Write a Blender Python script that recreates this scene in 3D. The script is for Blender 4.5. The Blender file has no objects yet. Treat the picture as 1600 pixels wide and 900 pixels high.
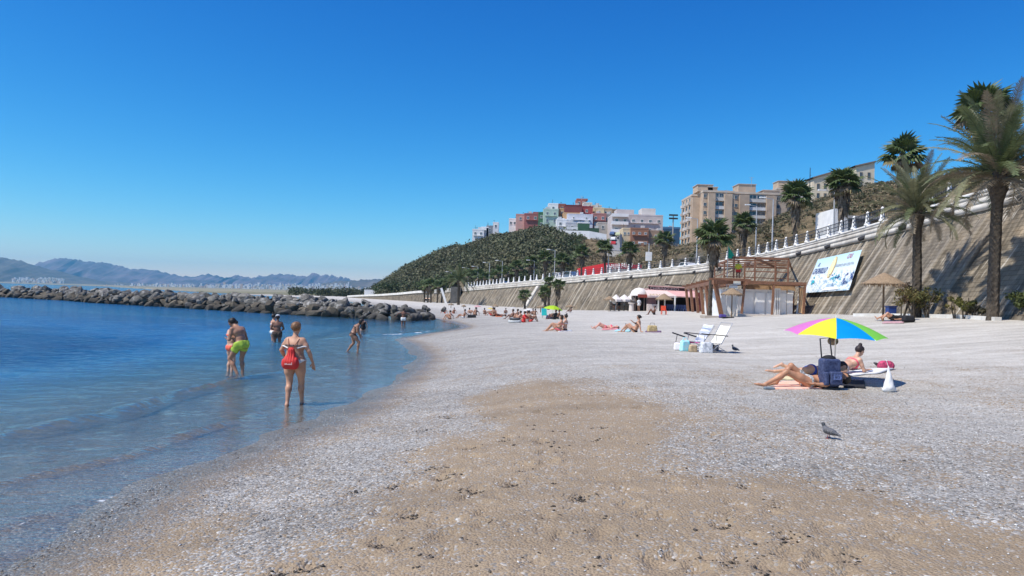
import bpy, math, random
import numpy as np
from mathutils import Vector, Matrix, Euler
random.seed(7); RNG = np.random.default_rng(7)
SC = bpy.context.scene; COL = SC.collection
# ------------------------------------------------------------------ camera
CAMF = 1150.0; CAMH = 2.3
_r = math.radians(1.75); _p = math.atan(16/CAMF)
CF = np.array([0, math.cos(_p), math.sin(_p)]); _u0 = np.array([0, -math.sin(_p), math.cos(_p)]); _x = np.array([1., 0, 0])
CR = math.cos(_r)*_x+math.sin(_r)*_u0; CU = -math.sin(_r)*_x+math.cos(_r)*_u0; CC = np.array([0, 0, CAMH])
cam = bpy.data.cameras.new('camera'); camo = bpy.data.objects.new('camera', cam); COL.objects.link(camo)
cam.sensor_width = 36; cam.lens = 36*CAMF/1600; cam.clip_start = 0.1; cam.clip_end = 30000
m = Matrix.Identity(4)
for i in range(3):
    m[i][0] = CR[i]; m[i][1] = CU[i]; m[i][2] = -CF[i]; m[i][3] = CC[i]
camo.matrix_world = m; SC.camera = camo
SC.render.resolution_x = 1024; SC.render.resolution_y = 576
# ------------------------------------------------------------------ light
SUN_D = Vector((0.80, 0.42, 0)).normalized(); SUN_EL = math.radians(57)
sd = Vector((SUN_D.x*math.cos(SUN_EL), SUN_D.y*math.cos(SUN_EL), -math.sin(SUN_EL)))
sun = bpy.data.lights.new('sun', 'SUN'); sun.energy = 4.9; sun.angle = math.radians(0.53); sun.color = (1, .94, .85)
suno = bpy.data.objects.new('sun', sun); COL.objects.link(suno); suno.rotation_euler = sd.to_track_quat('-Z', 'Y').to_euler()
W = bpy.data.worlds.new('World'); SC.world = W; W.use_nodes = True
wn = W.node_tree.nodes; wl = W.node_tree.links
sky = wn.new('ShaderNodeTexSky'); sky.sky_type = 'NISHITA'; sky.sun_disc = False
sky.sun_elevation = SUN_EL; sky.sun_rotation = math.atan2(-SUN_D.x, -SUN_D.y)
sky.air_density = 1.0; sky.dust_density = 0.05; sky.ozone_density = 2.0; sky.altitude = 0
def wmath(op, x, k):
    n = wn.new('ShaderNodeMath'); n.operation = op; wl.new(x, n.inputs[0]); n.inputs[1].default_value = k; return n.outputs[0]
# one uniform film-like curve per channel over the whole sky (the deep blue of this clear day)
BG = 0.115; sp = wn.new('ShaderNodeSeparateColor'); cbk = wn.new('ShaderNodeCombineColor'); wl.new(sky.outputs[0], sp.inputs[0])
for k_, (g_, m_) in enumerate(((2.7, 1.55), (1.543, 1.2), (1.008, 1.25))):
    wl.new(wmath('MULTIPLY', wmath('POWER', wmath('MULTIPLY', sp.outputs[k_], BG), g_), m_/BG), cbk.inputs[k_])
wl.new(cbk.outputs[0], wn['Background'].inputs[0]); wn['Background'].inputs[1].default_value = BG
SC.view_settings.view_transform = 'Standard'; SC.view_settings.look = 'None'; SC.view_settings.exposure = 0.1; SC.view_settings.gamma = 1
SC.cycles.transparent_max_bounces = 12; SC.cycles.max_bounces = 6; SC.cycles.volume_bounces = 0
# ------------------------------------------------------------------ helpers
def ray(u, v):
    return CF+(u-800)/CAMF*CR+(450-v)/CAMF*CU
def at(u, v, Y):
    d = ray(u, v); return CC+d*(Y/d[1])
def px(P):
    q = np.asarray(P, float)-CC; y = q@CF
    return 800+CAMF*(q@CR)/y, 450-CAMF*(q@CU)/y
def V(*a): return Vector(a)
def new_obj(name, me, parent=None, loc=(0, 0, 0), rz=0.0):
    o = bpy.data.objects.new(name, me); COL.objects.link(o); o.location = tuple(float(c) for c in loc); o.rotation_euler = (0, 0, rz)
    if parent is not None: o.parent = parent
    return o
def tag(o, label, cat, group=None):
    o['label'] = label; o['category'] = cat
    if group: o['group'] = group
    return o
def root(name, label, cat, loc=(0, 0, 0), rz=0.0, group=None):
    return tag(new_obj(name, None, None, loc, rz), label, cat, group)
def structure(o): o['kind'] = 'structure'; return o
def stuff(o, label=None, cat=None):
    o['kind'] = 'stuff'
    if label: o['label'] = label
    if cat: o['category'] = cat
    return o
def copy_tree(o, parent=None):
    c = o.copy(); COL.objects.link(c); c.parent = parent
    for ch in list(o.children): copy_tree(ch, c)
    return c
def np_mesh(name, verts, faces, mats=(), smooth=False, fm=None):
    """verts (n,3); faces: (m,k) int array or list of arrays"""
    me = bpy.data.meshes.new(name)
    verts = np.asarray(verts, np.float32)
    fl = faces if isinstance(faces, list) else [faces]
    fl = [np.asarray(f, np.int32) for f in fl if len(f)]
    idx = np.concatenate([f.ravel() for f in fl]); cnt = np.concatenate([np.full(len(f), f.shape[1], np.int32) for f in fl])
    me.vertices.add(len(verts)); me.vertices.foreach_set('co', verts.ravel())
    me.loops.add(len(idx)); me.loops.foreach_set('vertex_index', idx)
    me.polygons.add(len(cnt)); st = np.concatenate([[0], np.cumsum(cnt)[:-1]]).astype(np.int32)
    me.polygons.foreach_set('loop_start', st); me.polygons.foreach_set('loop_total', cnt)
    if smooth: me.polygons.foreach_set('use_smooth', np.ones(len(cnt), bool))
    for mt in mats: me.materials.append(mt)
    if fm is not None: me.polygons.foreach_set('material_index', np.asarray(fm, np.int32))
    me.update(calc_edges=True); me.validate(); return me
def fattr(me, name, arr):
    a = me.attributes.new(name, 'FLOAT', 'POINT'); a.data.foreach_set('value', np.asarray(arr, np.float32))
def cattr(me, name, arr):
    a = me.attributes.new(name, 'FLOAT_COLOR', 'POINT'); arr = np.asarray(arr, np.float32)
    if arr.shape[1] == 3: arr = np.c_[arr, np.ones(len(arr), np.float32)]
    a.data.foreach_set('color', arr.ravel())
class MB:
    def __init__(s): s.v = []; s.f = []; s.m = []; s.cur = 0
    def add(s, vs, fs):
        n = len(s.v); s.v += [tuple(v) for v in vs]
        for f in fs: s.f.append([i+n for i in f]); s.m.append(s.cur)
        return s
    def box(s, c, sz, rot=None, taper=1.0):
        c = Vector(c); h = Vector(sz)/2; vs = []
        for z in (-1, 1):
            k = taper if z > 0 else 1
            for x, y in ((-1, -1), (1, -1), (1, 1), (-1, 1)):
                p = Vector((x*h.x*k, y*h.y*k, z*h.z))
                if rot is not None: p = rot @ p
                vs.append(p+c)
        return s.add(vs, [(3, 2, 1, 0), (4, 5, 6, 7), (0, 1, 5, 4), (1, 2, 6, 5), (2, 3, 7, 6), (3, 0, 4, 7)])
    def bar(s, a, b, w, h=None, up=(0, 0, 1)):
        a = Vector(a); b = Vector(b); d = b-a; L = d.length
        if L < 1e-6: return s
        h = h or w; q = d.normalized(); u = Vector(up)
        if abs(q.dot(u)) > .98: u = Vector((0, 1, 0))
        x = q.cross(u).normalized(); z = x.cross(q)
        R = Matrix((x, q, z)).transposed()
        return s.box((a+b)/2, (w, L, h), R)
    def cyl(s, a, b, ra, rb=None, n=10, cap=True):
        rb = ra if rb is None else rb
        return s.tube([a, b], [ra, rb], n, cap)
    def tube(s, pts, rs, n=8, cap=True):
        pts = [Vector(p) for p in pts]; vs = []; fs = []
        if not hasattr(rs, '__len__'): rs = [rs]*len(pts)
        px_ = None
        for i, p in enumerate(pts):
            d = (pts[min(i+1, len(pts)-1)]-pts[max(i-1, 0)]).normalized()
            if px_ is None:
                u = Vector((0, 0, 1)) if abs(d.z) < .9 else Vector((1, 0, 0)); x = d.cross(u).normalized()
            else: x = (px_-d*px_.dot(d)).normalized()
            px_ = x; y = d.cross(x)
            for k in range(n):
                a = 2*math.pi*k/n; vs.append(p+(x*math.cos(a)+y*math.sin(a))*rs[i])
        for i in range(len(pts)-1):
            for k in range(n):
                k2 = (k+1) % n; fs.append((i*n+k, i*n+k2, i*n+n+k2, i*n+n+k))
        if cap: fs.append(tuple(range(n-1, -1, -1))); fs.append(tuple(len(vs)-n+k for k in range(n)))
        return s.add(vs, fs)
    def lathe(s, prof, n=16, c=(0, 0, 0), wob=None):
        vs = []; fs = []
        for r, z in prof:
            for k in range(n):
                a = 2*math.pi*k/n; w = 1 if wob is None else 1+wob*math.sin(a*5+z*7)*.5+wob*random.uniform(-.5, .5)
                vs.append((c[0]+r*w*math.cos(a), c[1]+r*w*math.sin(a), c[2]+z))
        for i in range(len(prof)-1):
            for k in range(n):
                k2 = (k+1) % n; fs.append((i*n+k, i*n+k2, i*n+n+k2, i*n+n+k))
        return s.add(vs, fs)
    def sphere(s, c, r, n=10, mmm=7):
        r = Vector((r, r, r)) if not hasattr(r, '__len__') else Vector(r)
        prof = []
        vs = []; fs = []
        for i in range(mmm+1):
            t = math.pi*i/mmm
            for k in range(n):
                a = 2*math.pi*k/n; vs.append((c[0]+r.x*math.sin(t)*math.cos(a), c[1]+r.y*math.sin(t)*math.sin(a), c[2]-r.z*math.cos(t)))
        for i in range(mmm):
            for k in range(n):
                k2 = (k+1) % n; fs.append((i*n+k, i*n+k2, i*n+n+k2, i*n+n+k))
        return s.add(vs, fs)
    def prism(s, poly, y0, y1):      # polygon in x,z extruded along y
        n = len(poly); vs = [(x, y0, z) for x, z in poly]+[(x, y1, z) for x, z in poly]
        return s.add(vs, [tuple(range(n)), tuple(range(2*n-1, n-1, -1))]+[(i, (i+1) % n+n*0, (i+1) % n+n, i+n)[::-1] for i in range(n)])
    def build(s, name, mats, parent=None, loc=(0, 0, 0), world=False, smooth=False, rz=0):
        if not isinstance(mats, (list, tuple)): mats = [mats]
        vs = s.v
        if world:
            L = parent.location if parent is not None else Vector((0, 0, 0)); vs = [(x-L.x, y-L.y, z-L.z) for x, y, z in vs]
        me = bpy.data.meshes.new(name); me.from_pydata(vs, [], s.f)
        for mt in mats: me.materials.append(mt)
        me.polygons.foreach_set('material_index', s.m)
        if smooth: me.polygons.foreach_set('use_smooth', [True]*len(s.f))
        me.update(); return new_obj(name, me, parent, loc, rz)
# numpy noise
_P = RNG.random((256, 256)).astype(np.float64)
def vnoise(x, y):
    xi = np.floor(x).astype(int); yi = np.floor(y).astype(int); fx = x-xi; fy = y-yi
    fx = fx*fx*(3-2*fx); fy = fy*fy*(3-2*fy)
    a = _P[xi & 255, yi & 255]; b = _P[(xi+1) & 255, yi & 255]; c = _P[xi & 255, (yi+1) & 255]; d = _P[(xi+1) & 255, (yi+1) & 255]
    return (a*(1-fx)+b*fx)*(1-fy)+(c*(1-fx)+d*fx)*fy-0.5
def fbm(x, y, o=4, g=.5):
    s = 0; a = 1
    for i in range(o):
        s = s+a*vnoise(x*2**i+i*17.3, y*2**i+i*9.1); a *= g
    return s
# ------------------------------------------------------------------ materials
def N(nt, typ, **kw):
    n = nt.nodes.new(typ)
    for k, v in kw.items():
        if k in ('inputs',):
            for a, b in v.items(): n.inputs[a].default_value = b
        else: setattr(n, k, v)
    return n
_mc = {}
def mat(name, col, rough=.7, noise=.12, scale=8, bump=0, metal=0, spec=.4, sss=0, coord='Object', stretch=None, dirt=None, trans=0):
    """plain procedural material: colour with soft variation"""
    if name in _mc: return _mc[name]
    mt = bpy.data.materials.new(name); mt.use_nodes = True; nt = mt.node_tree; b = nt.nodes['Principled BSDF']
    b.inputs['Roughness'].default_value = rough; b.inputs['Metallic'].default_value = metal; b.inputs['Specular IOR Level'].default_value = spec
    tc = N(nt, 'ShaderNodeTexCoord'); mp = N(nt, 'ShaderNodeMapping'); nt.links.new(tc.outputs[coord], mp.inputs[0])
    if stretch: mp.inputs['Scale'].default_value = stretch
    nz = N(nt, 'ShaderNodeTexNoise', inputs={'Scale': scale, 'Detail': 5.0, 'Roughness': .6}); nt.links.new(mp.outputs[0], nz.inputs['Vector'])
    c = list(col)
    lo = [max(0, x*(1-noise*1.6)) for x in c]; hi = [min(1, x*(1+noise*1.3)) for x in c]
    rp = N(nt, 'ShaderNodeValToRGB'); rp.color_ramp.elements[0].position = .3; rp.color_ramp.elements[1].position = .7
    rp.color_ramp.elements[0].color = (*(dirt or lo), 1); rp.color_ramp.elements[1].color = (*hi, 1)
    nt.links.new(nz.outputs['Fac'], rp.inputs[0]); nt.links.new(rp.outputs[0], b.inputs['Base Color'])
    if bump:
        bp = N(nt, 'ShaderNodeBump', inputs={'Strength': bump, 'Distance': .02}); nt.links.new(nz.outputs['Fac'], bp.inputs['Height']); nt.links.new(bp.outputs[0], b.inputs['Normal'])
    if sss: b.inputs['Subsurface Weight'].default_value = sss; b.inputs['Subsurface Radius'].default_value = (.02, .008, .004)
    if trans:
        tr = N(nt, 'ShaderNodeBsdfTranslucent'); mx = N(nt, 'ShaderNodeMixShader', inputs={0: trans}); nt.links.new(rp.outputs[0], tr.inputs[0])
        nt.links.new(b.outputs[0], mx.inputs[1]); nt.links.new(tr.outputs[0], mx.inputs[2]); nt.links.new(mx.outputs[0], nt.nodes['Material Output'].inputs[0])
    _mc[name] = mt; return mt
def ramp(nt, inp, stops):
    r = N(nt, 'ShaderNodeValToRGB'); e = r.color_ramp.elements
    while len(e) < len(stops): e.new(.5)
    for i, (p, c) in enumerate(stops): e[i].position = p; e[i].color = (*c, 1) if len(c) == 3 else c
    nt.links.new(inp, r.inputs[0]); return r.outputs[0]
def mixc(nt, fac, a, b, mode='MIX'):
    n = N(nt, 'ShaderNodeMix', data_type='RGBA', blend_type=mode)
    for s, val in ((0, fac), (6, a), (7, b)):
        if hasattr(val, 'links') or hasattr(val, 'is_linked'): nt.links.new(val, n.inputs[s])
        else: n.inputs[s].default_value = val if s == 0 else (*val, 1)
    return n.outputs[2]
def math_(nt, op, a, b=None, c=None):
    n = N(nt, 'ShaderNodeMath', operation=op)
    for i, val in enumerate((a, b, c)):
        if val is None: continue
        if hasattr(val, 'is_linked'): nt.links.new(val, n.inputs[i])
        else: n.inputs[i].default_value = val
    return n.outputs[0]
def attr(nt, name): return N(nt, 'ShaderNodeAttribute', attribute_name=name)
# ================================================================== SITE PLAN
WB = np.array([(5, 21.5, 2.2), (28, 22.0, 2.15), (40, 23.1, 2.0), (46, 23.5, 1.93), (55, 24.8, 1.84), (65, 25.5, 1.71), (75, 25.95, 1.59), (90, 25.8, 1.37), (105, 23.2, 1.07), (120, 16.6, .71), (140, 8.3, .36), (170, -4.3, .25), (210, -17, .2), (250, -36, .2), (300, -60, .1)])
WTZ = np.array([(5, 9.75), (28, 9.6), (34, 9.48), (40, 9.4), (55, 9.24), (65, 9.05), (75, 8.82), (90, 8.43), (105, 7.96), (120, 7.43), (140, 6.75), (170, 5.78), (210, 4.92), (250, 3.3), (300, 1.9)])
BAT = 0.6
def wall_x(Y): return np.interp(Y, WB[:, 0], WB[:, 1])
def wall_z(Y): return np.interp(Y, WB[:, 0], WB[:, 2])
def wall_top_z(Y): return np.interp(Y, WTZ[:, 0], WTZ[:, 1])
def wall_n(Y):      # horizontal outward (seaward) unit normal
    e = 4.0; dx = (wall_x(Y+e)-wall_x(Y-e)); n = np.array([-2*e, dx]); return n/np.linalg.norm(n)
SHO = np.array([(-30, -4.6), (0, -4.3), (5.9, -4.1), (7.6, -4.1), (8.8, -4.15), (11, -3.8), (13.5, -3.3), (17.9, -3.3), (22, -3.2), (26.9, -3.4), (33.5, -4.7), (37.7, -6.0), (43.7, -5.4), (52, -3.9), (57, -3.8), (67.8, -5.9), (80, -10), (100, -14), (150, -28), (210, -48), (300, -85), (600, -260)])
def shore(Y): return np.interp(Y, SHO[:, 0], SHO[:, 1])
_pd = np.array([(-400, -9), (-80, -5), (-40, -3.2), (-20, -1.5), (-15, -1.0), (-8, -.34), (-5, -.15), (-3, -.09), (-1.5, -.05), (0, 0), (1.5, .1), (4, .42), (6, .55), (11, .62), (16, .87), (22, 1.35), (32, 2.02), (60, 2.3)])
def zbase(X, Y):
    X = np.asarray(X, float); Y = np.asarray(Y, float)
    d = X-shore(Y)
    P = np.interp(d, _pd[:, 0], _pd[:, 1])
    Pw = np.interp(np.maximum(wall_x(Y)-shore(Y), 12), _pd[:, 0], _pd[:, 1]); k = wall_z(Y)/Pw
    k = np.where(Y > 30, k, 1+(k-1)*np.clip(Y/30, 0, 1)); k = np.where(d > 0, k, 1+np.clip((Y-15)/25, 0, 3))
    return np.maximum(P*np.where(d > 0, np.clip(k, .2, 1.2), k), -9)
def ground(X, Y): return float(zbase(X, Y))
def gp(u, v):
    """point of the beach seen at a pixel"""
    d = ray(u, v); t = 2.0; prev = t
    while t < 900:
        p = CC+d*t
        if p[2] < max(float(zbase(p[0], p[1])), -9): break
        prev = t; t += max(.02, t*.004)
    a, b = prev, t
    for _ in range(18):
        mth = (a+b)/2; p = CC+d*mth
        if p[2] < float(zbase(p[0], p[1])): b = mth
        else: a = mth
    return CC+d*b
def wp(u, v):      # point of still water (z=0) at a pixel
    d = ray(u, v); return CC+d*(-CC[2]/d[2])
def on(X, Y): return (X, Y, ground(X, Y))
# ------------------------------------------------------------------ beach
def poly_dist(X, Y, P):
    """signed distance (positive inside)"""
    P = np.array(P); d = np.full(X.shape, 1e9); ins = np.zeros(X.shape, bool); n = len(P)
    for i in range(n):
        a = P[i]; b = P[(i+1) % n]; e = b-a; L = e@e
        t = np.clip(((X-a[0])*e[0]+(Y-a[1])*e[1])/L, 0, 1)
        d = np.minimum(d, np.hypot(X-a[0]-t*e[0], Y-a[1]-t*e[1]))
        c = ((a[1] > Y) != (b[1] > Y)); den = (b[1]-a[1]) if abs(b[1]-a[1]) > 1e-9 else 1e-9
        ins ^= c & (X < (b[0]-a[0])*(Y-a[1])/den+a[0])
    return np.where(ins, d, -d)
_bp = [(760, 612), (830, 590), (900, 588), (960, 612), (1075, 632), (1135, 655), (1100, 668), (1010, 700), (1100, 722), (1235, 734), (1330, 757), (1400, 785), (1490, 815), (1700, 860), (1900, 1100), (600, 1250), (420, 930), (520, 850), (620, 790), (690, 720), (720, 660)]
BROWN = [tuple(gp(u, v)[:2]) for u, v in _bp]
_bp2 = [(-60, 935), (120, 870), (250, 815), (370, 805), (330, 860), (250, 960), (0, 1100)]
BROWN2 = [tuple(gp(u, v)[:2]) for u, v in _bp2]
def brownness(X, Y):
    n = fbm(X*.9, Y*.55, 4)*.9
    a = np.clip(.5+(poly_dist(X, Y, BROWN)+n*1.15)/.9, 0, 1); b = np.clip(.5+(poly_dist(X, Y, BROWN2)+n*.5)/.7, 0, 1)*.85
    s = np.clip(fbm(X*1.6+40, Y*.8+9, 4)*1.5-.18, 0, 1)*np.clip((X-shore(Y))/2, 0, 1)*np.clip((26-Y)/10, 0, 1)
    c = np.clip(1-np.abs(X-shore(Y)-.6)/.9+fbm(X*2, Y*1, 3)*.6, 0, 1)*.8
    f_ = np.clip(.24+fbm(X*.7+3, Y*.4, 3)*.5, 0, .6)*np.clip((20-Y)/9, 0, 1)
    return np.clip(np.maximum(np.maximum(np.maximum(a, b), np.maximum(s*.9, c)), f_), 0, 1)
def axis(lo, d0, d1, step, hi, g=1.06, mx=12):
    a = list(np.arange(d0, d1, step)); s = step; x = a[-1]
    while x < hi: s = min(s*g, mx); x += s; a.append(x)
    s = step; x = d0; b = []
    while x > lo: s = min(s*g, mx); x -= s; b.append(x)
    return np.array(b[::-1]+a)
AX = axis(-420, -5.5, 8.5, .029, 60); AY = axis(-12, 3.6, 13.5, .029, 420, 1.045)
GX, GY = np.meshgrid(AX, AY)
Z = zbase(GX, GY)
dsh = GX-shore(GY)
dry = np.clip(dsh/1.2, 0, 1)
BRN = brownness(GX, GY)
far = np.clip((Y_ := GY)/60, 0, 1)
amp = .035*dry
Z = Z+amp*fbm(GX*.8, GY*.8, 3)+.02*dry*fbm(GX*3.1+5, GY*3.1, 3)+(.006+.003*BRN)*dry*fbm(GX*11+3, GY*11, 3)+.02*fbm(GX*.35, GY*.35, 2)*np.clip(dsh+1.5, 0, 1)
ptc = np.clip(fbm(GX*1.1+31, GY*.8+3, 3)*3.2-.35, 0, 1)*np.clip(BRN*1.6-.3, 0, 1)*dry; Z = Z-ptc*.012+ptc*.03*np.abs(fbm(GX*5.3, GY*5.3+8, 3))
# footprints
fp = []
for (u, v) in [(908, 778), (800, 752), (742, 762), (622, 758), (1235, 842), (1130, 818), (1148, 872), (845, 690), (560, 768), (640, 808), (700, 838), (1045, 735), (1340, 868), (1155, 790), (940, 835), (1262, 880), (708, 652), (735, 700), (770, 672), (822, 634), (690, 745), (860, 720), (600, 850), (440, 895), (480, 885), (1030, 880), (985, 790), (1060, 860)]:
    p = gp(u, v); fp.append((p[0], p[1], random.uniform(-.5, .5), 1.0))
for _ in range(120):
    u = random.uniform(560, 1500); v = random.uniform(600, 900)**1.0; p = gp(u, v)
    if p[0]-shore(p[1]) < 1.5: continue
    if random.random() > .25+.75*float(brownness(np.array(p[0]), np.array(p[1]))): continue
    fp.append((p[0], p[1], random.uniform(-1.2, 1.2), random.uniform(.45, .95)))
for (x, y, a, s) in fp:
    i0, i1 = np.searchsorted(AX, [x-.4, x+.4]); j0, j1 = np.searchsorted(AY, [y-.4, y+.4])
    gx = GX[j0:j1, i0:i1]-x; gy = GY[j0:j1, i0:i1]-y
    if gx.size == 0: continue
    w = fbm(GX[j0:j1, i0:i1]*5, GY[j0:j1, i0:i1]*5, 2)*.6
    lx = gx*math.cos(a)+gy*math.sin(a); ly = -gx*math.sin(a)+gy*math.cos(a)
    r = np.sqrt((lx/(.075*s+.02))**2+(ly/(.13*s+.02))**2)*(1+w)
    Z[j0:j1, i0:i1] += -.034*s*np.exp(-(r**3))+.016*s*np.exp(-((r-1.45)/.3)**2)*(.6+w)
for yy in range(3):      # long raked tracks on the dry upper beach
    pass
nx, ny = len(AX), len(AY)
idx = np.arange(nx*ny).reshape(ny, nx)
fa = np.stack([idx[:-1, :-1].ravel(), idx[:-1, 1:].ravel(), idx[1:, 1:].ravel(), idx[1:, :-1].ravel()], 1)
me = np_mesh('beach', np.stack([GX.ravel(), GY.ravel(), Z.ravel()], 1), fa, smooth=True)
fattr(me, 'brown', BRN.ravel()); fattr(me, 'shore', dsh.ravel())
beach = structure(new_obj('beach', me))
beach['label'] = 'grey shingle and brown sand beach'
def surf_z(x, y):
    i = np.clip(np.searchsorted(AX, x)-1, 0, nx-2); j = np.clip(np.searchsorted(AY, y)-1, 0, ny-2)
    fx = (x-AX[i])/(AX[i+1]-AX[i]); fy = (y-AY[j])/(AY[j+1]-AY[j])
    return (Z[j, i]*(1-fx)+Z[j, i+1]*fx)*(1-fy)+(Z[j+1, i]*(1-fx)+Z[j+1, i+1]*fx)*fy
mt = bpy.data.materials.new('sand'); mt.use_nodes = True; nt = mt.node_tree; B = nt.nodes['Principled BSDF']
tc = N(nt, 'ShaderNodeTexCoord').outputs['Object']
br = attr(nt, 'brown').outputs['Fac']; sh = attr(nt, 'shore').outputs['Fac']
nzA = N(nt, 'ShaderNodeTexNoise', inputs={'Scale': 3.0, 'Detail': 8.0, 'Roughness': .65}); nt.links.new(tc, nzA.inputs[0])
nzB = N(nt, 'ShaderNodeTexNoise', inputs={'Scale': 90.0, 'Detail': 4.0, 'Roughness': .7}); nt.links.new(tc, nzB.inputs[0])
mpw = N(nt, 'ShaderNodeMapping'); mpw.inputs['Scale'].default_value = (.5, 2.2, 1); nt.links.new(tc, mpw.inputs[0])
nzC = N(nt, 'ShaderNodeTexNoise', inputs={'Scale': .55, 'Detail': 7.0, 'Roughness': .62}); nt.links.new(mpw.outputs[0], nzC.inputs[0])
vo = N(nt, 'ShaderNodeTexVoronoi', inputs={'Scale': 42.0, 'Randomness': 1.0}); nt.links.new(tc, vo.inputs[0])
vo2 = N(nt, 'ShaderNodeTexVoronoi', inputs={'Scale': 19.0, 'Randomness': 1.0}); nt.links.new(tc, vo2.inputs[0])
sep = N(nt, 'ShaderNodeSeparateColor'); nt.links.new(vo.outputs['Color'], sep.inputs[0])
sep2 = N(nt, 'ShaderNodeSeparateColor'); nt.links.new(vo2.outputs['Color'], sep2.inputs[0])
sand = ramp(nt, nzB.outputs['Fac'], [(.28, (.185, .135, .082)), (.5, (.34, .25, .158)), (.72, (.52, .40, .265))])
sand = mixc(nt, math_(nt, 'MULTIPLY', nzA.outputs['Fac'], .55), sand, (.285, .228, .16))
peb = ramp(nt, sep.outputs[0], [(0, (.09, .085, .08)), (.3, (.22, .208, .19)), (.62, (.38, .36, .33)), (.86, (.52, .50, .46)), (1, (.74, .72, .68))])
peb2 = ramp(nt, sep2.outputs[1], [(0, (.15, .14, .125)), (.5, (.30, .285, .26)), (.9, (.46, .445, .41)), (1, (.72, .70, .66))])
peb = mixc(nt, .35, peb, peb2)
dryg = mixc(nt, nzC.outputs["Fac"], (.57, .53, .455), (.75, .72, .655))
yfar = N(nt, 'ShaderNodeSeparateXYZ'); nt.links.new(tc, yfar.inputs[0])
ff = N(nt, 'ShaderNodeMapRange', inputs={1: 2.0, 2: 11.0, 3: .1, 4: .72}); nt.links.new(sh, ff.inputs[0])
nf = N(nt, 'ShaderNodeMapRange', inputs={1: 8.0, 2: 20.0, 3: 0.0, 4: .8}); nt.links.new(yfar.outputs['Y'], nf.inputs[0])
ff2 = math_(nt, 'MULTIPLY', ff.outputs[0], math_(nt, 'ADD', nf.outputs[0], .18))
peb = mixc(nt, ff2, peb, dryg)
# breakup of brown against shingle, scattered stones on the sand
mk = math_(nt, 'ADD', br, math_(nt, 'MULTIPLY', math_(nt, 'SUBTRACT', nzA.outputs['Fac'], .5), 1.1))
mk = math_(nt, 'ADD', mk, math_(nt, 'MULTIPLY', math_(nt, 'SUBTRACT', sep.outputs[1], .5), 1.15))
mkr = N(nt, 'ShaderNodeMapRange', inputs={1: .35, 2: .65}); nt.links.new(mk, mkr.inputs[0])
spk = N(nt, 'ShaderNodeMapRange', inputs={1: .93, 2: .95}); nt.links.new(sep.outputs[2], spk.inputs[0])
mk2 = math_(nt, 'MULTIPLY', mkr.outputs[0], math_(nt, 'SUBTRACT', 1.0, math_(nt, 'MULTIPLY', spk.outputs[0], .8)))
col = mixc(nt, mk2, peb, sand)
# long faint bands on the dry beach (raking, old tide lines)
bnd = N(nt, 'ShaderNodeMapRange', inputs={1: .35, 2: .7, 3: .84, 4: 1.12}); nt.links.new(nzC.outputs['Fac'], bnd.inputs[0])
cm = N(nt, 'ShaderNodeVectorMath', operation='SCALE'); nt.links.new(col, cm.inputs[0]); nt.links.new(bnd.outputs[0], cm.inputs['Scale']); col = cm.outputs[0]
# wet sand: darker and glossy by the water
wn_ = math_(nt, 'ADD', sh, math_(nt, 'MULTIPLY', math_(nt, 'SUBTRACT', nzA.outputs['Fac'], .5), .9))
wet = N(nt, 'ShaderNodeMapRange', inputs={1: .25, 2: 1.25, 3: 1.0, 4: 0.0}); nt.links.new(wn_, wet.inputs[0])
wc = N(nt, 'ShaderNodeMapRange', inputs={1: 0.0, 2: 1.0, 3: 1.0, 4: .66}); nt.links.new(wet.outputs[0], wc.inputs[0])
cm = N(nt, 'ShaderNodeVectorMath', operation='SCALE'); nt.links.new(col, cm.inputs[0]); nt.links.new(wc.outputs[0], cm.inputs['Scale'])
nt.links.new(cm.outputs[0], B.inputs['Base Color'])
rg = N(nt, 'ShaderNodeMapRange', inputs={1: 0.0, 2: 1.0, 3: .88, 4: .14}); nt.links.new(wet.outputs[0], rg.inputs[0]); nt.links.new(rg.outputs[0], B.inputs['Roughness'])
B.inputs['Specular IOR Level'].default_value = .3
hgt = math_(nt, 'ADD', math_(nt, 'MULTIPLY', vo.outputs['Distance'], -1.2), math_(nt, 'MULTIPLY', nzB.outputs['Fac'], .5))
bp = N(nt, 'ShaderNodeBump', inputs={'Strength': .9, 'Distance': .014}); nt.links.new(hgt, bp.inputs['Height']); nt.links.new(bp.outputs[0], B.inputs['Normal'])
beach.data.materials.append(mt)
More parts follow.
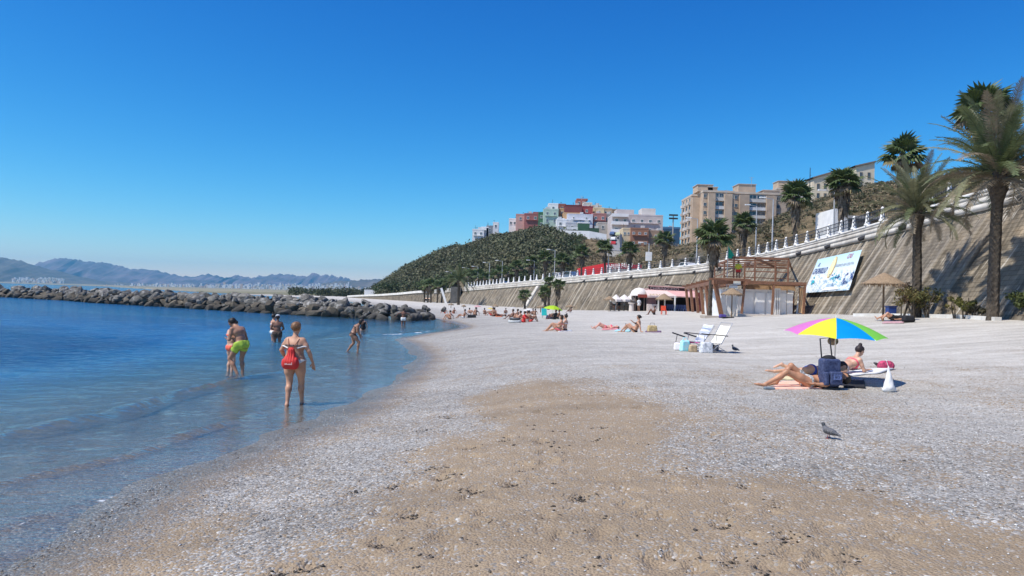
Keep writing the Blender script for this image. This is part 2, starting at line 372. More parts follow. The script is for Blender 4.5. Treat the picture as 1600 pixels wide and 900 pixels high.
# ------------------------------------------------------------------ pebbles (loose, uncountable)
def scatter_stones(name, n, smin, smax, cols, region, seed, flat=.45):
    rg_ = np.random.default_rng(seed)
    y = region[2]+(region[3]-region[2])*rg_.random(n)**1.6; x = region[0]+(region[1]-region[0])*rg_.random(n)
    uu = 800+1150*x/y; k = (x-shore(y) > .05) & (uu > -120) & (uu < 1720)
    x = x[k]; y = y[k]
    return x, y, rg_
def stones_mesh(name, x, y, size, colr, rg_, lift=.3, shellness=None):
    n = len(x); base = np.array([(1, 0, 0), (.3, .9, 0), (-.8, .6, 0), (-.8, -.6, 0), (.3, -.95, 0), (.1, .05, .9), (0, 0, -.6)])
    fa = np.array([(0, 1, 5), (1, 2, 5), (2, 3, 5), (3, 4, 5), (4, 0, 5), (1, 0, 6), (2, 1, 6), (3, 2, 6), (4, 3, 6), (0, 4, 6)])
    a = rg_.random(n)*6.283; s = size; sx = s*(.75+.5*rg_.random(n)); sy = s*(.5+.4*rg_.random(n)); sz = s*(.25+.35*rg_.random(n))
    jit = 1+.25*(rg_.random((n, 7, 3))-.5)
    b = base[None]*jit; bx = b[:, :, 0]*sx[:, None]; by = b[:, :, 1]*sy[:, None]; bz = b[:, :, 2]*sz[:, None]
    tx = (rg_.random(n)-.5)*.5; bz = bz+bx*tx[:, None]
    X = bx*np.cos(a)[:, None]-by*np.sin(a)[:, None]+x[:, None]; Y = bx*np.sin(a)[:, None]+by*np.cos(a)[:, None]+y[:, None]
    Zz = bz+(surf_z(x, y)+sz*lift)[:, None]
    f = (fa[None]+(np.arange(n)*7)[:, None, None]).reshape(-1, 3)
    me = np_mesh(name, np.stack([X, Y, Zz], 2).reshape(-1, 3), f)
    cattr(me, 'col', np.repeat(colr, 7, axis=0)); return me
ms = bpy.data.materials.new('pebble'); ms.use_nodes = True; nt = ms.node_tree
nt.links.new(attr(nt, 'col').outputs['Color'], nt.nodes['Principled BSDF'].inputs['Base Color']); nt.nodes['Principled BSDF'].inputs['Roughness'].default_value = .6
x, y, g_ = scatter_stones('pebbles', 150000, 0, 0, None, (-9, 14, 3.6, 19), 5)
bn = brownness(x, y); keep = g_.random(len(x)) < np.where(bn > .60, .12, .9-1.1*bn)*np.clip(1.5-y/12, .12, 1)
x = x[keep]; y = y[keep]; bn = bn[keep]
q = g_.random(len(x)); sz = (.006+.012*g_.random(len(x))**2.2)*np.where(bn > .6, .62, 1)
c = np.where(q[:, None] < .6, np.array([.22, .21, .19]), np.where(q[:, None] < .84, np.array([.36, .33, .28]), np.array([.66, .645, .60])))*(.6+.7*g_.random(len(x)))[:, None]
wetk = np.where(x-shore(y) < .7, .6, 1); c = np.clip(c*wetk[:, None], .03, .82)
me = stones_mesh('pebbles', x, y, sz, c, g_); me.materials.append(ms); stuff(new_obj('pebbles', me), 'loose grey shingle pebbles scattered over the beach')
# white shells and shell fragments, dense in lines
x, y, g_ = scatter_stones('shells', 90000, 0, 0, None, (-6, 12, 3.6, 17), 9)
bn = brownness(x, y); edge = np.exp(-((bn-.4)/.3)**2)
keep = g_.random(len(x)) < (.02+.28*edge*np.clip(.6+fbm(x*1.3, y*.9, 3)*2, 0, 1))*np.clip(.35+(x+1)/6, .15, 1)
x = x[keep]; y = y[keep]; sz = .007+.012*g_.random(len(x))**2
c = np.array([.76, .74, .70])*(.75+.3*g_.random(len(x)))[:, None]
me = stones_mesh('shells', x, y, sz, c, g_, lift=.5); me.materials.append(ms); stuff(new_obj('shells', me), 'white shell fragments strewn on the sand')
# scraps of dry weed, plus dark scraps standing in for footprint shadow
x, y, g_ = scatter_stones('w', 14000, 0, 0, None, (-4, 8, 3.6, 24), 12)
keep = (fbm(x*1.7, y*1.1, 3) > .40) & (x > -2.2) & (brownness(x, y) > .3); x = x[keep]; y = y[keep]
for (u, v, k_) in [(708, 652, 26), (822, 634, 30), (735, 700, 22), (695, 652, 18), (908, 776, 60), (800, 752, 46), (742, 762, 30), (622, 758, 40), (845, 690, 16), (560, 765, 26), (640, 806, 30), (600, 852, 50), (480, 892, 60), (440, 896, 50), (662, 672, 30), (735, 602, 14), (715, 615, 18), (990, 605, 10), (1045, 735, 20), (940, 665, 20), (930, 685, 18), (1130, 818, 20), (1235, 838, 20), (1148, 870, 22), (1340, 866, 16), (700, 742, 40), (680, 730, 30), (790, 690, 20), (870, 645, 12)]:
    p_ = gp(u, v); x = np.r_[x, p_[0]+g_.normal(0, .07, k_)]; y = np.r_[y, p_[1]+g_.normal(0, .045, k_)]  # dark scraps laid over the prints as their shade
for _ in range(110):  # more flat dark marks, painted as footprint shade
    u = random.uniform(420, 1480); v = random.uniform(596, 898); p_ = gp(u, v)
    if p_[0] < -2 or float(brownness(np.array(p_[0]), np.array(p_[1]))) < .3: continue
    k_ = random.randint(2, 8); x = np.r_[x, p_[0]+g_.normal(0, .06, k_)]; y = np.r_[y, p_[1]+g_.normal(0, .02, k_)]
me = stones_mesh('weed_print_shade', x, y, .006+.018*g_.random(len(x))**2, np.tile([.07, .055, .038], (len(x), 1))*(.6+g_.random(len(x)))[:, None], g_, lift=.4); me.materials.append(ms); stuff(new_obj('weed_print_shade', me), 'small dark scraps of dry weed and painted footprint shade on the sand')
# ------------------------------------------------------------------ sea
SX = axis(-1400, -13, -2.2, .07, 0, 1.05, 40); SY = axis(-14, 4.5, 42, .09, 1500, 1.05, 40)
gx, gy = np.meshgrid(SX, SY)
def line_x(pts):
    w = np.array([wp(u, v) for u, v in pts]); o = np.argsort(w[:, 1]); w = w[o]; return lambda Y: np.interp(Y, w[:, 1], w[:, 0])
L1 = line_x([(-90, 700), (0, 685), (100, 667), (200, 646), (300, 611), (360, 598), (430, 585), (500, 574), (560, 560)])
L2 = line_x([(-20, 770), (90, 740), (200, 714), (270, 690), (330, 672), (400, 655), (450, 640)])
L3 = line_x([(-30, 835), (40, 812), (110, 795), (200, 770), (260, 742)])
L4 = line_x([(500, 530), (575, 524), (620, 523), (655, 520), (700, 512), (716, 508)])
def crest(d, w0, w1):      # steep face shoreward
    return np.where(d > 0, np.exp(-(d/w0)**2), np.exp(-(d/w1)**2))
ds = gx-shore(gy); depth_tone = np.clip(-zbase(gx, gy), -1, 9)
z = np.zeros_like(gx)
n1 = fbm(gx*.9, gy*.35, 3)
brk = np.clip(.75+fbm(gx*.6+9, gy*.9, 3)*1.1, .15, 1.3); z += .10*brk*crest(gx-L1(gy)-n1*.5, .15, .6)*np.clip((24-gy)/8, 0, 1)*np.clip((gy-5)/3, 0, 1)
z += .058*brk*crest(gx-L2(gy)-n1*.35, .11, .4)*np.clip((16-gy)/3, 0, 1)*np.clip((gy-4)/3, 0, 1)
z += .02*crest(gx-L3(gy)-n1*.25, .08, .35)*np.clip((12-gy)/3, 0, 1)
z += .05*crest(gx-L4(gy), .25, .9)*np.exp(-((gy-45)/9)**2)
off = np.clip((-ds-2.5)/8, 0, 1)*np.clip((gy+10)/20, 0, 1)
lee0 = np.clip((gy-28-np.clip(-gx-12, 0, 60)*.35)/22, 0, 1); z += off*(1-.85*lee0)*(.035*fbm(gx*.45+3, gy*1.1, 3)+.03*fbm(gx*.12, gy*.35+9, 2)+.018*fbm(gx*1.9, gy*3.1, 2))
z += .012*np.clip(-ds-.2, 0, 1)*fbm(gx*2.2, gy*1.8, 3)
z = np.where(ds > -.6, z*np.clip(-(ds)/.6, 0, 1), z)
z += .022*fbm(gx*1.3+7, gy*.8, 3)*np.exp(-(ds/.8)**2)     # ragged edge of the swash film
nx2, ny2 = len(SX), len(SY); idx = np.arange(nx2*ny2).reshape(ny2, nx2)
fa = np.stack([idx[:-1, :-1].ravel(), idx[:-1, 1:].ravel(), idx[1:, 1:].ravel(), idx[1:, :-1].ravel()], 1)
cut = (ds.ravel()[fa].max(1) < 3.0); fa = fa[cut]
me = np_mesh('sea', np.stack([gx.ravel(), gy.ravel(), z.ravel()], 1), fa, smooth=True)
lee_tone = .93*np.clip((gy-30-np.clip(-gx-14, 0, 60)*.35)/24, 0, 1)**1.3; depth_tone = depth_tone*(1-lee_tone)+.13*lee_tone*(depth_tone > .13)+depth_tone*lee_tone*(depth_tone <= .13); fattr(me, 'depth', depth_tone.ravel())  # lee depth values pulled shallow, putting sky brightness into the water colour
foam = (np.exp(-((gx-L4(gy)-.1)/.13)**2)*np.exp(-((gy-44)/6)**2)*(fbm(gx*.8, gy*.9, 3) > -.02)*.75+np.exp(-((gx-L1(gy)-n1*.5-.12)/.07)**2)*.32*np.clip((22-gy)/8, 0, 1)+np.exp(-((gx-L2(gy)-n1*.35-.08)/.05)**2)*.5*np.clip((15-gy)/3, 0, 1)+np.exp(-((gx-L3(gy)-n1*.25-.05)/.05)**2)*.5*np.clip((11.5-gy)/3, 0, 1))
foam += .6*np.exp(-((ds+.12+fbm(gx*1.5, gy*1.2, 3)*.35)/.06)**2)*np.clip(fbm(gx*.7, gy*.5, 3)*4+.3, 0, 1)*np.clip((40-gy)/10, 0, 1); fattr(me, 'foam', foam.ravel())
weed = np.clip(poly_dist(gx, gy, [tuple(wp(u, v)[:2]) for u, v in [(-300, 506), (60, 512), (170, 528), (230, 545), (120, 560), (-200, 590)]])/3+.5+fbm(gx*.15, gy*.15, 2)*.8, 0, 1)
fattr(me, 'weed', weed.ravel())
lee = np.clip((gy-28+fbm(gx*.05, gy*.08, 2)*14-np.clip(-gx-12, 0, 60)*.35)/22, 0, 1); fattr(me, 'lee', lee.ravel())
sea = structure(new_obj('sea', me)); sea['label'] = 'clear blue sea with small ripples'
mt = bpy.data.materials.new('sea_water'); mt.use_nodes = True; nt = mt.node_tree; nt.nodes.remove(nt.nodes['Principled BSDF']); OUT = nt.nodes['Material Output']
tc = N(nt, 'ShaderNodeTexCoord').outputs['Object']
dpt = attr(nt, 'depth').outputs['Fac']; fo = attr(nt, 'foam').outputs['Fac']; wd = attr(nt, 'weed').outputs['Fac']
mp = N(nt, 'ShaderNodeMapping'); mp.inputs['Scale'].default_value = (1.0, 2.4, 1); mp.inputs['Rotation'].default_value = (0, 0, .25); nt.links.new(tc, mp.inputs[0])
w1 = N(nt, 'ShaderNodeTexNoise', inputs={'Scale': 2.6, 'Detail': 6.0, 'Roughness': .6, 'Distortion': .6}); nt.links.new(mp.outputs[0], w1.inputs[0])
w2 = N(nt, 'ShaderNodeTexNoise', inputs={'Scale': .5, 'Detail': 5.0, 'Roughness': .6}); nt.links.new(mp.outputs[0], w2.inputs[0])
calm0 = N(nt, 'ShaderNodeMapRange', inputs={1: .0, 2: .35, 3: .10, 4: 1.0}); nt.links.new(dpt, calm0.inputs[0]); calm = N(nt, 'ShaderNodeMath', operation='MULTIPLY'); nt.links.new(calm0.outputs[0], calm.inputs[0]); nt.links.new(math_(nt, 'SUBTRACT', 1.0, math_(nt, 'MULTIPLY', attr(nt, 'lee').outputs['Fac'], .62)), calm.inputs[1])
b1 = N(nt, 'ShaderNodeBump', inputs={'Distance': .15}); nt.links.new(w1.outputs['Fac'], b1.inputs['Height']); nt.links.new(calm.outputs[0], b1.inputs['Strength'])
b2 = N(nt, 'ShaderNodeBump', inputs={'Distance': .5}); nt.links.new(w2.outputs['Fac'], b2.inputs['Height']); nt.links.new(b1.outputs[0], b2.inputs['Normal']); nt.links.new(calm.outputs[0], b2.inputs['Strength'])
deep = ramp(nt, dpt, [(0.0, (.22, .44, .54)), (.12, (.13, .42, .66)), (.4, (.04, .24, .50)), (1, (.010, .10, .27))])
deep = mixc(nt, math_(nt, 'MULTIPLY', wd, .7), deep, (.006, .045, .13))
dif = N(nt, 'ShaderNodeBsdfDiffuse'); nt.links.new(deep, dif.inputs[0])
tr = N(nt, 'ShaderNodeBsdfTransparent'); tint = ramp(nt, dpt, [(0, (.97, .985, .99)), (.35, (.55, .80, .86)), (1, (.1, .4, .5))]); nt.links.new(tint, tr.inputs[0])
df = N(nt, 'ShaderNodeMapRange', inputs={1: .05, 2: .9, 3: .0, 4: .97}); nt.links.new(dpt, df.inputs[0])
body = N(nt, 'ShaderNodeMixShader'); nt.links.new(df.outputs[0], body.inputs[0]); nt.links.new(tr.outputs[0], body.inputs[1]); nt.links.new(dif.outputs[0], body.inputs[2])
gl = N(nt, 'ShaderNodeBsdfGlossy', inputs={'Roughness': .07}); nt.links.new(b2.outputs[0], gl.inputs['Normal'])
fr = N(nt, 'ShaderNodeFresnel', inputs={'IOR': 1.333}); nt.links.new(b2.outputs[0], fr.inputs['Normal'])
frs = math_(nt, 'MINIMUM', math_(nt, 'MULTIPLY', fr.outputs[0], 1.3), .9)
surf = N(nt, 'ShaderNodeMixShader'); nt.links.new(frs, surf.inputs[0]); nt.links.new(body.outputs[0], surf.inputs[1]); nt.links.new(gl.outputs[0], surf.inputs[2])
wh = N(nt, 'ShaderNodeBsdfDiffuse', inputs={0: (.85, .88, .9, 1)})
fn = N(nt, 'ShaderNodeTexNoise', inputs={'Scale': 6.0, 'Detail': 6.0, 'Roughness': .75}); nt.links.new(tc, fn.inputs[0])
fm_ = N(nt, 'ShaderNodeMapRange', inputs={1: .52, 2: .62}); nt.links.new(math_(nt, 'ADD', math_(nt, 'MULTIPLY', fo, .55), math_(nt, 'MULTIPLY', fn.outputs['Fac'], .5)), fm_.inputs[0])
fm2 = math_(nt, 'MULTIPLY', fm_.outputs[0], math_(nt, 'GREATER_THAN', fo, .03))
fs = N(nt, 'ShaderNodeMixShader'); nt.links.new(fm2, fs.inputs[0]); nt.links.new(surf.outputs[0], fs.inputs[1]); nt.links.new(wh.outputs[0], fs.inputs[2])
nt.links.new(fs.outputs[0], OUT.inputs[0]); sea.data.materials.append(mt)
# seabed far out + horizon sea: one big sheet well below and the sea's far water as the same surface carried outward
me = np_mesh('open_sea', [(-14000, 1480, -.02), (9000, 1480, -.02), (9000, 14000, -.02), (-14000, 14000, -.02), (-14000, -14, -.02), (-1380, -14, -.02), (-1380, 1480, -.02)], [np.array([(0, 1, 2, 3), (4, 5, 6, 0)])])
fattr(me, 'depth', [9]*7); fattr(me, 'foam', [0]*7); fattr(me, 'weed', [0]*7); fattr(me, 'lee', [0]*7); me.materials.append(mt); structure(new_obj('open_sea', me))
# ================================================================== MATERIALS
M = {}
M['white'] = mat('white_paint', (.80, .79, .76), .6, .06, 1.5)
M['curb'] = mat('white_curb', (.72, .70, .65), .75, .1, .8, dirt=(.54, .51, .45))
M['cornice'] = mat('cornice_concrete', (.60, .565, .50), .85, .16, .7, dirt=(.38, .345, .29))
M['dark'] = mat('dark_metal', (.035, .035, .04), .5, .1)
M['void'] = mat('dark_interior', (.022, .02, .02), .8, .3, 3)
M['galv'] = mat('galvanised_steel', (.52, .52, .52), .45, .08, metal=.4)
M['asphalt'] = mat('asphalt', (.055, .055, .058), .9, .2, 20)
M['pave'] = mat('paving', (.34, .32, .29), .85, .12, 2)
M['glass'] = mat('window_glass', (.035, .05, .065), .08, .3, .6, spec=.9)
M['wood'] = mat('red_wood', (.235, .112, .062), .65, .25, 4, stretch=(1, 1, 6), bump=.3)
M['woodt'] = mat('light_wood', (.50, .33, .19), .65, .15, 4)
M['straw'] = mat('straw', (.30, .215, .135), .95, .28, 16, bump=.8, stretch=(1, 1, .3))
M['pole'] = mat('wooden_pole', (.17, .115, .07), .8, .25, 10, stretch=(1, 1, .2))
# ------------------------------------------------------------------ retaining wall
def wall_pt(Y, t, out=0.0):
    """t in 0..1 up the battered face"""
    zb = wall_z(Y)-.35; zt = wall_top_z(Y)-1.15; n = wall_n(Y)
    z_ = zb+(zt-zb)*t; o = BAT*(z_-wall_z(Y)); x = wall_x(Y)-n[0]*o+n[0]*out; y = Y-n[1]*o+n[1]*out
    return (x, y, z_)
WY = [5.0]
while WY[-1] < 228: WY.append(WY[-1]+1.15+(WY[-1]/260)*.8)
wroot = root('sea_wall', 'long tall battered stone retaining wall behind the beach', 'wall', (22, 28, 1.8))
NS = len(WY); TT = np.linspace(0, 1, 15)
vs = []; fs = []; sA = []; tA = []; rB = []
rr = random.Random(3)
tot = 0; prev = None
cols_ = []
for i, Y in enumerate(WY):
    if rr.random() < (.72 if Y < 52 else .5) and i not in (0, len(WY)-1): continue
    w = rr.uniform(.08, .42)
    for (dy, out) in ((0, 0.0), (.05, .08*rr.uniform(.4, 1)), (.05+w, .07), (.1+w, 0)):
        cols_.append((Y+dy, out, (1.0 if Y > 52 else .45) if out > 0 else 0.0))
for (Y, out, rb) in cols_:
    p = np.array(wall_pt(Y, 0)); tot += 0 if prev is None else math.hypot(*(p-prev)[:2]); prev = p
    for t in TT:
        j = .06*float(fbm(np.array(Y*.7), np.array(t*6), 2)) if rb == 0 else 0
        vs.append(wall_pt(Y, t, out*(1-.5*t)+j)); sA.append(tot); tA.append(t); rB.append(rb)
nt_ = len(TT); nc = len(cols_)
idx = np.arange(nc*nt_).reshape(nc, nt_)
fa = np.stack([idx[:-1, :-1].ravel(), idx[:-1, 1:].ravel(), idx[1:, 1:].ravel(), idx[1:, :-1].ravel()], 1)
vs = np.array(vs)-np.array(wroot.location)
me = np_mesh('wall_face', vs, fa)
fattr(me, 's', sA); fattr(me, 't', tA); fattr(me, 'rib', rB)
mt = bpy.data.materials.new('stained_masonry'); mt.use_nodes = True; nt = mt.node_tree; B = nt.nodes['Principled BSDF']
cb = N(nt, 'ShaderNodeCombineXYZ'); s_ = attr(nt, 's').outputs['Fac']; t_ = attr(nt, 't').outputs['Fac']
nt.links.new(s_, cb.inputs[0]); nt.links.new(math_(nt, 'MULTIPLY', t_, 8.2), cb.inputs[1])
wob = N(nt, 'ShaderNodeTexNoise', inputs={'Scale': .35, 'Detail': 3.0}); nt.links.new(cb.outputs[0], wob.inputs[0]); st = N(nt, 'ShaderNodeCombineXYZ'); nt.links.new(math_(nt, 'ADD', s_, math_(nt, 'MULTIPLY', wob.outputs['Fac'], .5)), st.inputs[0]); nt.links.new(math_(nt, 'MULTIPLY', t_, .7), st.inputs[1])
k1 = N(nt, 'ShaderNodeTexNoise', inputs={'Scale': 1.25, 'Detail': 5.0, 'Roughness': .62}); nt.links.new(st.outputs[0], k1.inputs[0])
k2 = N(nt, 'ShaderNodeTexNoise', inputs={'Scale': 4.2, 'Detail': 4.0, 'Roughness': .6}); nt.links.new(st.outputs[0], k2.inputs[0])
k3 = N(nt, 'ShaderNodeTexNoise', inputs={'Scale': .55, 'Detail': 7.0, 'Roughness': .7}); nt.links.new(cb.outputs[0], k3.inputs[0])
bk = N(nt, 'ShaderNodeTexBrick', inputs={'Scale': 1.0, 'Mortar Size': .022, 'Mortar Smooth': .4, 'Brick Width': .62, 'Row Height': .30, 'Color1': (1, 1, 1, 1), 'Color2': (.74, .74, .74, 1), 'Mortar': (.50, .48, .45, 1)}); nt.links.new(cb.outputs[0], bk.inputs[0])
base = ramp(nt, k1.outputs['Fac'], [(.32, (.085, .075, .062)), (.43, (.165, .145, .115)), (.54, (.29, .25, .195)), (.66, (.44, .39, .315))])
k4 = N(nt, 'ShaderNodeTexNoise', inputs={'Scale': .22, 'Detail': 4.0, 'Roughness': .6}); nt.links.new(cb.outputs[0], k4.inputs[0]); m4 = N(nt, 'ShaderNodeMapRange', inputs={1: .38, 2: .62}); nt.links.new(k4.outputs['Fac'], m4.inputs[0])
base = mixc(nt, math_(nt, 'MULTIPLY', m4.outputs[0], .75), base, (.27, .232, .178))
b2_ = ramp(nt, k3.outputs['Fac'], [(.32, (.40, .37, .33)), (.44, (.75, .73, .70)), (.55, (1.0, .97, .92)), (.68, (1.2, 1.08, .92))])
c_ = mixc(nt, 1.0, base, b2_, 'MULTIPLY')
c_ = mixc(nt, math_(nt, 'MULTIPLY', k3.outputs['Fac'], 1.35), c_, mixc(nt, 1.0, c_, bk.outputs[0], 'MULTIPLY'))
sr = N(nt, 'ShaderNodeMapRange', inputs={1: .60, 2: .66}); nt.links.new(k2.outputs['Fac'], sr.inputs[0])
c_ = mixc(nt, math_(nt, 'MULTIPLY', sr.outputs[0], .65), c_, (.60, .56, .48))
c_ = mixc(nt, math_(nt, 'MULTIPLY', attr(nt, 'rib').outputs['Fac'], math_(nt, 'MULTIPLY', k1.outputs['Fac'], 1.0)), c_, (.52, .46, .37))
sk = N(nt, 'ShaderNodeMapRange', inputs={1: .38, 2: .30}); nt.links.new(k2.outputs['Fac'], sk.inputs[0])
c_ = mixc(nt, math_(nt, 'MULTIPLY', sk.outputs[0], .55), c_, (.085, .075, .065))
nt.links.new(c_, B.inputs['Base Color']); B.inputs['Roughness'].default_value = .92; B.inputs['Specular IOR Level'].default_value = .2
bp = N(nt, 'ShaderNodeBump', inputs={'Strength': .8, 'Distance': .06}); nt.links.new(math_(nt, 'ADD', bk.outputs['Fac'], math_(nt, 'MULTIPLY', k3.outputs['Fac'], -1.5)), bp.inputs['Height']); nt.links.new(bp.outputs[0], B.inputs['Normal'])
me.materials.append(mt); new_obj('wall_face', me, wroot); M['masonry'] = mt
def topcurve(Y, inn=0.0, dz=0.0):
    n = wall_n(Y); zt = wall_top_z(Y); o = BAT*(zt-1.15-wall_z(Y))+inn
    return (wall_x(Y)-n[0]*o, Y-n[1]*o, zt+dz)
def sweep(name, prof, mt_, parent, Ys, skip=None):
    """prof: list of (inward offset, dz); closed"""
    k = len(prof); vs = []; fs = []
    for Y in Ys:
        for a, dz in prof: vs.append(np.array(topcurve(Y, a, dz))-np.array(parent.location))
    for i in range(len(Ys)-1):
        for j in range(k):
            j2 = (j+1) % k; fs.append((i*k+j, i*k+j2, i*k+k+j2, i*k+k+j))
    me = np_mesh(name, vs, np.array(fs)); me.materials.append(mt_); return new_obj(name, me, parent)
WS = list(np.arange(5, 100, 2.5))+list(np.arange(100, 229, 2.0))
sweep('cornice', [(-.26, -1.16), (-.20, -.84), (-.12, -.83), (-.12, -.79), (-.19, -.78), (-.13, -.46), (-.05, -.45), (-.05, -.41), (-.12, -.40), (-.06, -.18), (.5, -.18), (.5, -1.3)], M['cornice'], wroot, WS)
sweep('coping', [(-.10, -.18), (-.06, 0.0), (.42, 0.0), (.42, -.179)], M['curb'], wroot, WS)
# drain spouts
sp0 = None
Y = 16.0
while Y < 150:
    p = np.array(topcurve(Y, -.1, -.95)); n = wall_n(Y)
    if sp0 is None:
        mb = MB(); mb.cyl((0, 0, 0), (-.55, 0, -.22), .17, .17, 8); sp0 = mb.build('drain_spout', M['dark'], wroot); sp = sp0
    else: sp = sp0.copy(); COL.objects.link(sp)
    sp.location = Vector(p)-wroot.location; sp.rotation_euler = (0, 0, math.atan2(-n[1], -n[0])); Y += 7.4
# buttress strip by the bar
def buttress(Y0, w, nm='buttress'):
    mb = MB(); pts = []
    for (yy) in (Y0, Y0+w):
        for t in (0.0, .97):
            for o in (.02, .55): pts.append(wall_pt(yy, t, o if t < .5 else o*.7))
    mb.add(pts, [(0, 1, 3, 2), (4, 6, 7, 5), (1, 5, 7, 3), (0, 4, 5, 1), (2, 3, 7, 6)]); return mb.build(nm, M['cornice'], wroot, world=True)
buttress(152, 1.1)
# dark gate opening, white ramp edge and pier at the far end of the wall
mb = MB(); 
a = at(697, 477, 206); b_ = at(720, 477.5, 206); t1 = at(697, 450, 206)
mb.box(((a[0]+b_[0])/2+.5, 207, 2.4), (2.8, 3, 5.2)); pier = mb.build('stone_pier', mat('dark_stone', (.13, .125, .115), .9, .2, 1), None); tag(pier, 'dark grey stone pier between the two stretches of wall', 'pier')
mb = MB(); mb.bar(at(689.5, 450, 203), at(698, 477.5, 203), .45, .6); tag(mb.build('ramp_wall', M['white']), 'white sloping edge wall of the beach access ramp', 'wall')
# lower stretch of wall beyond the gate
w2 = root('far_sea_wall', 'lower far stretch of stone wall beyond the access ramp', 'wall', (-40, 250, 0))
pts = [(662, 474, 455.5, 222), (645, 473, 456.5, 235), (620, 472, 459, 255), (590, 470.5, 461, 280), (560, 469, 462, 310), (540, 468, 463, 340)]
vs = []; sA = []; tA = []; fs = []; tot = 0; prev = None
FW = []
for (u, vb, vt, YY) in pts:
    pb = at(u, vb+2, YY); ptp = at(u+4, vt, YY); FW.append(ptp)
    tot += 0 if prev is None else np.linalg.norm(pb-prev); prev = pb
    for t in (0, .5, 1): vs.append(pb*(1-t)+ptp*t-np.array(w2.location)); sA.append(tot); tA.append(t)
n_ = len(pts); idx = np.arange(n_*3).reshape(n_, 3); fa = np.stack([idx[:-1, :-1].ravel(), idx[:-1, 1:].ravel(), idx[1:, 1:].ravel(), idx[1:, :-1].ravel()], 1)
me = np_mesh('wall_face', vs, fa); fattr(me, 's', sA); fattr(me, 't', tA); fattr(me, 'rib', [0]*len(sA)); me.materials.append(mt); new_obj('wall_face', me, w2)
mb = MB()
for p_, q_ in zip(FW[:-1], FW[1:]): mb.bar(p_, q_, .8, .7)
mb.build('coping', M['curb'], w2, world=True)
# ------------------------------------------------------------------ balustrade
bal = root('balustrade', 'white balustrade of pointed posts and dark railings along the top of the sea wall', 'balustrade', topcurve(60))
BL = np.array(bal.location)
post0 = None; Y = 33.0; k = 0; prevp = None; rails = []
while Y < 205:
    p = np.array(topcurve(Y, .06, 0))
    if Y > 55 or 46 < Y < 52:
        if post0 is None:
            mb = MB(); mb.lathe([(.30, 0), (.29, .12), (.22, .16), (.11, .98), (.14, 1.0), (.13, 1.06), (0.01, 1.18)], 4); post0 = mb.build('post', M['white'], bal); q_ = post0
        else: q_ = post0.copy(); COL.objects.link(q_)
        q_.location = Vector(p-BL)
        if prevp is not None and Y-prevY < 4 and Y < 150: rails.append((prevp, p))
    prevp = p; prevY = Y
    Y += 2.75; k += 1
r0 = None
for a_, b_ in rails:
    d = b_-a_; L = float(np.linalg.norm(d)); mb = MB()
    for h in (.28, .62, .95): mb.bar((0, .12, h), (L, .12, h), .05, .05)
    nb = 9 if a_[1] < 110 else 4
    for i in range(1, nb): mb.bar((L*i/nb, .12, .28), (L*i/nb, .12, .95), .035, .035)
    o = mb.build('railing', M['dark'], bal, loc=a_-BL); o.rotation_euler = (0, -math.asin(d[2]/L), math.atan2(d[1], d[0]))
# ------------------------------------------------------------------ promenade (flat sheets behind the wall)
def ribbon(name, o0, o1, dz, m_, Ys=WS, parent=None):
    vs = []; 
    for Y in Ys:
        vs.append(topcurve(Y, o0, dz)); vs.append(topcurve(Y, o1, dz))
    n = len(Ys); fa = np.array([(2*i, 2*i+1, 2*i+3, 2*i+2) for i in range(n-1)])
    me = np_mesh(name, vs, fa); me.materials.append(m_); return new_obj(name, me, parent)
structure(ribbon('promenade', .3, 5.0, -.06, M['pave'])); structure(ribbon('road', 5.0, 15, -.18, M['asphalt']))
# ------------------------------------------------------------------ street lamps
def prom_at(u, off, dz=-.06):
    lo, hi = 30.0, 226.0
    for _ in range(40):
        mid = (lo+hi)/2; q_ = px(topcurve(mid, off, dz))[0]
        if q_ > u: lo = mid
        else: hi = mid
    return topcurve(mid, off, dz)
lamp_data = [(1301, 4.5, 300, 'tall lamp post beside the white hut', 0), (1206, 4.5, 311, 'tall lamp post right of the pair of fan palms under the brick blocks', 0), (1180, 11, 322, 'distant lamp post in front of the shaded balconies', 0), (1088, 4.5, 342, 'lamp post left of the brick apartment block', 0), (1013, 4.5, 384, 'lamp post carrying a white box', 1), (950, 4.5, 398, 'lamp post between two fan palms above the red bus', 0), (866, 4.5, 391, 'lamp post in front of the brown slope', 0), (834, 4.5, 415, 'lamp post behind the parked white van', 0), (784, 4.5, 408, 'lamp post among dark trees, right of a shorter one', 0), (764, 4.5, 411, 'lamp post standing before the wood, left of its neighbour', 0), (746, 4.5, 417, 'lamp post above the middle of the far wall', 0), (731, 4.5, 419, 'lamp post left of centre over the far wall', 0), (716, 4.5, 424, 'lamp post just right of the bushy palm', 0), (694, 4.5, 425, 'leftmost lamp post near the access ramp', 0)]
lamp_data = [(1302, 4.5, 300, 'tall lamp post directly left of the fan palm by the white hut', 0)]+lamp_data[1:]
for (u, off, vt, lab, box) in lamp_data:
    p = prom_at(u, off); 
    z_ = at(u, vt, p[1])[2]-p[2]; z_ = max(5.0, z_)
    r_ = root('street_lamp', lab, 'street lamp', p, 0, 'street lamps along the promenade')
    mb = MB(); mb.cyl((0, 0, 0), (0, 0, z_), .12, .07, 8); mb.bar((0, 0, z_-.03), (-1.2, -.2, z_+.12), .07); mb.build('pole', M['galv'], r_)
    mb = MB(); mb.box((-1.45, -.25, z_+.13), (.8, .3, .16)); mb.build('lamp_head', M['white'], r_)
    if box: mb = MB(); mb.box((0, 0, z_-2.2), (1.0, .5, 1.5)); mb.build('box', M['white'], r_)
